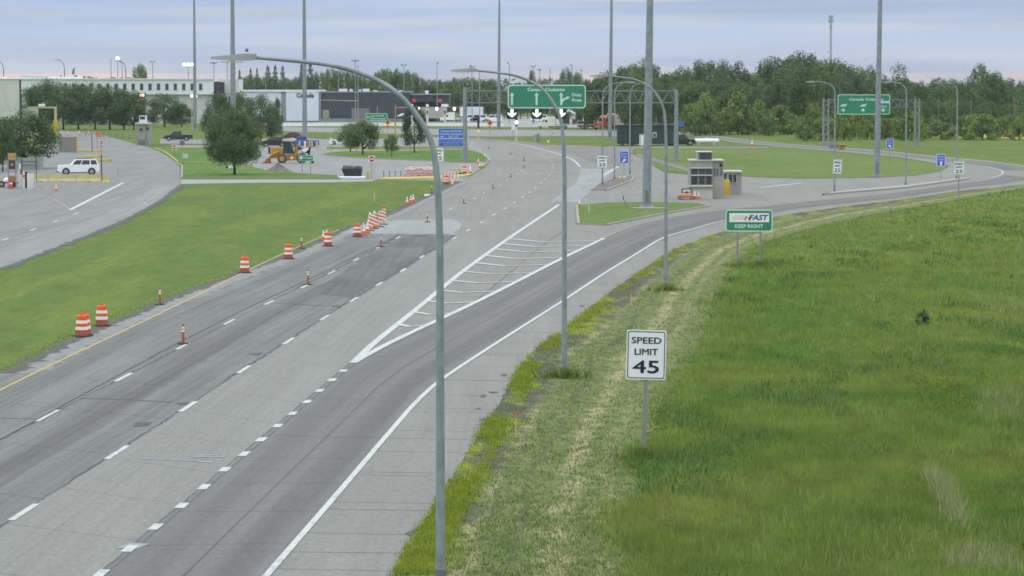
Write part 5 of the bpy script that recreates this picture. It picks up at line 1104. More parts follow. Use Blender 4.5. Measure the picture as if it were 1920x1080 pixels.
# dark green shed
p = G(1214, 273.5); s = S(273.5); t = thing('portable_shed', 'dark green portable shed with a white door behind the tall masts', 'shed', p); z = lambda y: (273.5 - y) * s; x = lambda q: (q - 1214) * s
wallbox(t, x(1158), x(1265), z(270), z(236.5), 5, M_SHED); wallbox(t, x(1157), x(1266), z(236.5) + .003, z(234.5), 5.4, pm('shed_roof', (.018, .026, .028), .7, .1), 'roof', -.2)
d = wallbox(t, x(1198.5), x(1209), z(273), z(252), .1, M_WINW, 'door_frame', -.08); wallbox(d, x(1202), x(1208.4), z(272.5), z(255), .05, M_WHT, 'door', -.12)
w = wallbox(t, x(1223.5), x(1231), z(258), z(248), .08, M_WINW, 'window', -.06); wallbox(w, x(1225), x(1229.5), z(257), z(250), .05, M_GLASS, 'pane', -.1)
for a in range(1160, 1262, 8): wallbox(t, x(a), x(a) + .06, z(269), z(237), .05, pm('shed_roof', (.018, .026, .028), .7, .1), 'wall_rib', -.045) if a not in (1200, 1208, 1224) else None
for px, lab in ((1170, 'white D shaped container at the left of the dark shed'), (1257, 'white D shaped container at the right of the dark shed')):
    q = thing('loader_bucket', lab, 'container', G(px, 273)); u = S(273); b = MB(); b.prof([(-4 * u, 5 * u), (1.5 * u, 5 * u), (4 * u, 7.5 * u), (4.6 * u, 11 * u), (3.6 * u, 14.5 * u), (1 * u, 17 * u), (-4 * u, 17 * u)], -.5, .4); b.build('shell', M_WHT, q); b = MB(); b.box((-4.6 * u, 0, 10 * u), (1.2 * u, 1, 13 * u)); b.build('frame', M_TRIMB, q); board('grille', -1 * u, 2.2 * u, 9.5 * u, 12.5 * u, -.53, .02, M_STEEL, q, .05)
    b = MB(); b.box((-2 * u, 0, 2.5 * u), (.2, .5, 5 * u)); b.build('stand', M_TRIMB, q)
q = thing('generator', 'grey machine on a dark trailer frame between the left container and the shed door', 'machine', G(1183, 273)); u = S(273); b = MB(); b.box((0, 0, 14 * u), (9 * u, .8, 7 * u), bev=.05); b.build('housing', M_PANELB, q); b = MB(); b.box((3 * u, 0, 6 * u), (14 * u, .8, 8 * u)); b.build('frame', M_TRIMB, q); b = MB(); b.disc((1 * u, -.5, 3.2 * u), 3.2 * u, .25); b.build('wheel', M_TYRE, q)
# houses behind
t, X, Z = bld('hip_roof_house', 'cream house with grey hip roof at the edge of the wood', 1272, 900, 'house'); wallbox(t, X(1255), X(1282), 0, Z(203), 8, pm('house_cream', (.42, .38, .27), .8, .08)); 
b = MB(); e = 1.0; zt, zr = Z(203), Z(194); x0, x1 = X(1252), X(1284); b.add([(x0, -e, zt), (x1, -e, zt), (x1, 9, zt), (x0, 9, zt), ((x0 * .65 + x1 * .35), 4, zr), ((x0 * .35 + x1 * .65), 4, zr)], [[3, 2, 1, 0], [0, 1, 5, 4], [1, 2, 5], [2, 3, 4, 5], [3, 0, 4]]); b.build('roof', pm('roof_pale', (.33, .36, .39), .7, .08), t)
for a in (1258, 1270, 1277): wallbox(t, X(a), X(a + 3.5), Z(212), Z(206), .1, M_GLASS, 'window', -.06)
wallbox(t, X(1282.2), X(1296), 0, Z(209), 6, pm('house_pink', (.36, .25, .20), .8, .2), 'side_annex', 1)
t, X, Z = bld('blue_roof_building', 'low building with a slate blue roof behind the orange truck', 1178, 900); wallbox(t, X(1161), X(1190), 0, Z(206), 8, M_PANELW)
b = MB(); zt, zr = Z(206.5), Z(195); x0, x1 = X(1158), X(1192); b.add([(x0, -1, zt), (x1, -1, zt), (x1, 9, zt), (x0, 9, zt), (X(1164), 4, zr), (X(1180), 4, zr)], [[3, 2, 1, 0], [0, 1, 5, 4], [1, 2, 5], [2, 3, 4, 5], [3, 0, 4]]); b.build('roof', pm('roof_slate', (.16, .22, .32), .7, .06), t)
# white guard wall beyond the cross road, fences
t = thing('guard_wall', 'low white barrier wall running in front of the customs buildings', 'barrier', (0, G(700, 236).y, 0)); Y = G(700, 236).y
for a, c in ((505, 760), (792, 945)): b = MB(); x0, x1 = V(a, 236, Y).x, V(c, 236, Y).x; b.box(((x0 + x1) / 2, 0, .35), (x1 - x0, .25, .7)); b.build('wall_length', M_WHT, t)
def fence(label, pa, pb, h, n, m, name='rail_fence'):
    A, B = G(*pa), G(*pb); t = thing(name, label, 'fence', A); d = B - A
    for i in range(n + 1): q = d * (i / n); b = MB(); b.box((q.x, q.y, h / 2), (.14, .14, h)); b.build('post', m, t)
    for z in (h * .55, h * .95): b = MB(); b.tube([(0, 0, z), (d.x, d.y, z)], .05, 5); b.build('rail', m, t)
fence('low post and rail fence above the parking lot', (575, 260), (690, 262), 1.15, 7, pm('fence_grey', (.20, .20, .17), .8, .1))
fence('long low fence on the lawn behind the dark pickup', (150, 254), (255, 262), 1.1, 9, pm('fence_grey', (.20, .20, .17), .8, .1))
# yellow height gantry on the left
p = G(104.5, 249); s = S(249); t = thing('height_gantry', 'yellow clearance gantry with a pale arm above the plaza tree', 'gantry', p); z = lambda y: (249 - y) * s
b = MB(); b.box((0, 0, z(226) / 2), (8 * s, .9, z(226))); b.build('sleeve', M_YEL, t); b = MB(); b.box((0, 0, (z(226) + z(203)) / 2), (4.5 * s, .5, z(203) - z(226))); b.build('pole', M_PYEL, t); b = MB(); b.box((-25 * s, 0, z(201.5)), (55 * s, .45, 3.2 * s)); b.build('arm', pm('arm_buff', (.42, .42, .22), .6, .1), t); b = MB(); b.box((-51.5 * s, 0, z(203.5)), (2.5 * s, .4, 4 * s)); b.build('end_bracket', M_PYEL, t); b = MB(); b.box((-25.5 * s, 0, z(197.3)), (12 * s, .6, 4.5 * s), bev=.05); b.build('camera_box', M_WHT, t)
# lit variable message lamps
def sign_lamp(px, py, wpx, hpx, Y, c, label, pole_to=None):
    o = V(px, py, Y); s = SY(Y); t = thing('lane_beacon', label, 'lit sign', (o.x, Y, 0)); b = MB(); b.box((0, 0, o.z), (wpx * s, .3, hpx * s)); b.build('housing', M_SIGNB, t)
    b = MB(); b.box((0, -.17, o.z), (wpx * s * .62, .06, hpx * s * .7)); b.build('lit_face', c, t); b = MB(); b.tube([(0, .1, 0), (0, .1, o.z - hpx * s / 2)], .13, 6); b.build('pole', M_PYEL, t)
sign_lamp(266.5, 178.5, 14, 8, 740, pm('orange_glow', (1, .42, .22), .4, 0, emit=1.6), 'orange lit overhead lane sign on a buff pole above the checkpoint booth')
sign_lamp(359.5, 180, 7, 7, 735, M_GLOW, 'white lit lane sign left of the slender mast'); sign_lamp(368, 180.5, 7, 7, 742, pm('pink_glow', (1, .55, .5), .4, 0, emit=1.6), 'pink lit lane sign right of the slender mast')

# ---- far lot lamps with twin heads ------------------------------------------------
def lot_lamp(px, yt, yb, Y, heads, label, lit=False, group='far lot lamps', r=.11):
    o = V(px, yt, Y); s = SY(Y); t = thing('lot_lamp', label, 'lamp post', (o.x, Y, 0), 0, group); zb = max(0, V(px, yb, Y).z); b = MB(); b.tube([(0, 0, 0), (0, 0, o.z)], [r * 1.2, r], 6); b.build('pole', M_GALV, t)
    for h in heads:
        b = MB()
        if lit: b.lathe([(.1, -.45), (.5, -.3), (.62, 0), (.5, .3), (.1, .45)], n=10); b.v = [(v[0] + h * s, v[1], v[2] + o.z + .1) for v in b.v]; b.build('lit_head', M_GLOW, t)
        else: b.tube([(0, 0, o.z - .1), (h * s, -.1, o.z + .15)], .06, 5); b.box((h * s * 1.15, -.2, o.z + .22), (2.6 * s, .5, 1.8 * s)); b.build('head', M_TRIMB, t)
for a in ((286, 117, 150, 950, (-3, 3), 'twin headed lamp behind the long white building, right of its tree'), (229, 117, 150, 950, (-2.5,), 'single dark head lamp right of the lit floodlight'), (401, 119, 150, 950, (-4, 0, 4), 'triple headed lamp left of the nearest lamp arm'), (426, 114, 150, 960, (), 'bare thin pole under the nearest lamp luminaire'),
          (498, 140, 172, 960, (), 'thin pale pole in front of the spruces'), (634.5, 136, 172, 950, (), 'bare pale pole on the roof line of the charcoal wing'), (666, 115, 230, 820, (-5, 0, 4), 'triple headed lamp in front of the charcoal wing'), (671, 122, 230, 830, (), 'bare pole beside the triple headed lamp'), (757, 123, 180, 950, (-3, 3), 'twin headed lamp above the right part of the charcoal wing'),
          (819.5, 119, 200, 860, (1.5,), 'single headed lamp with tall pole right of the charcoal wing'), (885, 126, 215, 850, (-3, 3), 'twin headed lamp left of the overhead customs sign'), (899, 133, 215, 850, (), 'bare pole next to the twin headed lamp'), (955, 119, 160, 850, (-3,), 'single head lamp above the left corner of the overhead sign'), (1000, 125, 160, 850, (-3, 3), 'twin headed lamp above the middle of the overhead sign'),
          (1012, 132, 160, 880, (-2.5, 1), 'small headed lamp right of the twin headed one'), (1031, 128, 160, 900, (), 'thin bare rod above the overhead sign'), (1073, 123, 215, 840, (-3,), 'single head lamp above the Duty Free words'), (1091, 133, 215, 840, (-1.5,), 'dark headed lamp at the right corner of the overhead sign'), (1301, 133, 205, 780, (), 'pale flagless pole in front of the wood'), (707.5, 199, 232, 800, (), 'short white pole behind the green last turnoff sign')): lot_lamp(*a)
lot_lamp(220.5, 110, 170, 900, (0,), 'floodlight pole with a big lit lamp above the long white building', lit=True, group='lit floodlights'); lot_lamp(208, 110.8, 170, 930, (), 'thin pole left of the lit floodlight'); lot_lamp(353, 121.5, 150, 900, (-7.5, 0, 7), 'floodlight pole with three lit lamps left of the slender mast', lit=True, group='lit floodlights')
t = thing('radio_mast', 'tall grey radio mast with aerials rising behind the wood', 'mast', (V(1557.5, 100, 1500).x, 1500, 0)); zt = V(1558, 30, 1500).z; b = MB(); b.tube([(0, 0, 0), (0, 0, zt)], [.8, .45], 8); b.build('pole', pm('mast_pale', (.32, .36, .42), .6, .05), t)
for k, (dz, w) in enumerate(((-.5, 2.2), (-2.5, 2.6), (-5.5, 1.4))): b = MB(); b.box((0, 0, zt + dz), (w, 1.2, 1.6)); b.build('aerial', pm('mast_pale', (.32, .36, .42), .6, .05), t)
t = thing('flag_pole', 'small flag on a pole above the long white building', 'flag', (V(139.5, 130, 980).x, 980, 0)); zt = V(139, 126, 980).z; b = MB(); b.tube([(0, 0, 0), (0, 0, zt)], .1, 6); b.build('pole', M_GALV, t); b = MB(); b.add([(0, .02, zt), (-.3, .1, zt - 2.6), (-.9, .3, zt - 2.2), (-.5, .2, zt - .6), (0, .06, zt), (-.3, .14, zt - 2.6), (-.9, .34, zt - 2.2), (-.5, .24, zt - .6)], [[0, 1, 2, 3], [7, 6, 5, 4], [0, 3, 7, 4], [1, 5, 6, 2]]); b.build('flag', pm('flag_dark', (.08, .05, .08), .8, .2), t)
# power pylon like frame left of the sign bridge
t = thing('utility_pole', 'faint grey utility pole line in front of the right hand wood', 'utility pole', (V(1760, 200, 640).x, 640, 0)); b = MB(); b.tube([(0, 0, 0), (0, 0, 8.8)], .13, 6); b.build('pole', pm('pole_wood', (.15, .14, .12), .8, .15), t)
for px, lab in ((1821, 'thin pole among the shrubs right of the last davit lamp'), (1902, 'pair member pole near the right edge of the frame'), (1908, 'pole beside its twin at the right edge of the frame')): q = thing('utility_pole', lab, 'utility pole', (V(px, 200, 650).x, 650, 0), 0, 'poles along the canola field'); b = MB(); b.tube([(0, 0, 0), (0, 0, 8.2)], .11, 6); b.build('pole', pm('pole_wood', (.15, .14, .12), .8, .15), q)

# ---- vehicles -----------------------------------------------------------------------
def wheel(t, x, y, r, w=.26):
    b = MB(); b.disc((x, y, r), r, w, r2=r * .92); ty = b.build('tyre', M_TYRE, t, False); b = MB(); b.disc((x, y - (w / 2 + .005) * (1 if y < 0 else -1), r), r * .64, .03, r2=r * .6); b.build('rim', M_RIM, ty)
def car(name, label, loc, rz, L, W, H, body, roof, wr, wx, paint, group=None, winsplit=(), cat='car', low=M_TRIMB, flat_bed=None):
    """body: side profile (x from rear 0 to front L), roof: (xb0,xr0,xr1,xb1,zbelt) of the cabin"""
    t = thing(name, label, cat, loc, rz, group); c = L / 2
    b = MB(); b.prof([(x - c, z) for x, z in body], -W / 2, W / 2, ins=.045); b.build('body', paint, t)
    xb0, xr0, xr1, xb1, zb = roof; wi = W / 2 - .03; wt = W / 2 - .20; b = MB()
    vs = [(xb0 - c, -wi, zb), (xb1 - c, -wi, zb), (xb1 - c, wi, zb), (xb0 - c, wi, zb), (xr0 - c, -wt, H), (xr1 - c, -wt, H), (xr1 - c, wt, H), (xr0 - c, wt, H)]
    b.add(vs, [[3, 2, 1, 0], [4, 5, 6, 7], [0, 1, 5, 4], [1, 2, 6, 5], [2, 3, 7, 6], [3, 0, 4, 7]]); b.build('cabin', paint, t)
    V8 = [Vector(v) for v in vs]
    def quadwin(a, b_, d, e, u0, u1, v0, v1, nm='window'):
        A, B, D, E = V8[a], V8[b_], V8[d], V8[e]; n = (B - A).cross(E - A).normalized()
        pt = lambda u, v: (A.lerp(B, u)).lerp(E.lerp(D, u), v) + n * .012
        m = MB(); q = [pt(u0, v0), pt(u1, v0), pt(u1, v1), pt(u0, v1)]; m.add(q + [p - n * .02 for p in q], [[0, 1, 2, 3], [7, 6, 5, 4], [0, 4, 5, 1], [1, 5, 6, 2], [2, 6, 7, 3], [3, 7, 4, 0]]); m.build(nm, M_CGL, t)
    ws = winsplit or ((.06, .48), (.52, .93))
    for u0, u1 in ws: quadwin(0, 1, 5, 4, u0, u1, .10, .86); quadwin(2, 3, 7, 6, 1 - u1, 1 - u0, .10, .86)
    quadwin(1, 2, 6, 5, .06, .94, .08, .9, 'windscreen'); quadwin(3, 0, 4, 7, .08, .92, .15, .88, 'rear_window')
    for x in wx:
        for y in (-W / 2 + .11, W / 2 - .11):
            b = MB(); b.disc((x - c, y - .02 * (1 if y < 0 else -1) * 0 - (.012 if y < 0 else -.012), wr + .02), wr * 1.17, .24); b.build('wheel_arch', M_TRIMB, t); wheel(t, x - c, y - (.025 if y < 0 else -.025), wr, .24)
    fz = body_top(body, L - .12); 
    for y in (-W * .36, W * .36): b = MB(); b.box((c - .06, y, fz - .16), (.16, W * .2, .15), bev=.02); b.build('headlight', M_HEADL, t); b = MB(); b.box((-c + .05, y * 1.1, zb - .2), (.12, W * .12, .28)); b.build('taillight', M_TAILL, t)
    b = MB(); b.box((c - .03, 0, fz - .2), (.12, W * .46, .22)); b.build('grille', M_TRIMB, t); b = MB(); b.box((c - .02, 0, .42), (.16, W * .92, .18), bev=.02); b.build('bumper', low, t); b = MB(); b.box((-c + .02, 0, .5), (.14, W * .92, .2), bev=.02); b.build('bumper', low, t)
    b = MB(); b.box((0, 0, .30), (L * .8, W * .94, .12)); b.build('sill', M_TRIMB, t)
    for y in (-W / 2 - .06, W / 2 + .06): b = MB(); b.box((xb1 - c - .55, y, zb + .08), (.16, .16, .15), bev=.02); b.build('mirror', paint, t)
    return t
def body_top(body, x):
    return max(z for X_, z in body if X_ >= x - .6)
SUV = [(0, .42), (.02, 1.12), (.1, 1.2), (3.75, 1.2), (4.98, 1.15), (5.14, 1.02), (5.18, .45), (4.9, .32), (.3, .32)]
PICK = [(0, .55), (0, 1.22), (.06, 1.25), (2.15, 1.25), (2.2, 1.2), (4.45, 1.2), (5.6, 1.12), (5.75, .95), (5.78, .5), (5.5, .38), (.3, .40)]
SEDAN = [(0, .4), (.03, .92), (.3, 1.0), (3.3, .98), (4.4, .80), (4.65, .62), (4.68, .35), (4.4, .25), (.3, .25)]
p = G(145, 328); t = car('parked_suv', 'white parked suv with dark side windows behind the yellow barriers', p + Vector((0, 1.1, 0)), R(180 + 9), 5.18, 2.0, 1.90, SUV, (.08, .45, 3.05, 3.85, 1.19), .40, (1.02, 4.12), M_CARW, None, ((.05, .27), (.31, .60), (.63, .90)), cat='suv')
b = MB()
for y in (-.72, .72): b.box((-.7, y, 1.96), (2.2, .05, .05))
b.build('roof_rack', M_TRIMB, t)
M_PKD = pm('car_paint_slate', (.035, .045, .055), .3, .08, .6); M_PKB = pm('car_paint_blue', (.05, .13, .42), .3, .06, .6); M_CBLK = pm('car_paint_black', (.025, .027, .032), .3, .1, .6); M_MAR = pm('car_paint_maroon', (.12, .04, .06), .35, .15, .6)
PKC = (2.1, 2.3, 3.75, 4.5, 1.19)
car('pickup_truck', 'dark slate pickup on the parking strip left of the big round tree', G(333, 264) + Vector((0, 1, 0)), R(180 + 6), 5.8, 2.0, 1.92, PICK, PKC, .42, (1.25, 4.75), M_PKD, None, cat='pickup')
car('pickup_truck', 'bright blue pickup behind the backhoe and the mast', G(565, 276.5) + Vector((0, 4, 0)), R(180 + 4), 5.8, 2.0, 1.95, PICK, PKC, .42, (1.25, 4.75), M_PKB, None, cat='pickup')
car('parked_car', 'black car with pale roof behind the backhoe loader bucket', G(510, 276) + Vector((0, 4, 0)), R(180 + 8), 4.9, 1.95, 1.8, SUV[:3] + [(3.6, 1.2), (4.7, 1.05), (4.88, .9), (4.9, .45), (4.6, .32), (.3, .32)], (.1, .5, 2.8, 3.7, 1.19), .38, (1.0, 3.9), M_CBLK)
car('parked_car', 'maroon car parked behind the blue pickup', G(547, 262.5) + Vector((0, 1, 0)), R(180), 4.9, 1.9, 1.62, SEDAN[:3] + [(3.4, 1.02), (4.6, .86), (4.85, .65), (4.88, .35), (4.6, .25), (.3, .25)], (.5, 1.3, 2.7, 3.7, 1.0), .34, (1.0, 3.9), M_MAR)
car('parked_car', 'white low sports car half hidden by the twin round trees', G(640, 271.5) + Vector((0, 1, 0)), R(180), 4.6, 1.9, 1.28, SEDAN, (.7, 1.5, 2.5, 3.5, .96), .36, (.95, 3.75), M_CARW)
for px, py, lab, m in ((247, 231, 'white car glimpsed under the row of trees beside the checkpoint', M_CARW), (278, 231.5, 'white car half hidden by the checkpoint booth', M_CARW), (323, 231.5, 'white car glimpsed under the trees left of the slender mast', M_CARW), (345, 190 + 41, 'pale car glimpsed right of the others under the trees', M_CARW)):
    car('parked_car', lab, G(px, py), R(180), 4.6, 1.85, 1.45, SEDAN, (.4, 1.2, 2.7, 3.6, .97), .33, (.9, 3.7), m, 'white cars under the tree row')
car('pickup_truck', 'black pickup facing right beside the dark green shed', G(1275, 273) + Vector((0, 1, 0)), R(3), 5.8, 2.0, 2.0, PICK, PKC, .48, (1.25, 4.75), pm('car_paint_blackgreen', (.018, .022, .024), .3, .1, .6), None, cat='pickup')
# propane tank
t = thing('propane_tank', 'white horizontal gas tank on short legs on the loop grass', 'tank', G(1325, 271.5)); s = S(271.5); b = MB(); L_ = 23.5 * s; r = 4.6 * s; b.tube([(-L_, 0, r + .25), (-L_ * .97, 0, r + .25), (-L_ * .92, 0, r + .25), (L_ * .92, 0, r + .25), (L_ * .97, 0, r + .25), (L_, 0, r + .25)], [r * .25, r * .7, r, r, r * .7, r * .25], 14); b.build('vessel', M_WHT, t, True)
for x in (-L_ * .6, L_ * .6): b = MB(); b.box((x, 0, .3), (.3, r * 1.6, .6)); b.build('leg', M_WINW, t)
b = MB(); b.box((0, 0, r * 2 + .3), (.5, .3, .25)); b.build('valve_dome', M_WHT, t)

# backhoe loader
def backhoe():
    p = G(545, 306); s = S(306); t = thing('backhoe_loader', 'yellow backhoe loader with dark glazed cab standing behind the gravel heap', 'backhoe', p); x = lambda q: (q - 545) * s; z = lambda q: (306 - q) * s
    MY = pm('machine_yellow', (.42, .22, .035), .5, .15, .8)
    b = MB(); b.prof([(x(507), z(292)), (x(509), z(276)), (x(532), z(277)), (x(534), z(291)), (x(528), z(296)), (x(510), z(297))], -.55, .55, .03); b.build('engine_hood', MY, t)
    b = MB(); b.box((x(505), 0, z(282)), (3 * s, 1.0, 12 * s)); b.build('radiator_grille', M_TRIMB, t)
    b = MB(); b.prof([(x(530), z(290)), (x(562), z(288)), (x(566), z(300)), (x(540), z(301)), (x(530), z(298))], -.5, .5); b.build('chassis', MY, t)
    b = MB(); b.prof([(x(531), z(288)), (x(532), z(277)), (x(536), z(264)), (x(546), z(264)), (x(551), z(288))], -.7, .7, .02); cab = b.build('cab', M_GLASS, t)
    b = MB(); b.prof([(x(529), z(264.5)), (x(532), z(260.5)), (x(549), z(258.5)), (x(556), z(262)), (x(550), z(264.8))], -.8, .8, .02); b.build('cab_roof', pm('roof_white', (.5, .5, .48), .6, .1), t)
    for a, c in (((533, 277), (536.5, 264)), ((545, 264), (550.5, 288)), ((541, 264), (541.5, 287))):
        b = MB(); b.tube([(x(a[0]), -.72, z(a[1])), (x(c[0]), -.72, z(c[1]))], .05, 6); b.tube([(x(a[0]), .72, z(a[1])), (x(c[0]), .72, z(c[1]))], .05, 6); b.build('cab_pillar', M_TRIMB, t)
    for px, r in ((529.5, 8.6), (566, 9.6)):
        for y in (-.85, .85):
            b = MB(); b.disc((x(px), y, r * s), r * s, .45, r2=r * s * .9); ty = b.build('tyre', pm('tyre_dusty', (.075, .075, .075), .9, .2), t); b = MB(); b.disc((x(px), y - .24 * (1 if y < 0 else -1), r * s), r * s * .55, .06); b.build('rim', MY, ty)
    b = MB(); b.tube([(x(524), -.75, z(284)), (x(511), -.75, z(290)), (x(503), -.75, z(298))], .16, 6); b.tube([(x(524), .75, z(284)), (x(511), .75, z(290)), (x(503), .75, z(298))], .16, 6); b.build('loader_arm', MY, t)
    b = MB(); b.prof([(x(489), z(306)), (x(507), z(305.5)), (x(506), z(298)), (x(501), z(297)), (x(497), z(303))], -1.1, 1.1); b.build('front_bucket', M_ORGD, t)
    b = MB(); b.tube([(x(553), 0, z(296)), (x(557), 0, z(276)), (x(560), 0, z(271))], [.32, .26, .2], 6); b.build('swing_post', MY, t)
    b = MB(); b.tube([(x(557), 0, z(274)), (x(568), 0, z(283)), (x(578), 0, z(285))], [.2, .24, .18], 6); b.build('boom', M_TRIMB, t); b = MB(); b.tube([(x(578), 0, z(285)), (x(581), 0, z(276)), (x(579), 0, z(291))], [.16, .16, .14], 6); b.build('dipper', M_TRIMB, t)
    b = MB(); b.prof([(x(562), z(282)), (x(576), z(277)), (x(579), z(280)), (x(572), z(286))], -.3, .3); b.build('rear_panel', M_WHT, t)
    b = MB(); b.box((x(586), 0, z(304)), (4 * s, .8, 5 * s), rz=.2); b.build('stabiliser', M_TRIMB, t); b = MB(); b.box((x(548), -.62, z(296)), (4 * s, .2, 4 * s)); b.build('step_box', M_WHT, t)
    for q in (542, 551): b = MB(); b.tube([(x(q), -.6, z(266)), (x(q) + .1, -.6, z(262))], .07, 6); b.build('work_lamp', M_HEADL, t)
backhoe()
t = thing('gravel_heap', 'cone of grey gravel on the lot edge in front of the backhoe', 'gravel pile', G(522, 321.5)); s = S(321.5); b = MB(); n = 28; vs, fs = [], []
for i in range(9):
    f = i / 8; rr = (1 - f) * 24 * s * (1 + .18 * (1 - f) ** 3)
    for k in range(n): a = 2 * math.pi * k / n; q = rr * random.uniform(.9, 1.1); vs.append((q * math.cos(a), q * math.sin(a) * .7, max(0, 16.5 * s * (1 - (1 - f) ** .9 * 1.0) * random.uniform(.94, 1.05)) if i else 0))
for i in range(8):
    for k in range(n): fs.append([i * n + k, i * n + (k + 1) % n, (i + 1) * n + (k + 1) % n, (i + 1) * n + k])
b.add(vs, fs); b.build('gravel', pm('gravel_dark', (.13, .125, .12), .95, .3, 2, bump=.6), t)
p = G(662, 331.5); s = S(331.5); t = thing('dumpster', 'black open dumpster full of rubble on a white pad by the sidewalk', 'dumpster', p); b = MB(); b.prof([(-15 * s, 1 * s), (15.5 * s, 1 * s), (17 * s, 15.5 * s), (-21 * s, 15.5 * s)][::1], -1.1, 1.1); b.build('bin', M_TRIMB, t); b = MB(); b.box((-2 * s, -1.12, 15 * s), (37 * s, .1, 1.2 * s)); b.build('rim', M_SIGNB, t)
b = MB()
for k in range(26): b.box((random.uniform(-17, 14) * s, random.uniform(-.8, .8), 15.3 * s + random.uniform(0, .12)), tuple(random.uniform(.2, .6) for _ in range(3)), rz=random.uniform(0, 3))
tag(b.build('rubble', M_GALVD, t), None, None, kind='stuff'); t2 = thing('timber_skid', 'pale timber pad under the black dumpster', 'pad', G(661, 333.5)); b = MB(); b.box((-1 * s, 0, .07), (48 * s, 2.6, .14)); b.build('slab', M_TRIM, t2)

# trucks
def semi(label, px, py, cabc, w_cab, Y0=0, sleeper=True, k=.8):
    p = G(px, py); t = thing('semi_truck', label, 'truck', p, R(180 + Y0)); t.scale = (k, k, k)
    b = MB(); b.prof([(1.9, .6), (4.3, .6), (4.35, 1.6), (4.2, 1.9), (2.6, 2.1), (1.9, 2.1)], -1.05, 1.05, .03); b.build('hood', cabc, t)
    b = MB(); b.prof([(-1.4, .9), (2.4, .9), (2.4, 2.3), (1.9, 3.2), (1.0, 3.9), (-1.4, 3.9)], -1.2, 1.2, .02); b.build('cab', cabc, t)
    b = MB(); b.box((1.55, -1.2, 2.55), (.8, .04, .7)); b.build('window', M_CGL, t); b = MB(); b.box((1.55, 1.2, 2.55), (.8, .04, .7)); b.build('window', M_CGL, t); b = MB(); b.prof([(2.32, 2.35), (1.93, 3.1), (1.98, 3.13), (2.38, 2.36)], -1.0, 1.0); b.build('windscreen', M_CGL, t)
    b = MB(); b.box((4.3, 0, .75), (.3, 2.2, .4), bev=.04); b.build('bumper', M_RIM, t)
    for x in (3.4,):
        for y in (-1.0, 1.0): wheel(t, x, y, .5, .35)
    for x in (-2.0, -3.3):
        for y in (-1.0, 1.0): wheel(t, x, y, .5, .5)
    b = MB(); b.box((-1.6, 0, .85), (5.0, .9, .25)); b.build('frame', M_TRIMB, t); b = MB(); b.tube([(.6, -1.22, .8), (-1.0, -1.22, .8)], .3, 10); b.build('fuel_tank', M_RIM, t); b = MB(); b.tube([(-1.45, -.9, 1), (-1.45, -.9, 4.2)], .09, 8); b.build('exhaust', M_RIM, t); return t
M_TRUCKW = pm('truck_white', (.80, .80, .74), .4, .06, .5); M_TRUCKO = pm('truck_orange', (.52, .15, .07), .4, .08, .5)
def trailer(label, px0, px1, py, ytop, m, front=None, group=None):
    p = G((px0 + px1) / 2, py); s = S(py); L_ = (px1 - px0) * s; t = thing('box_trailer', label, 'trailer', p + Vector((0, 2, 0)), 0, group); h = (py - ytop) * s
    b = MB(); b.box((0, 0, (h + 1.15) / 2), (L_, 2.6, h - 1.15), bev=.05); b.build('box', m, t); b = MB(); b.box((0, 0, 1.06), (L_ * .96, 1.0, .16)); b.build('frame', M_TRIMB, t)
    for x in (L_ * .32, L_ * .42):
        for y in (-1.05, 1.05): wheel(t, x, y, .5, .45)
    b = MB(); b.box((-L_ * .3, -.6, .55), (.15, .15, 1.0)); b.box((-L_ * .3, .6, .55), (.15, .15, 1.0)); b.build('landing_leg', M_TRIMB, t); return t
semi('white semi tractor pulling a flatbed below the overhead customs sign', 1033, 242, M_TRUCKW, 1)
t = thing('flatbed_trailer', 'low flatbed trailer with dark load behind the white tractor', 'trailer', G(1072, 241.5) + Vector((0, 1, 0))); s = S(241.5); b = MB(); b.box((0, 0, 1.1), (66 * s, 2.5, .3)); b.build('deck', M_WINW, t)
b = MB(); b.box((-12 * s, 0, 2.6), (16 * s, 2, 2.7), bev=.1); b.build('load', pm('load_dark', (.05, .06, .065), .7, .2), t); b = MB(); b.box((6 * s, 0, 1.9), (9 * s, 1.8, 1.3), bev=.1); b.build('load', pm('load_rust', (.2, .08, .05), .7, .2), t)
for x in (-.18, .30, .40):
    for y in (-1, 1): wheel(t, x * 66 * s, y, .5, .4)
t = thing('lowboy_trailer', 'red and white low trailer with lights between the two tractors', 'trailer', G(1106, 241) + Vector((0, 1.5, 0))); b = MB(); b.box((0, 0, 1.0), (4.8, 2.4, .5)); b.build('deck', pm('trailer_red', (.5, .08, .05), .5, .1), t); b = MB(); b.box((0, -1.22, 1.05), (4.2, .05, .15)); b.build('marker_strip', M_WHT, t)
for x in (-1.2, 1.2): wheel(t, x, -.9, .45, .3); wheel(t, x, .9, .45, .3)
t = thing('road_grader', 'pale tracked machine on the yard behind the low trailer', 'machine', G(1102, 239) + Vector((0, 6, 0))); b = MB(); b.box((0, 0, 2.2), (5, 2, 1.2), bev=.1); b.build('body', M_PANELW, t); b = MB(); b.box((2.2, 0, 3), (1.8, 1.8, 1.7), bev=.1); b.build('cab', M_GLASS, t); b = MB(); b.box((0, 0, .8), (5.2, 2.2, 1.4), bev=.2); b.build('tracks', M_TRIMB, t); b = MB(); b.tube([(-2, 0, 2.8), (-5, 0, 4.6), (-7.2, 0, 3.2)], .3, 6); b.build('arm', M_PANELW, t)
semi('orange semi tractor left of the first tall mast', 1138, 243, M_TRUCKO, 1, 50, k=.95)
trailer('white box trailer behind the orange tractor', 1139, 1178, 243, 213, M_TRUCKW)
trailer('white box trailer above the dark green shed', 1214, 1236, 243, 218, M_TRUCKW); semi('orange and white tractor half hidden behind the thickest mast', 1214, 244, pm('truck_salmon', (.5, .25, .19), .4, .08), 1, 50, k=.95)
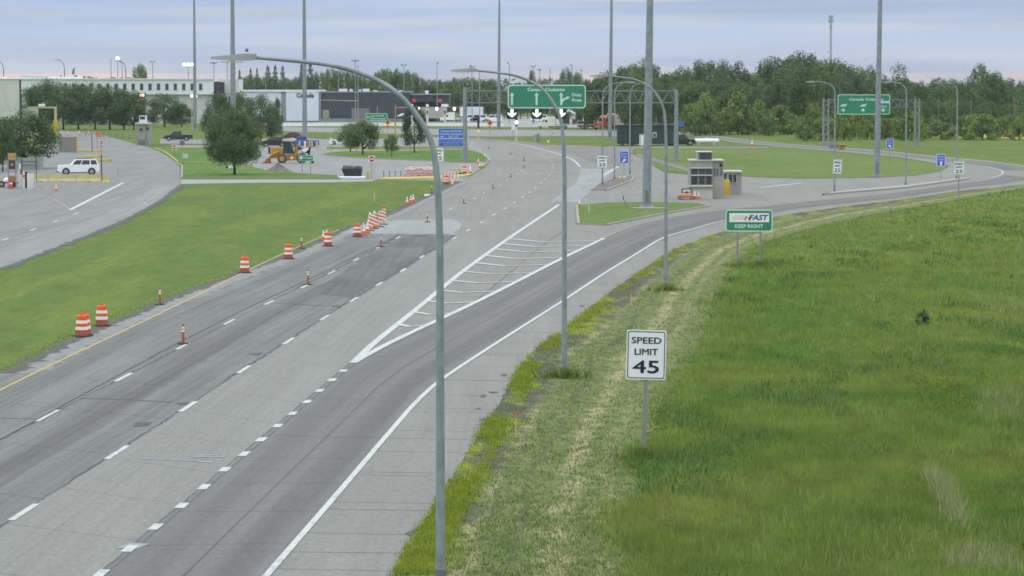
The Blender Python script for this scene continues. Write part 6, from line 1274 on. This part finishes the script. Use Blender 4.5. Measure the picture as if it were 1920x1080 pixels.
for px0, px1, y, lab in ((1184, 1196, 213, 'rusty lowered load with red beacon right of the first box trailer'), (1237, 1256, 219, 'brown crate load with red beacon right of the second box trailer')):
    p = G((px0 + px1) / 2, 242.5); s = S(242.5); t = thing('crate_load', lab, 'load', p + Vector((0, 2, 0))); w = (px1 - px0) * s; b = MB(); b.box((0, 0, 1.7), (w, 2.2, 2.6), bev=.06); b.build('crate', pm('crate_brown', (.16, .13, .12), .8, .2), t); b = MB(); b.box((0, -.4, (242.5 - y) * s - .3), (w * .5, .3, .5)); b.build('beacon', pm('red_beacon', (.8, .12, .06), .5, .05, emit=.5), t); b = MB(); b.tube([(-w * .3, 0, 2.9), (w * .55, 0, (242.5 - y) * s)], .12, 6); b.build('boom', M_ORGD, t)
trailer('long cream box trailer parked in front of the charcoal wing', 788, 838, 229, 201.5, pm('trailer_cream', (.36, .37, .33), .6, .06, .3)); trailer('pale blue box trailer right of the lit signals', 873, 906, 226, 200.5, M_PANELB); trailer('short white trailer left of the sign bridge upright', 862, 872, 225, 200, M_TRUCKW)
semi('white tractor with dark wheels at the end of the cream trailer', 846, 229.5, M_TRUCKW, 1)
for px, lab in ((884, 'white van in the yard right of the sign bridge upright'), (897, 'white van in the yard beside the signal post'), (925, 'white delivery truck in the yard behind the amber diamond'), (1010, 'far white van in the yard below the middle lane arrow')): car('parked_van', lab, G(px, 229), R(180), 5.4, 2.1, 2.3, [(0, .4), (0, 1.3), (.1, 1.4), (4.4, 1.4), (5.2, 1.2), (5.4, .9), (5.4, .4), (5, .3), (.3, .3)], (.05, .15, 3.8, 4.6, 1.38), .38, (1.1, 4.4), M_CARW, 'white vans in the customs yard', cat='van')
# orange cart beside the booth
p = G(1287, 374); s = S(374); t = thing('utility_cart', 'orange work cart with black roll bar and signs beside the booth plinth', 'cart', p); b = MB(); b.box((-1.5 * s, 0, 6.5 * s), (30 * s, 1.2, 5 * s), bev=.08); b.build('body', pm('cart_orange', (.50, .13, .05), .5, .1), t); b = MB(); b.box((-2 * s, 0, 10 * s), (22 * s, 1.0, 2.5 * s)); b.build('bed', pm('cart_buff', (.48, .38, .28), .6, .1), t)
b = MB()
for q in ((-8, 9, -8, 20), (-8, 20, 10, 20), (10, 20, 10, 9)): b.tube([(q[0] * s, 0, q[1] * s), (q[2] * s, 0, q[3] * s)], .05, 6)
b.build('roll_bar', M_TRIMB, t); board('sign_plate', -7 * s, 6 * s, 10.5 * s, 16.5 * s, -.4, .03, M_WHT, t, .2); b = MB(); b.lathe([(2.6 * s, 0), (2.6 * s, .02)], n=12); b.v = [(v[0], -.42 - v[2], v[1] + 13.5 * s) for v in b.v]; b.build('red_disc', M_RED, t)
for x in (-12, 10):
    for y in (-.5, .5): wheel(t, x * s, y, 3.2 * s, .2)
# left foreground of the plaza: barriers, kiosk, posts, cart
def jersey(px0, px1, pyb, label):
    p = G((px0 + px1) / 2, pyb); s = S(pyb); L_ = (px1 - px0) * s; t = thing('jersey_barrier', label, 'barrier', p, 0, 'yellow concrete barriers'); b = MB(); pr = [(-.32, 0), (.32, 0), (.30, .1), (.15, .35), (.10, .82), (-.10, .82), (-.15, .35), (-.30, .1)]
    vs = [(-L_ / 2 + .03, y, z) for y, z in pr] + [(L_ / 2 - .03, y, z) for y, z in pr]; n = 8; b.add(vs, [[k, (k + 1) % n, n + (k + 1) % n, n + k] for k in range(n)] + [[k for k in range(n)][::-1], [n + k for k in range(n)]]); b.build('block', M_PYEL, t); b = MB(); b.box((0, -.315, .03), (.3, .06, .06)); b.build('lifting_slot', M_SIGNB, t)
for a, c, lab in ((66, 90.5, 'yellow concrete barrier at the left, beside the white bollards'), (91, 143, 'long yellow concrete barrier in the middle'), (144, 190, 'yellow concrete barrier at the right end, against the thin dark post')): jersey(a, c, 340.5, lab)
jersey(192, 206, 343, 'short yellow barrier end turned to the road')
def thin_post(px, pyb, ytop, label, r=.06, m=M_SIGNB): p = G(px, pyb); s = S(pyb); t = thing('thin_post', label, 'post', p, 0, 'thin dark posts on the plaza'); b = MB(); b.tube([(0, 0, 0), (-.08, 0, (pyb - ytop) * s)], r, 8); b.build('post', m, t); b = MB(); b.lathe([(r * 1.4, 0), (r * 1.4, .06)]); b.build('collar', M_KERB, t)
thin_post(191.5, 340, 289, 'dark leaning post at the end of the yellow barriers'); thin_post(173, 286, 251, 'dark post left of the roadwork notice'); thin_post(69, 341, 311, 'thin dark rod at the left end of the yellow barriers', .035); thin_post(222.5, 329, 314.5, 'thin grey rod on the little grass patch by the road', .035, M_GALV)
t = thing('information_kiosk', 'tall brown kiosk with orange panel at the left edge of the plaza', 'kiosk', G(23, 352)); s = S(352); b = MB()
for x in (-7, 7): b = MB(); b.box((x * s, 0, 33 * s), (1.6 * s, .15, 66 * s)); b.build('post', M_STEEL, t)
board('amber_panel', -6 * s, 6 * s, 52 * s, 65 * s, -.08, .1, pm('kiosk_amber', (.45, .27, .08), .6, .1), t, .02); board('dark_panel', -6 * s, 6 * s, 35 * s, 51 * s, -.08, .1, pm('kiosk_dark', (.06, .045, .06), .6, .1), t, .02); board('wood_panel', -6 * s, 6 * s, 10 * s, 22 * s, -.08, .1, pm('kiosk_wood', (.30, .17, .08), .7, .15), t, .02); board('notice', -2.5 * s, 2.5 * s, 41 * s, 46 * s, -.1, .02, M_STEEL, t, .02)
for px, pyb, ytop, lab in ((37.5, 352, 307, 'tall slim white post at the kiosk'), (45, 354, 330, 'white bollard with a cone on top'), (53, 356, 325, 'white bollard third from the kiosk'), (57, 357, 326, 'white bollard fourth from the kiosk'), (61.5, 355, 325, 'white bollard nearest the yellow barriers')): p = G(px, pyb); bollard(px, pyb, (pyb - ytop) * S(pyb), .115, M_WINW, lab, 'white bollards at the kiosk')
p = G(45, 354); put('traffic_cone', cone_mesh, 45, 354, 'red cone stuck on top of a white bollard', 'traffic cone', 'orange traffic cones').location = p + Vector((0, 0, 1.25))
t = thing('control_pedestal', 'dark control pedestal between the white bollards', 'pedestal', G(49, 353)); b = MB(); b.box((0, .2, .85), (.35, .35, 1.7)); b.build('cabinet', M_SIGNB, t); b = MB(); b.box((-.4, .2, 1.75), (.55, .35, .6), bev=.04); b.build('head', M_GALVD, t)
t = thing('red_cart', 'red two wheeled trailer cart with covered load at the left edge', 'cart', G(17, 351)); s = S(351); b = MB(); b.box((0, 0, 9 * s), (34 * s, 1.1, 3.2 * s), bev=.05); b.build('frame', pm('cart_red', (.42, .05, .06), .5, .1), t); b = MB(); b.box((-3 * s, 0, 14 * s), (14 * s, .9, 8 * s), bev=.2); b.build('load', M_WHT, t); b = MB(); b.disc((-12 * s, -.6, 6 * s), 6 * s, .2); ty = b.build('tyre', M_TYRE, t); b = MB(); b.disc((-12 * s, -.71, 6 * s), 3 * s, .05); b.build('rim', M_RIM, ty); b = MB(); b.disc((11 * s, -.6, 5 * s), 5 * s, .2); b.build('tyre', M_TYRE, t)
t = thing('traffic_cone', 'red cone stack in front of the red cart', 'traffic cone', G(20.5, 354)); b = MB(); b.lathe([(.28, .05), (.25, .3), (.16, .6), (.13, .95)], n=10); b.build('lower_cone', pm('cart_red', (.42, .05, .06), .5, .1), t, True); b = MB(); b.box((0, 0, .025), (.7, .7, .05)); b.build('base', pm('cart_red', (.42, .05, .06), .5, .1), t); b = MB(); b.lathe([(.2, .5), (.17, .62)], n=10); b.build('reflective_collar', M_WHT, t)
t = thing('utility_shelter', 'grey panelled enclosure under the left plaza tree', 'enclosure', G(55, 318)); s = S(318); wallbox(t, -25 * s, 23 * s, 0, 22 * s, 1.5, pm('enclosure_grey', (.28, .32, .31), .7, .08)); 
for q in (-16, 12): wallbox(t, q * s, (q + 2.5) * s, 0, 22 * s, .1, M_GALVD, 'pilaster', -.08)
for q in (8, 15): wallbox(t, -16 * s, 14 * s, q * s, (q + 1) * s, .06, M_GALVD, 'rail', -.06)
t = thing('barrier_gate', 'low grey wall with yellow edge across the plaza lane', 'wall', G(128, 286)); s = S(286); wallbox(t, -18 * s, 15 * s, 0, 29 * s, .4, pm('wall_mauve', (.22, .205, .205), .8, .1)); wallbox(t, 15.2 * s, 17 * s, 0, 30 * s, .6, M_YEL, 'end_post', -.1)
for a, c, pyb, lab in ((146, 191, 285, 'low yellow kerb block on the far plaza lane'), (158, 190, 296, 'low yellow kerb block nearer the white suv'), (186, 206, 303, 'small yellow kerb block at the roadside')): p = G((a + c) / 2, pyb); s = S(pyb); t = thing('kerb_block', lab, 'kerb block', p, 0, 'yellow kerb blocks'); b = MB(); b.box((0, 0, .2), ((c - a) * s, .8, .4), bev=.05); b.build('block', M_PYEL, t); b = MB(); b.box(((c - a) * s * .45, 0, .25), (.7, .84, .44), bev=.05); b.build('end_cap', pm('cap_amber', (.5, .35, .12), .7, .1), t)
for px, py, lab in ((1162, 335.5, 'flat pale yellow block on the brown traffic island'), (1171, 335, 'second flat yellow block on the brown traffic island')): t = thing('kerb_block', lab, 'kerb block', G(px, py, .15), 0, 'yellow blocks on the traffic island'); b = MB(); b.box((0, 0, .12), (.45, .35, .24), bev=.04); b.build('block', M_PYEL, t); b = MB(); b.box((0, 0, .27), (.2, .15, .06)); b.build('cap', M_WHT, t)
t = thing('plastic_bin', 'grey broken bin lying at the foot of the big round tree', 'bin', G(432, 317)); s = S(317); b = MB(); b.prof([(-4 * s, 0), (4 * s, 0), (5 * s, 7 * s), (-3 * s, 8 * s)], -.4, .4, .02); b.build('body', M_PANELB, t); b = MB(); b.box((-6 * s, 0, 2 * s), (4 * s, .5, .5)); b.build('lid', M_TRIMB, t)
t = thing('utility_cabinet', 'pair of pale cabinets on the strip below the amber arrows', 'cabinet', G(1007, 267)); s = S(267); b = MB(); b.box((-3.5 * s, 0, 8 * s), (5 * s, .6, 16 * s), bev=.05); b.build('cabinet', pm('cab_buff', (.33, .34, .27), .7, .1), t); b = MB(); b.box((2.5 * s, .3, 8.5 * s), (6 * s, .7, 17 * s), bev=.05); b.build('cabinet', M_GALV, t)
t = thing('plaza_lamp', 'short arm lamp with lit tip beside the nearest pole curve', 'lamp', G(1028, 268)); s = S(268); b = MB(); b.tube([(0, 0, 0), (.05, 0, 5 * s), (.5, 0, 14 * s), (1.1, 0, 20 * s)], .06, 6); b.build('stem', M_STEEL, t); b = MB(); b.box((0, 0, 3 * s), (4 * s, .4, 4 * s)); b.build('base_box', M_WHT, t)
# ================================================================== TREES AND SHRUBS
M_BARK = pm('bark', (.055, .048, .042), .95, .25, 3)
LEAFS = {'dark': leaf_mat('leaf_dark', (.092, .155, .074), (.130, .195, .088), 1.2, .3, .3), 'mid': leaf_mat('leaf_mid', (.115, .190, .076), (.160, .230, .090), .35, .2, .35), 'light': leaf_mat('leaf_light', (.165, .245, .070), (.215, .285, .084), .4, .25, .35), 'grey': leaf_mat('leaf_grey', (.070, .110, .064), (.090, .125, .07), .4, .2, .35), 'spruce': leaf_mat('leaf_spruce', (.068, .118, .076), (.090, .142, .09), .5, .05, .3)}
def leaf_quads(C, nrm, size, rs):
    """C: centres (n,3); leaf clumps as bent quads facing roughly outward"""
    n = len(C); r = rs.normal(0, .55, (n, 3)) + nrm; r /= np.linalg.norm(r, axis=1)[:, None] + 1e-9
    ref = rs.normal(0, 1, (n, 3)); a = np.cross(r, ref); a /= np.linalg.norm(a, axis=1)[:, None] + 1e-9; c = np.cross(r, a)
    s = (size * rs.uniform(.55, 1.35, n))[:, None]; e = rs.uniform(.6, 1.0, n)[:, None]
    v = np.empty((n, 4, 3)); v[:, 0] = C - a * s; v[:, 1] = C + c * s * e * .6 + r * s * .25; v[:, 2] = C + a * s; v[:, 3] = C - c * s * e * .6 + r * s * .25
    return v.reshape(-1, 3), [[4 * i, 4 * i + 1, 4 * i + 2, 4 * i + 3] for i in range(n)]
TREES = {}
def mesh_from(name, vs, fs, m):
    me = bpy.data.meshes.new(name); n = len(fs); me.vertices.add(len(vs)); me.vertices.foreach_set('co', np.asarray(vs, np.float32).ravel()); k = np.array([len(f) for f in fs]); me.loops.add(int(k.sum())); me.loops.foreach_set('vertex_index', np.concatenate([np.asarray(f) for f in fs]).astype(np.int32))
    me.polygons.add(n); me.polygons.foreach_set('loop_start', np.r_[0, np.cumsum(k)[:-1]].astype(np.int32)); me.update(calc_edges=True); me.materials.append(m); return me
def tree_kind(key, seed, kind, leaf, lumps=30, per=130, size=.022, cb=.22, gap=.0, trunks=1):
    """unit tree: height 1, crown width 1 (scaled on placing)"""
    rs = np.random.default_rng(seed); C, Nn = [], []; cz, hz = (1 + cb) / 2, (1 - cb) / 2
    if kind == 'conifer':
        for i in range(lumps * per // 10):
            z = cb + (1 - cb) * rs.uniform() ** 1.25; rad = .5 * (1 - (z - cb) / (1 - cb)) ** .62 * (.72 + .28 * math.sin(z * 60)) + .015; a = rs.uniform(0, 2 * math.pi); q = rad * math.sqrt(rs.uniform(.25, 1)); C.append((q * math.cos(a), q * math.sin(a), z - .12 * q)); Nn.append((math.cos(a), math.sin(a), .5))
    else:
        for i in range(lumps):
            while True:
                p = rs.uniform(-1, 1, 3)
                if .30 < np.linalg.norm(p) < 1: break
            if kind == 'airy' and p[2] < -.3: p[2] *= .4
            zz = p[2]; sh = 1.0
            if kind == 'round': sh = 1.0
            if kind == 'column': sh = .96 - .28 * max(0, zz)
            if kind == 'ash': sh = 1.0 if zz < 0 else 1 - .25 * zz
            if kind == 'shrub': sh = 1.05 - .45 * max(0, zz)
            if kind in ('ash', 'round', 'column', 'shrub'):
                zz = rs.uniform(-1, 1); zc = {'ash': -.30, 'shrub': -.75}.get(kind, -.15)
                f = math.sqrt(max(0, 1 - ((zz - zc) / (1 - zc)) ** 2.7)) if zz > zc else 1 - (.28 if kind == 'ash' else .42) * ((zc - zz) / (1 + zc)) ** 2
                if kind == 'column': f = .95 - .5 * max(0, zz) ** 1.5
                q_ = f * math.sqrt(rs.uniform(.30, 1)); a_ = rs.uniform(0, 6.283); p = np.array([q_ * math.cos(a_), q_ * math.sin(a_), zz]); sh = .98
            lc = np.array([p[0] * .41 * sh, p[1] * .41 * sh, cz + zz * hz * .86]); lr = rs.uniform(.10, .17) * (.8 if kind == 'airy' else 1)
            m_ = int(per * rs.uniform(.7, 1.3)); d = rs.normal(0, 1, (m_, 3)); d /= np.linalg.norm(d, axis=1)[:, None]; rr = lr * rs.uniform(.25, 1.0, m_) ** .6; q = lc + d * rr[:, None] * np.array([1, 1, .85 * (2 * hz) / .8])
            q = q[q[:, 2] > cb * .8]; out = q - np.array([0, 0, cz]); C += list(q); Nn += list(out / (np.linalg.norm(out, axis=1)[:, None] + 1e-6) * .6 + d[:len(q)] * .5 + np.array([0, 0, .35]))
            if kind != 'shrub':           # a few loose sprays past the lump so the outline is ragged
                e = lc + rs.normal(0, lr * .62, (max(3, m_ // 14), 3)); C += list(e); Nn += list(rs.normal(0, 1, e.shape))
    vs, fs = leaf_quads(np.array(C), np.array(Nn), size, rs); crown = mesh_from('crown', vs, fs, LEAFS[leaf])
    b = MB(); tr = .020 if kind != 'conifer' else .012
    for k in range(trunks):
        ox = 0 if trunks == 1 else (-.06 + .12 * k); b.tube([(ox, 0, -.01), (ox * .8 + rs.normal(0, .004), 0, cb * .6), (rs.normal(0, .012), rs.normal(0, .01), cb + .2), (rs.normal(0, .015), rs.normal(0, .015), .78)], [tr * 1.35, tr, tr * .8, tr * .25], 8)
        if kind != 'conifer':
            for j in range(9):
                a = rs.uniform(0, 6.28); z0 = cb * .8 + rs.uniform(0, .32); l = rs.uniform(.2, .4); b.tube([(ox * .7, 0, z0), (l * .5 * math.cos(a), l * .5 * math.sin(a), z0 + l * .45), (l * math.cos(a), l * math.sin(a), z0 + l * .75)], [tr * .6, tr * .38, tr * .12], 5)
    o = b.build('trunk', M_BARK); tm = o.data; bpy.data.objects.remove(o); TREES[key] = (crown, tm)
for k in range(3): tree_kind('wood%d' % k, 20 + k, 'round', ('dark', 'mid', 'dark')[k], 38, 120, .024, .12)
tree_kind('round_a', 41, 'round', 'mid', 60, 170, .018, .17); tree_kind('round_b', 42, 'round', 'mid', 44, 130, .021, .24); tree_kind('ash', 43, 'ash', 'dark', 140, 240, .0135, .19); tree_kind('bush', 47, 'shrub', 'dark', 20, 70, .05, .0); tree_kind('column', 44, 'column', 'grey', 52, 150, .019, .16)
for k in range(3): tree_kind('lot%d' % k, 50 + k, 'ash', 'dark', 58, 150, .019, .13)
tree_kind('airy', 60, 'airy', 'grey', 24, 55, .018, .25); tree_kind('spruce0', 61, 'conifer', 'spruce', 30, 300, .030, .06); tree_kind('spruce1', 62, 'conifer', 'spruce', 30, 260, .034, .04)
for k in range(3): tree_kind('shrub%d' % k, 70 + k, 'shrub', ('light', 'mid', 'light')[k], 26, 90, .034, .0)
def place(key, x, Y, h, w, name, label, cat='tree', group=None, rz=None, zb=0.0):
    t = thing(name, label, cat, (x, Y, zb), random.uniform(0, 6.28) if rz is None else rz, group); t.scale = (w, w, h); c, tm = TREES[key]
    for nm, me in (('crown', c), ('trunk', tm)): o = bpy.data.objects.new(nm, me); col.objects.link(o); o.parent = t
    return t
def tree_px(key, px, pyb, ytop, wpx, name, label, group=None, Y=None, cat='tree'):
    Y = Y or G(px, pyb).y; o = V(px, ytop, Y); return place(key, o.x, Y, o.z * 1.01, wpx * SY(Y) * (1.10 if not key.startswith('spruce') else 1.0), name, label, cat, group)
# lot trees
tree_px('ash', 439, 329, 207, 108, 'ash_tree', 'big dense round ash tree alone on the lot lawn in front of the parking')
tree_px('lot0', 408, 272, 178, 66, 'lot_tree', 'dark tree behind the left shoulder of the big ash', 'trees in the parking lot'); tree_px('lot1', 447, 276, 176, 60, 'lot_tree', 'dark tree directly behind the top of the big ash', 'trees in the parking lot', Y=575); tree_px('lot2', 488, 250, 178, 68, 'lot_tree', 'loose dark tree right of the big ash with a visible trunk', 'trees in the parking lot', Y=560); tree_px('lot0', 520, 255, 187, 24, 'lot_tree', 'thin ragged tree at the right end of the lot group', 'trees in the parking lot', Y=600)
tree_px('round_a', 680, 291, 228, 70, 'round_tree', 'clipped round tree with two trunks on the grass island'); tree_px('round_a', 657, 284, 234, 56, 'round_tree', 'round tree overlapping the twin trunk one at its left', Y=G(662, 286).y)
tree_px('round_b', 734.5, 294.5, 253, 33, 'small_round_tree', 'small round tree on the grass island beside the tall columnar one'); tree_px('column', 777, 287.5, 199, 52, 'columnar_tree', 'tall narrow tree on the island crossed by the nearest lamp arm')
tree_px('lot1', 46, 318, 213, 124, 'plaza_tree', 'big leafy tree at the left over the grey enclosure', Y=G(60, 318).y + 4); tree_px('lot2', 4, 322, 222, 60, 'plaza_tree', 'paler tree cut by the left edge')
for i, (px, w, yt) in enumerate(((52, 44, 168), (85, 56, 152), (118, 60, 156), (146, 54, 160), (178, 62, 160), (205, 60, 162), (232, 52, 172), (250, 44, 174), (308, 58, 176), (340, 40, 196))):
    labs = ['dark tree at the left end of the row before the white building', 'broad dark tree second in the row', 'tall dark tree third in the row', 'dark tree fourth in the row', 'dark tree fifth in the row under the windows', 'rounded dark tree sixth in the row', 'lower dark tree left of the checkpoint booth', 'dark tree just behind the checkpoint booth', 'rounded dark tree right of the checkpoint booth', 'low dark tree left of the slender mast']
    tree_px('lot%d' % (i % 3), px, 243 if i < 8 else 238, yt, w * 1.3, 'row_tree', labs[i], 'row of trees before the white building')
tree_px('wood1', 263, 240, 121, 34, 'lone_tree', 'pale leafy tree rising behind the roof of the long white building', Y=1000)
# the wood on the right, silhouette first
prof = [(1090, 157), (1112, 148), (1150, 133), (1188, 120), (1214, 117), (1240, 128), (1262, 139), (1284, 124), (1312, 115), (1350, 117), (1390, 122), (1410, 141), (1428, 120), (1460, 110), (1490, 104), (1530, 107), (1560, 114), (1590, 128), (1622, 124), (1650, 134)]
def prof_at(p, x):
    for (xa, ya), (xb, yb) in zip(p[:-1], p[1:]):
        if xa <= x <= xb: return ya + (yb - ya) * (x - xa) / (xb - xa)
    return p[-1][1]
x = 1096; i = 0
while x < 1650:
    Y = 760 + random.uniform(-25, 25); w = random.uniform(52, 80); yt = prof_at(prof, x) + random.uniform(-1, 4)
    tree_px('wood%d' % (i % 3), x, 0, yt, w, 'wood_tree', 'tall tree in the back rank of the wood right of the overhead sign', 'back rank of the wood', Y=Y); x += random.uniform(19, 27); i += 1
for k in range(34):
    x = random.uniform(1170, 1700); Y = random.uniform(690, 735); yt = prof_at(prof, min(x, 1640)) + random.uniform(16, 44)
    tree_px('wood%d' % (k % 3), x, 0, yt, random.uniform(42, 70), 'wood_tree', 'middle height tree inside the wood behind the loop road', 'middle rank of the wood', Y=Y)
for k in range(46):
    x = 1290 + 640 * (k + random.random() * .8) / 46; Y = random.uniform(628, 668) if x < 1500 else random.uniform(570, 640); yt = random.uniform(186, 222) if x < 1400 else random.uniform(190, 228)
    if 1300 < x < 1480: yt -= 12
    tree_px('shrub%d' % (k % 3), x, 0, yt + (16 if x > 1720 else 0), random.uniform(36, 66), 'shrub', 'bright green shrub in the thicket at the foot of the wood', 'shrubs at the foot of the wood', Y=Y, cat='shrub')
for k in range(22):
    x = 1660 + 290 * (k + random.random()) / 22; Y = random.uniform(720, 900); yt = random.uniform(147, 162)
    tree_px('wood%d' % (k % 3), x, 0, yt, random.uniform(34, 60), 'wood_tree', 'low tree in the thin right hand end of the wood', 'right end of the wood', Y=Y)
for k in range(16):
    x = 1650 + 290 * (k + random.random()) / 16; tree_px('wood%d' % (k % 3), x, 0, random.uniform(185, 205), random.uniform(30, 48), 'wood_tree', 'lower tree behind the canola field', 'trees behind the canola', Y=random.uniform(680, 715))
tree_px('airy', 1684, 0, 112, 62, 'airy_tree', 'open crowned half dead tree showing sky, right of the tall mast', Y=740); tree_px('wood0', 1843, 0, 125, 70, 'bold_tree', 'dark round tree standing above the wood against the pink horizon', Y=770); tree_px('wood2', 1870, 0, 140, 36, 'bold_tree', 'smaller dark tree leaning on the round one at its right', Y=775)
# trees behind the customs buildings
for px, yt, w, lab in ((449, 133, 12, 'slim spruce right of the white building'), (470, 130, 12, 'slim open spruce second from the left'), (482, 129, 10, 'slim spruce third from the left'), (502, 125, 18, 'spruce above the roof of the customs hall'), (516, 124, 15, 'pointed spruce left of the tall mast'), (530, 125, 14, 'pointed spruce next to it at the right'), (565, 122, 14, 'spruce behind the tall mast'), (582, 118, 17, 'tallest dark spruce right of the tall mast')): tree_px('spruce%d' % (px % 2), px, 0, yt, w * 2.2, 'spruce_tree', lab, 'spruces behind the customs hall', Y=1010)
back = [(440, 146), (480, 144), (520, 143), (560, 146), (596, 136), (615, 129), (640, 133), (668, 140), (695, 146), (712, 135), (722, 128), (745, 134), (760, 133), (772, 140), (790, 147), (830, 149), (870, 147), (920, 148)]
for k in range(40): x = 446 + 480 * k / 39 + random.uniform(-4, 4); tree_px('wood%d' % (1 if k % 3 else 0), x, 0, prof_at(back, min(x, 920)) + random.uniform(-2, 4), random.uniform(26, 42), 'screen_tree', 'green tree in the screen behind the customs hall', 'tree screen behind the customs hall', Y=1060 + random.uniform(-30, 30))
for k in range(20): x = 820 + 300 * k / 19 + random.uniform(-5, 5); tree_px('wood%d' % (k % 3), x, 0, 165 + random.uniform(-6, 12), random.uniform(26, 40), 'yard_tree', 'dark tree in the belt behind the truck yard', 'tree belt behind the truck yard', Y=1000 + random.uniform(-20, 20))
tree_px('column', 998, 0, 132, 18, 'yard_tree', 'slim tree poking above the overhead sign', Y=1030); tree_px('wood2', 1062, 0, 132, 36, 'yard_tree', 'dense tree above the right half of the overhead sign', Y=1030); tree_px('wood1', 1082, 0, 136, 30, 'yard_tree', 'dense tree above the right corner of the overhead sign', Y=1035)
# far tree line all along the horizon
rs = np.random.default_rng(5); C, Nn = [], []
for X_ in np.arange(-1150, 1150, 9.0):
    h = 14.5 + 3.0 * math.sin(X_ * .013) + 2.0 * math.sin(X_ * .051 + 1) + rs.normal(0, 1.6); Y = 2500 + rs.normal(0, 40)
    n = 60; q = np.c_[X_ + rs.normal(0, 6, n), Y + rs.normal(0, 8, n), h * rs.uniform(.05, 1, n) ** .8]; C += list(q); Nn += list(rs.normal(0, 1, (n, 3)) + np.array([0, -.6, .5]))
vs, fs = leaf_quads(np.array(C), np.array(Nn), 2.4, rs); o = bpy.data.objects.new('far_wood', mesh_from('far_wood', vs, fs, LEAFS['dark'])); col.objects.link(o); tag(o, 'distant dark line of woods along the whole horizon', 'woods', kind='stuff')
tree_px('bush', 1730, 611, 581, 27, 'lone_bush', 'single dark bush alone in the meadow', cat='bush')
# ================================================================== thin evening haze
hz = bpy.data.materials.new('haze_air'); hz.use_nodes = True; ht = hz.node_tree
for n in list(ht.nodes):
    if n.type == 'BSDF_PRINCIPLED': ht.nodes.remove(n)
pv = ht.nodes.new('ShaderNodeVolumePrincipled'); pv.inputs['Color'].default_value = (.80, .88, .95, 1); pv.inputs['Density'].default_value = .000055; pv.inputs['Anisotropy'].default_value = 0.0
ht.links.new(pv.outputs[0], ht.nodes['Material Output'].inputs['Volume'])
b = MB(); b.box((0, 1395, 30), (7000, 3010, 62)); o = b.build('haze', hz); tag(o, 'thin pale evening haze over the whole site', 'haze', kind='stuff')
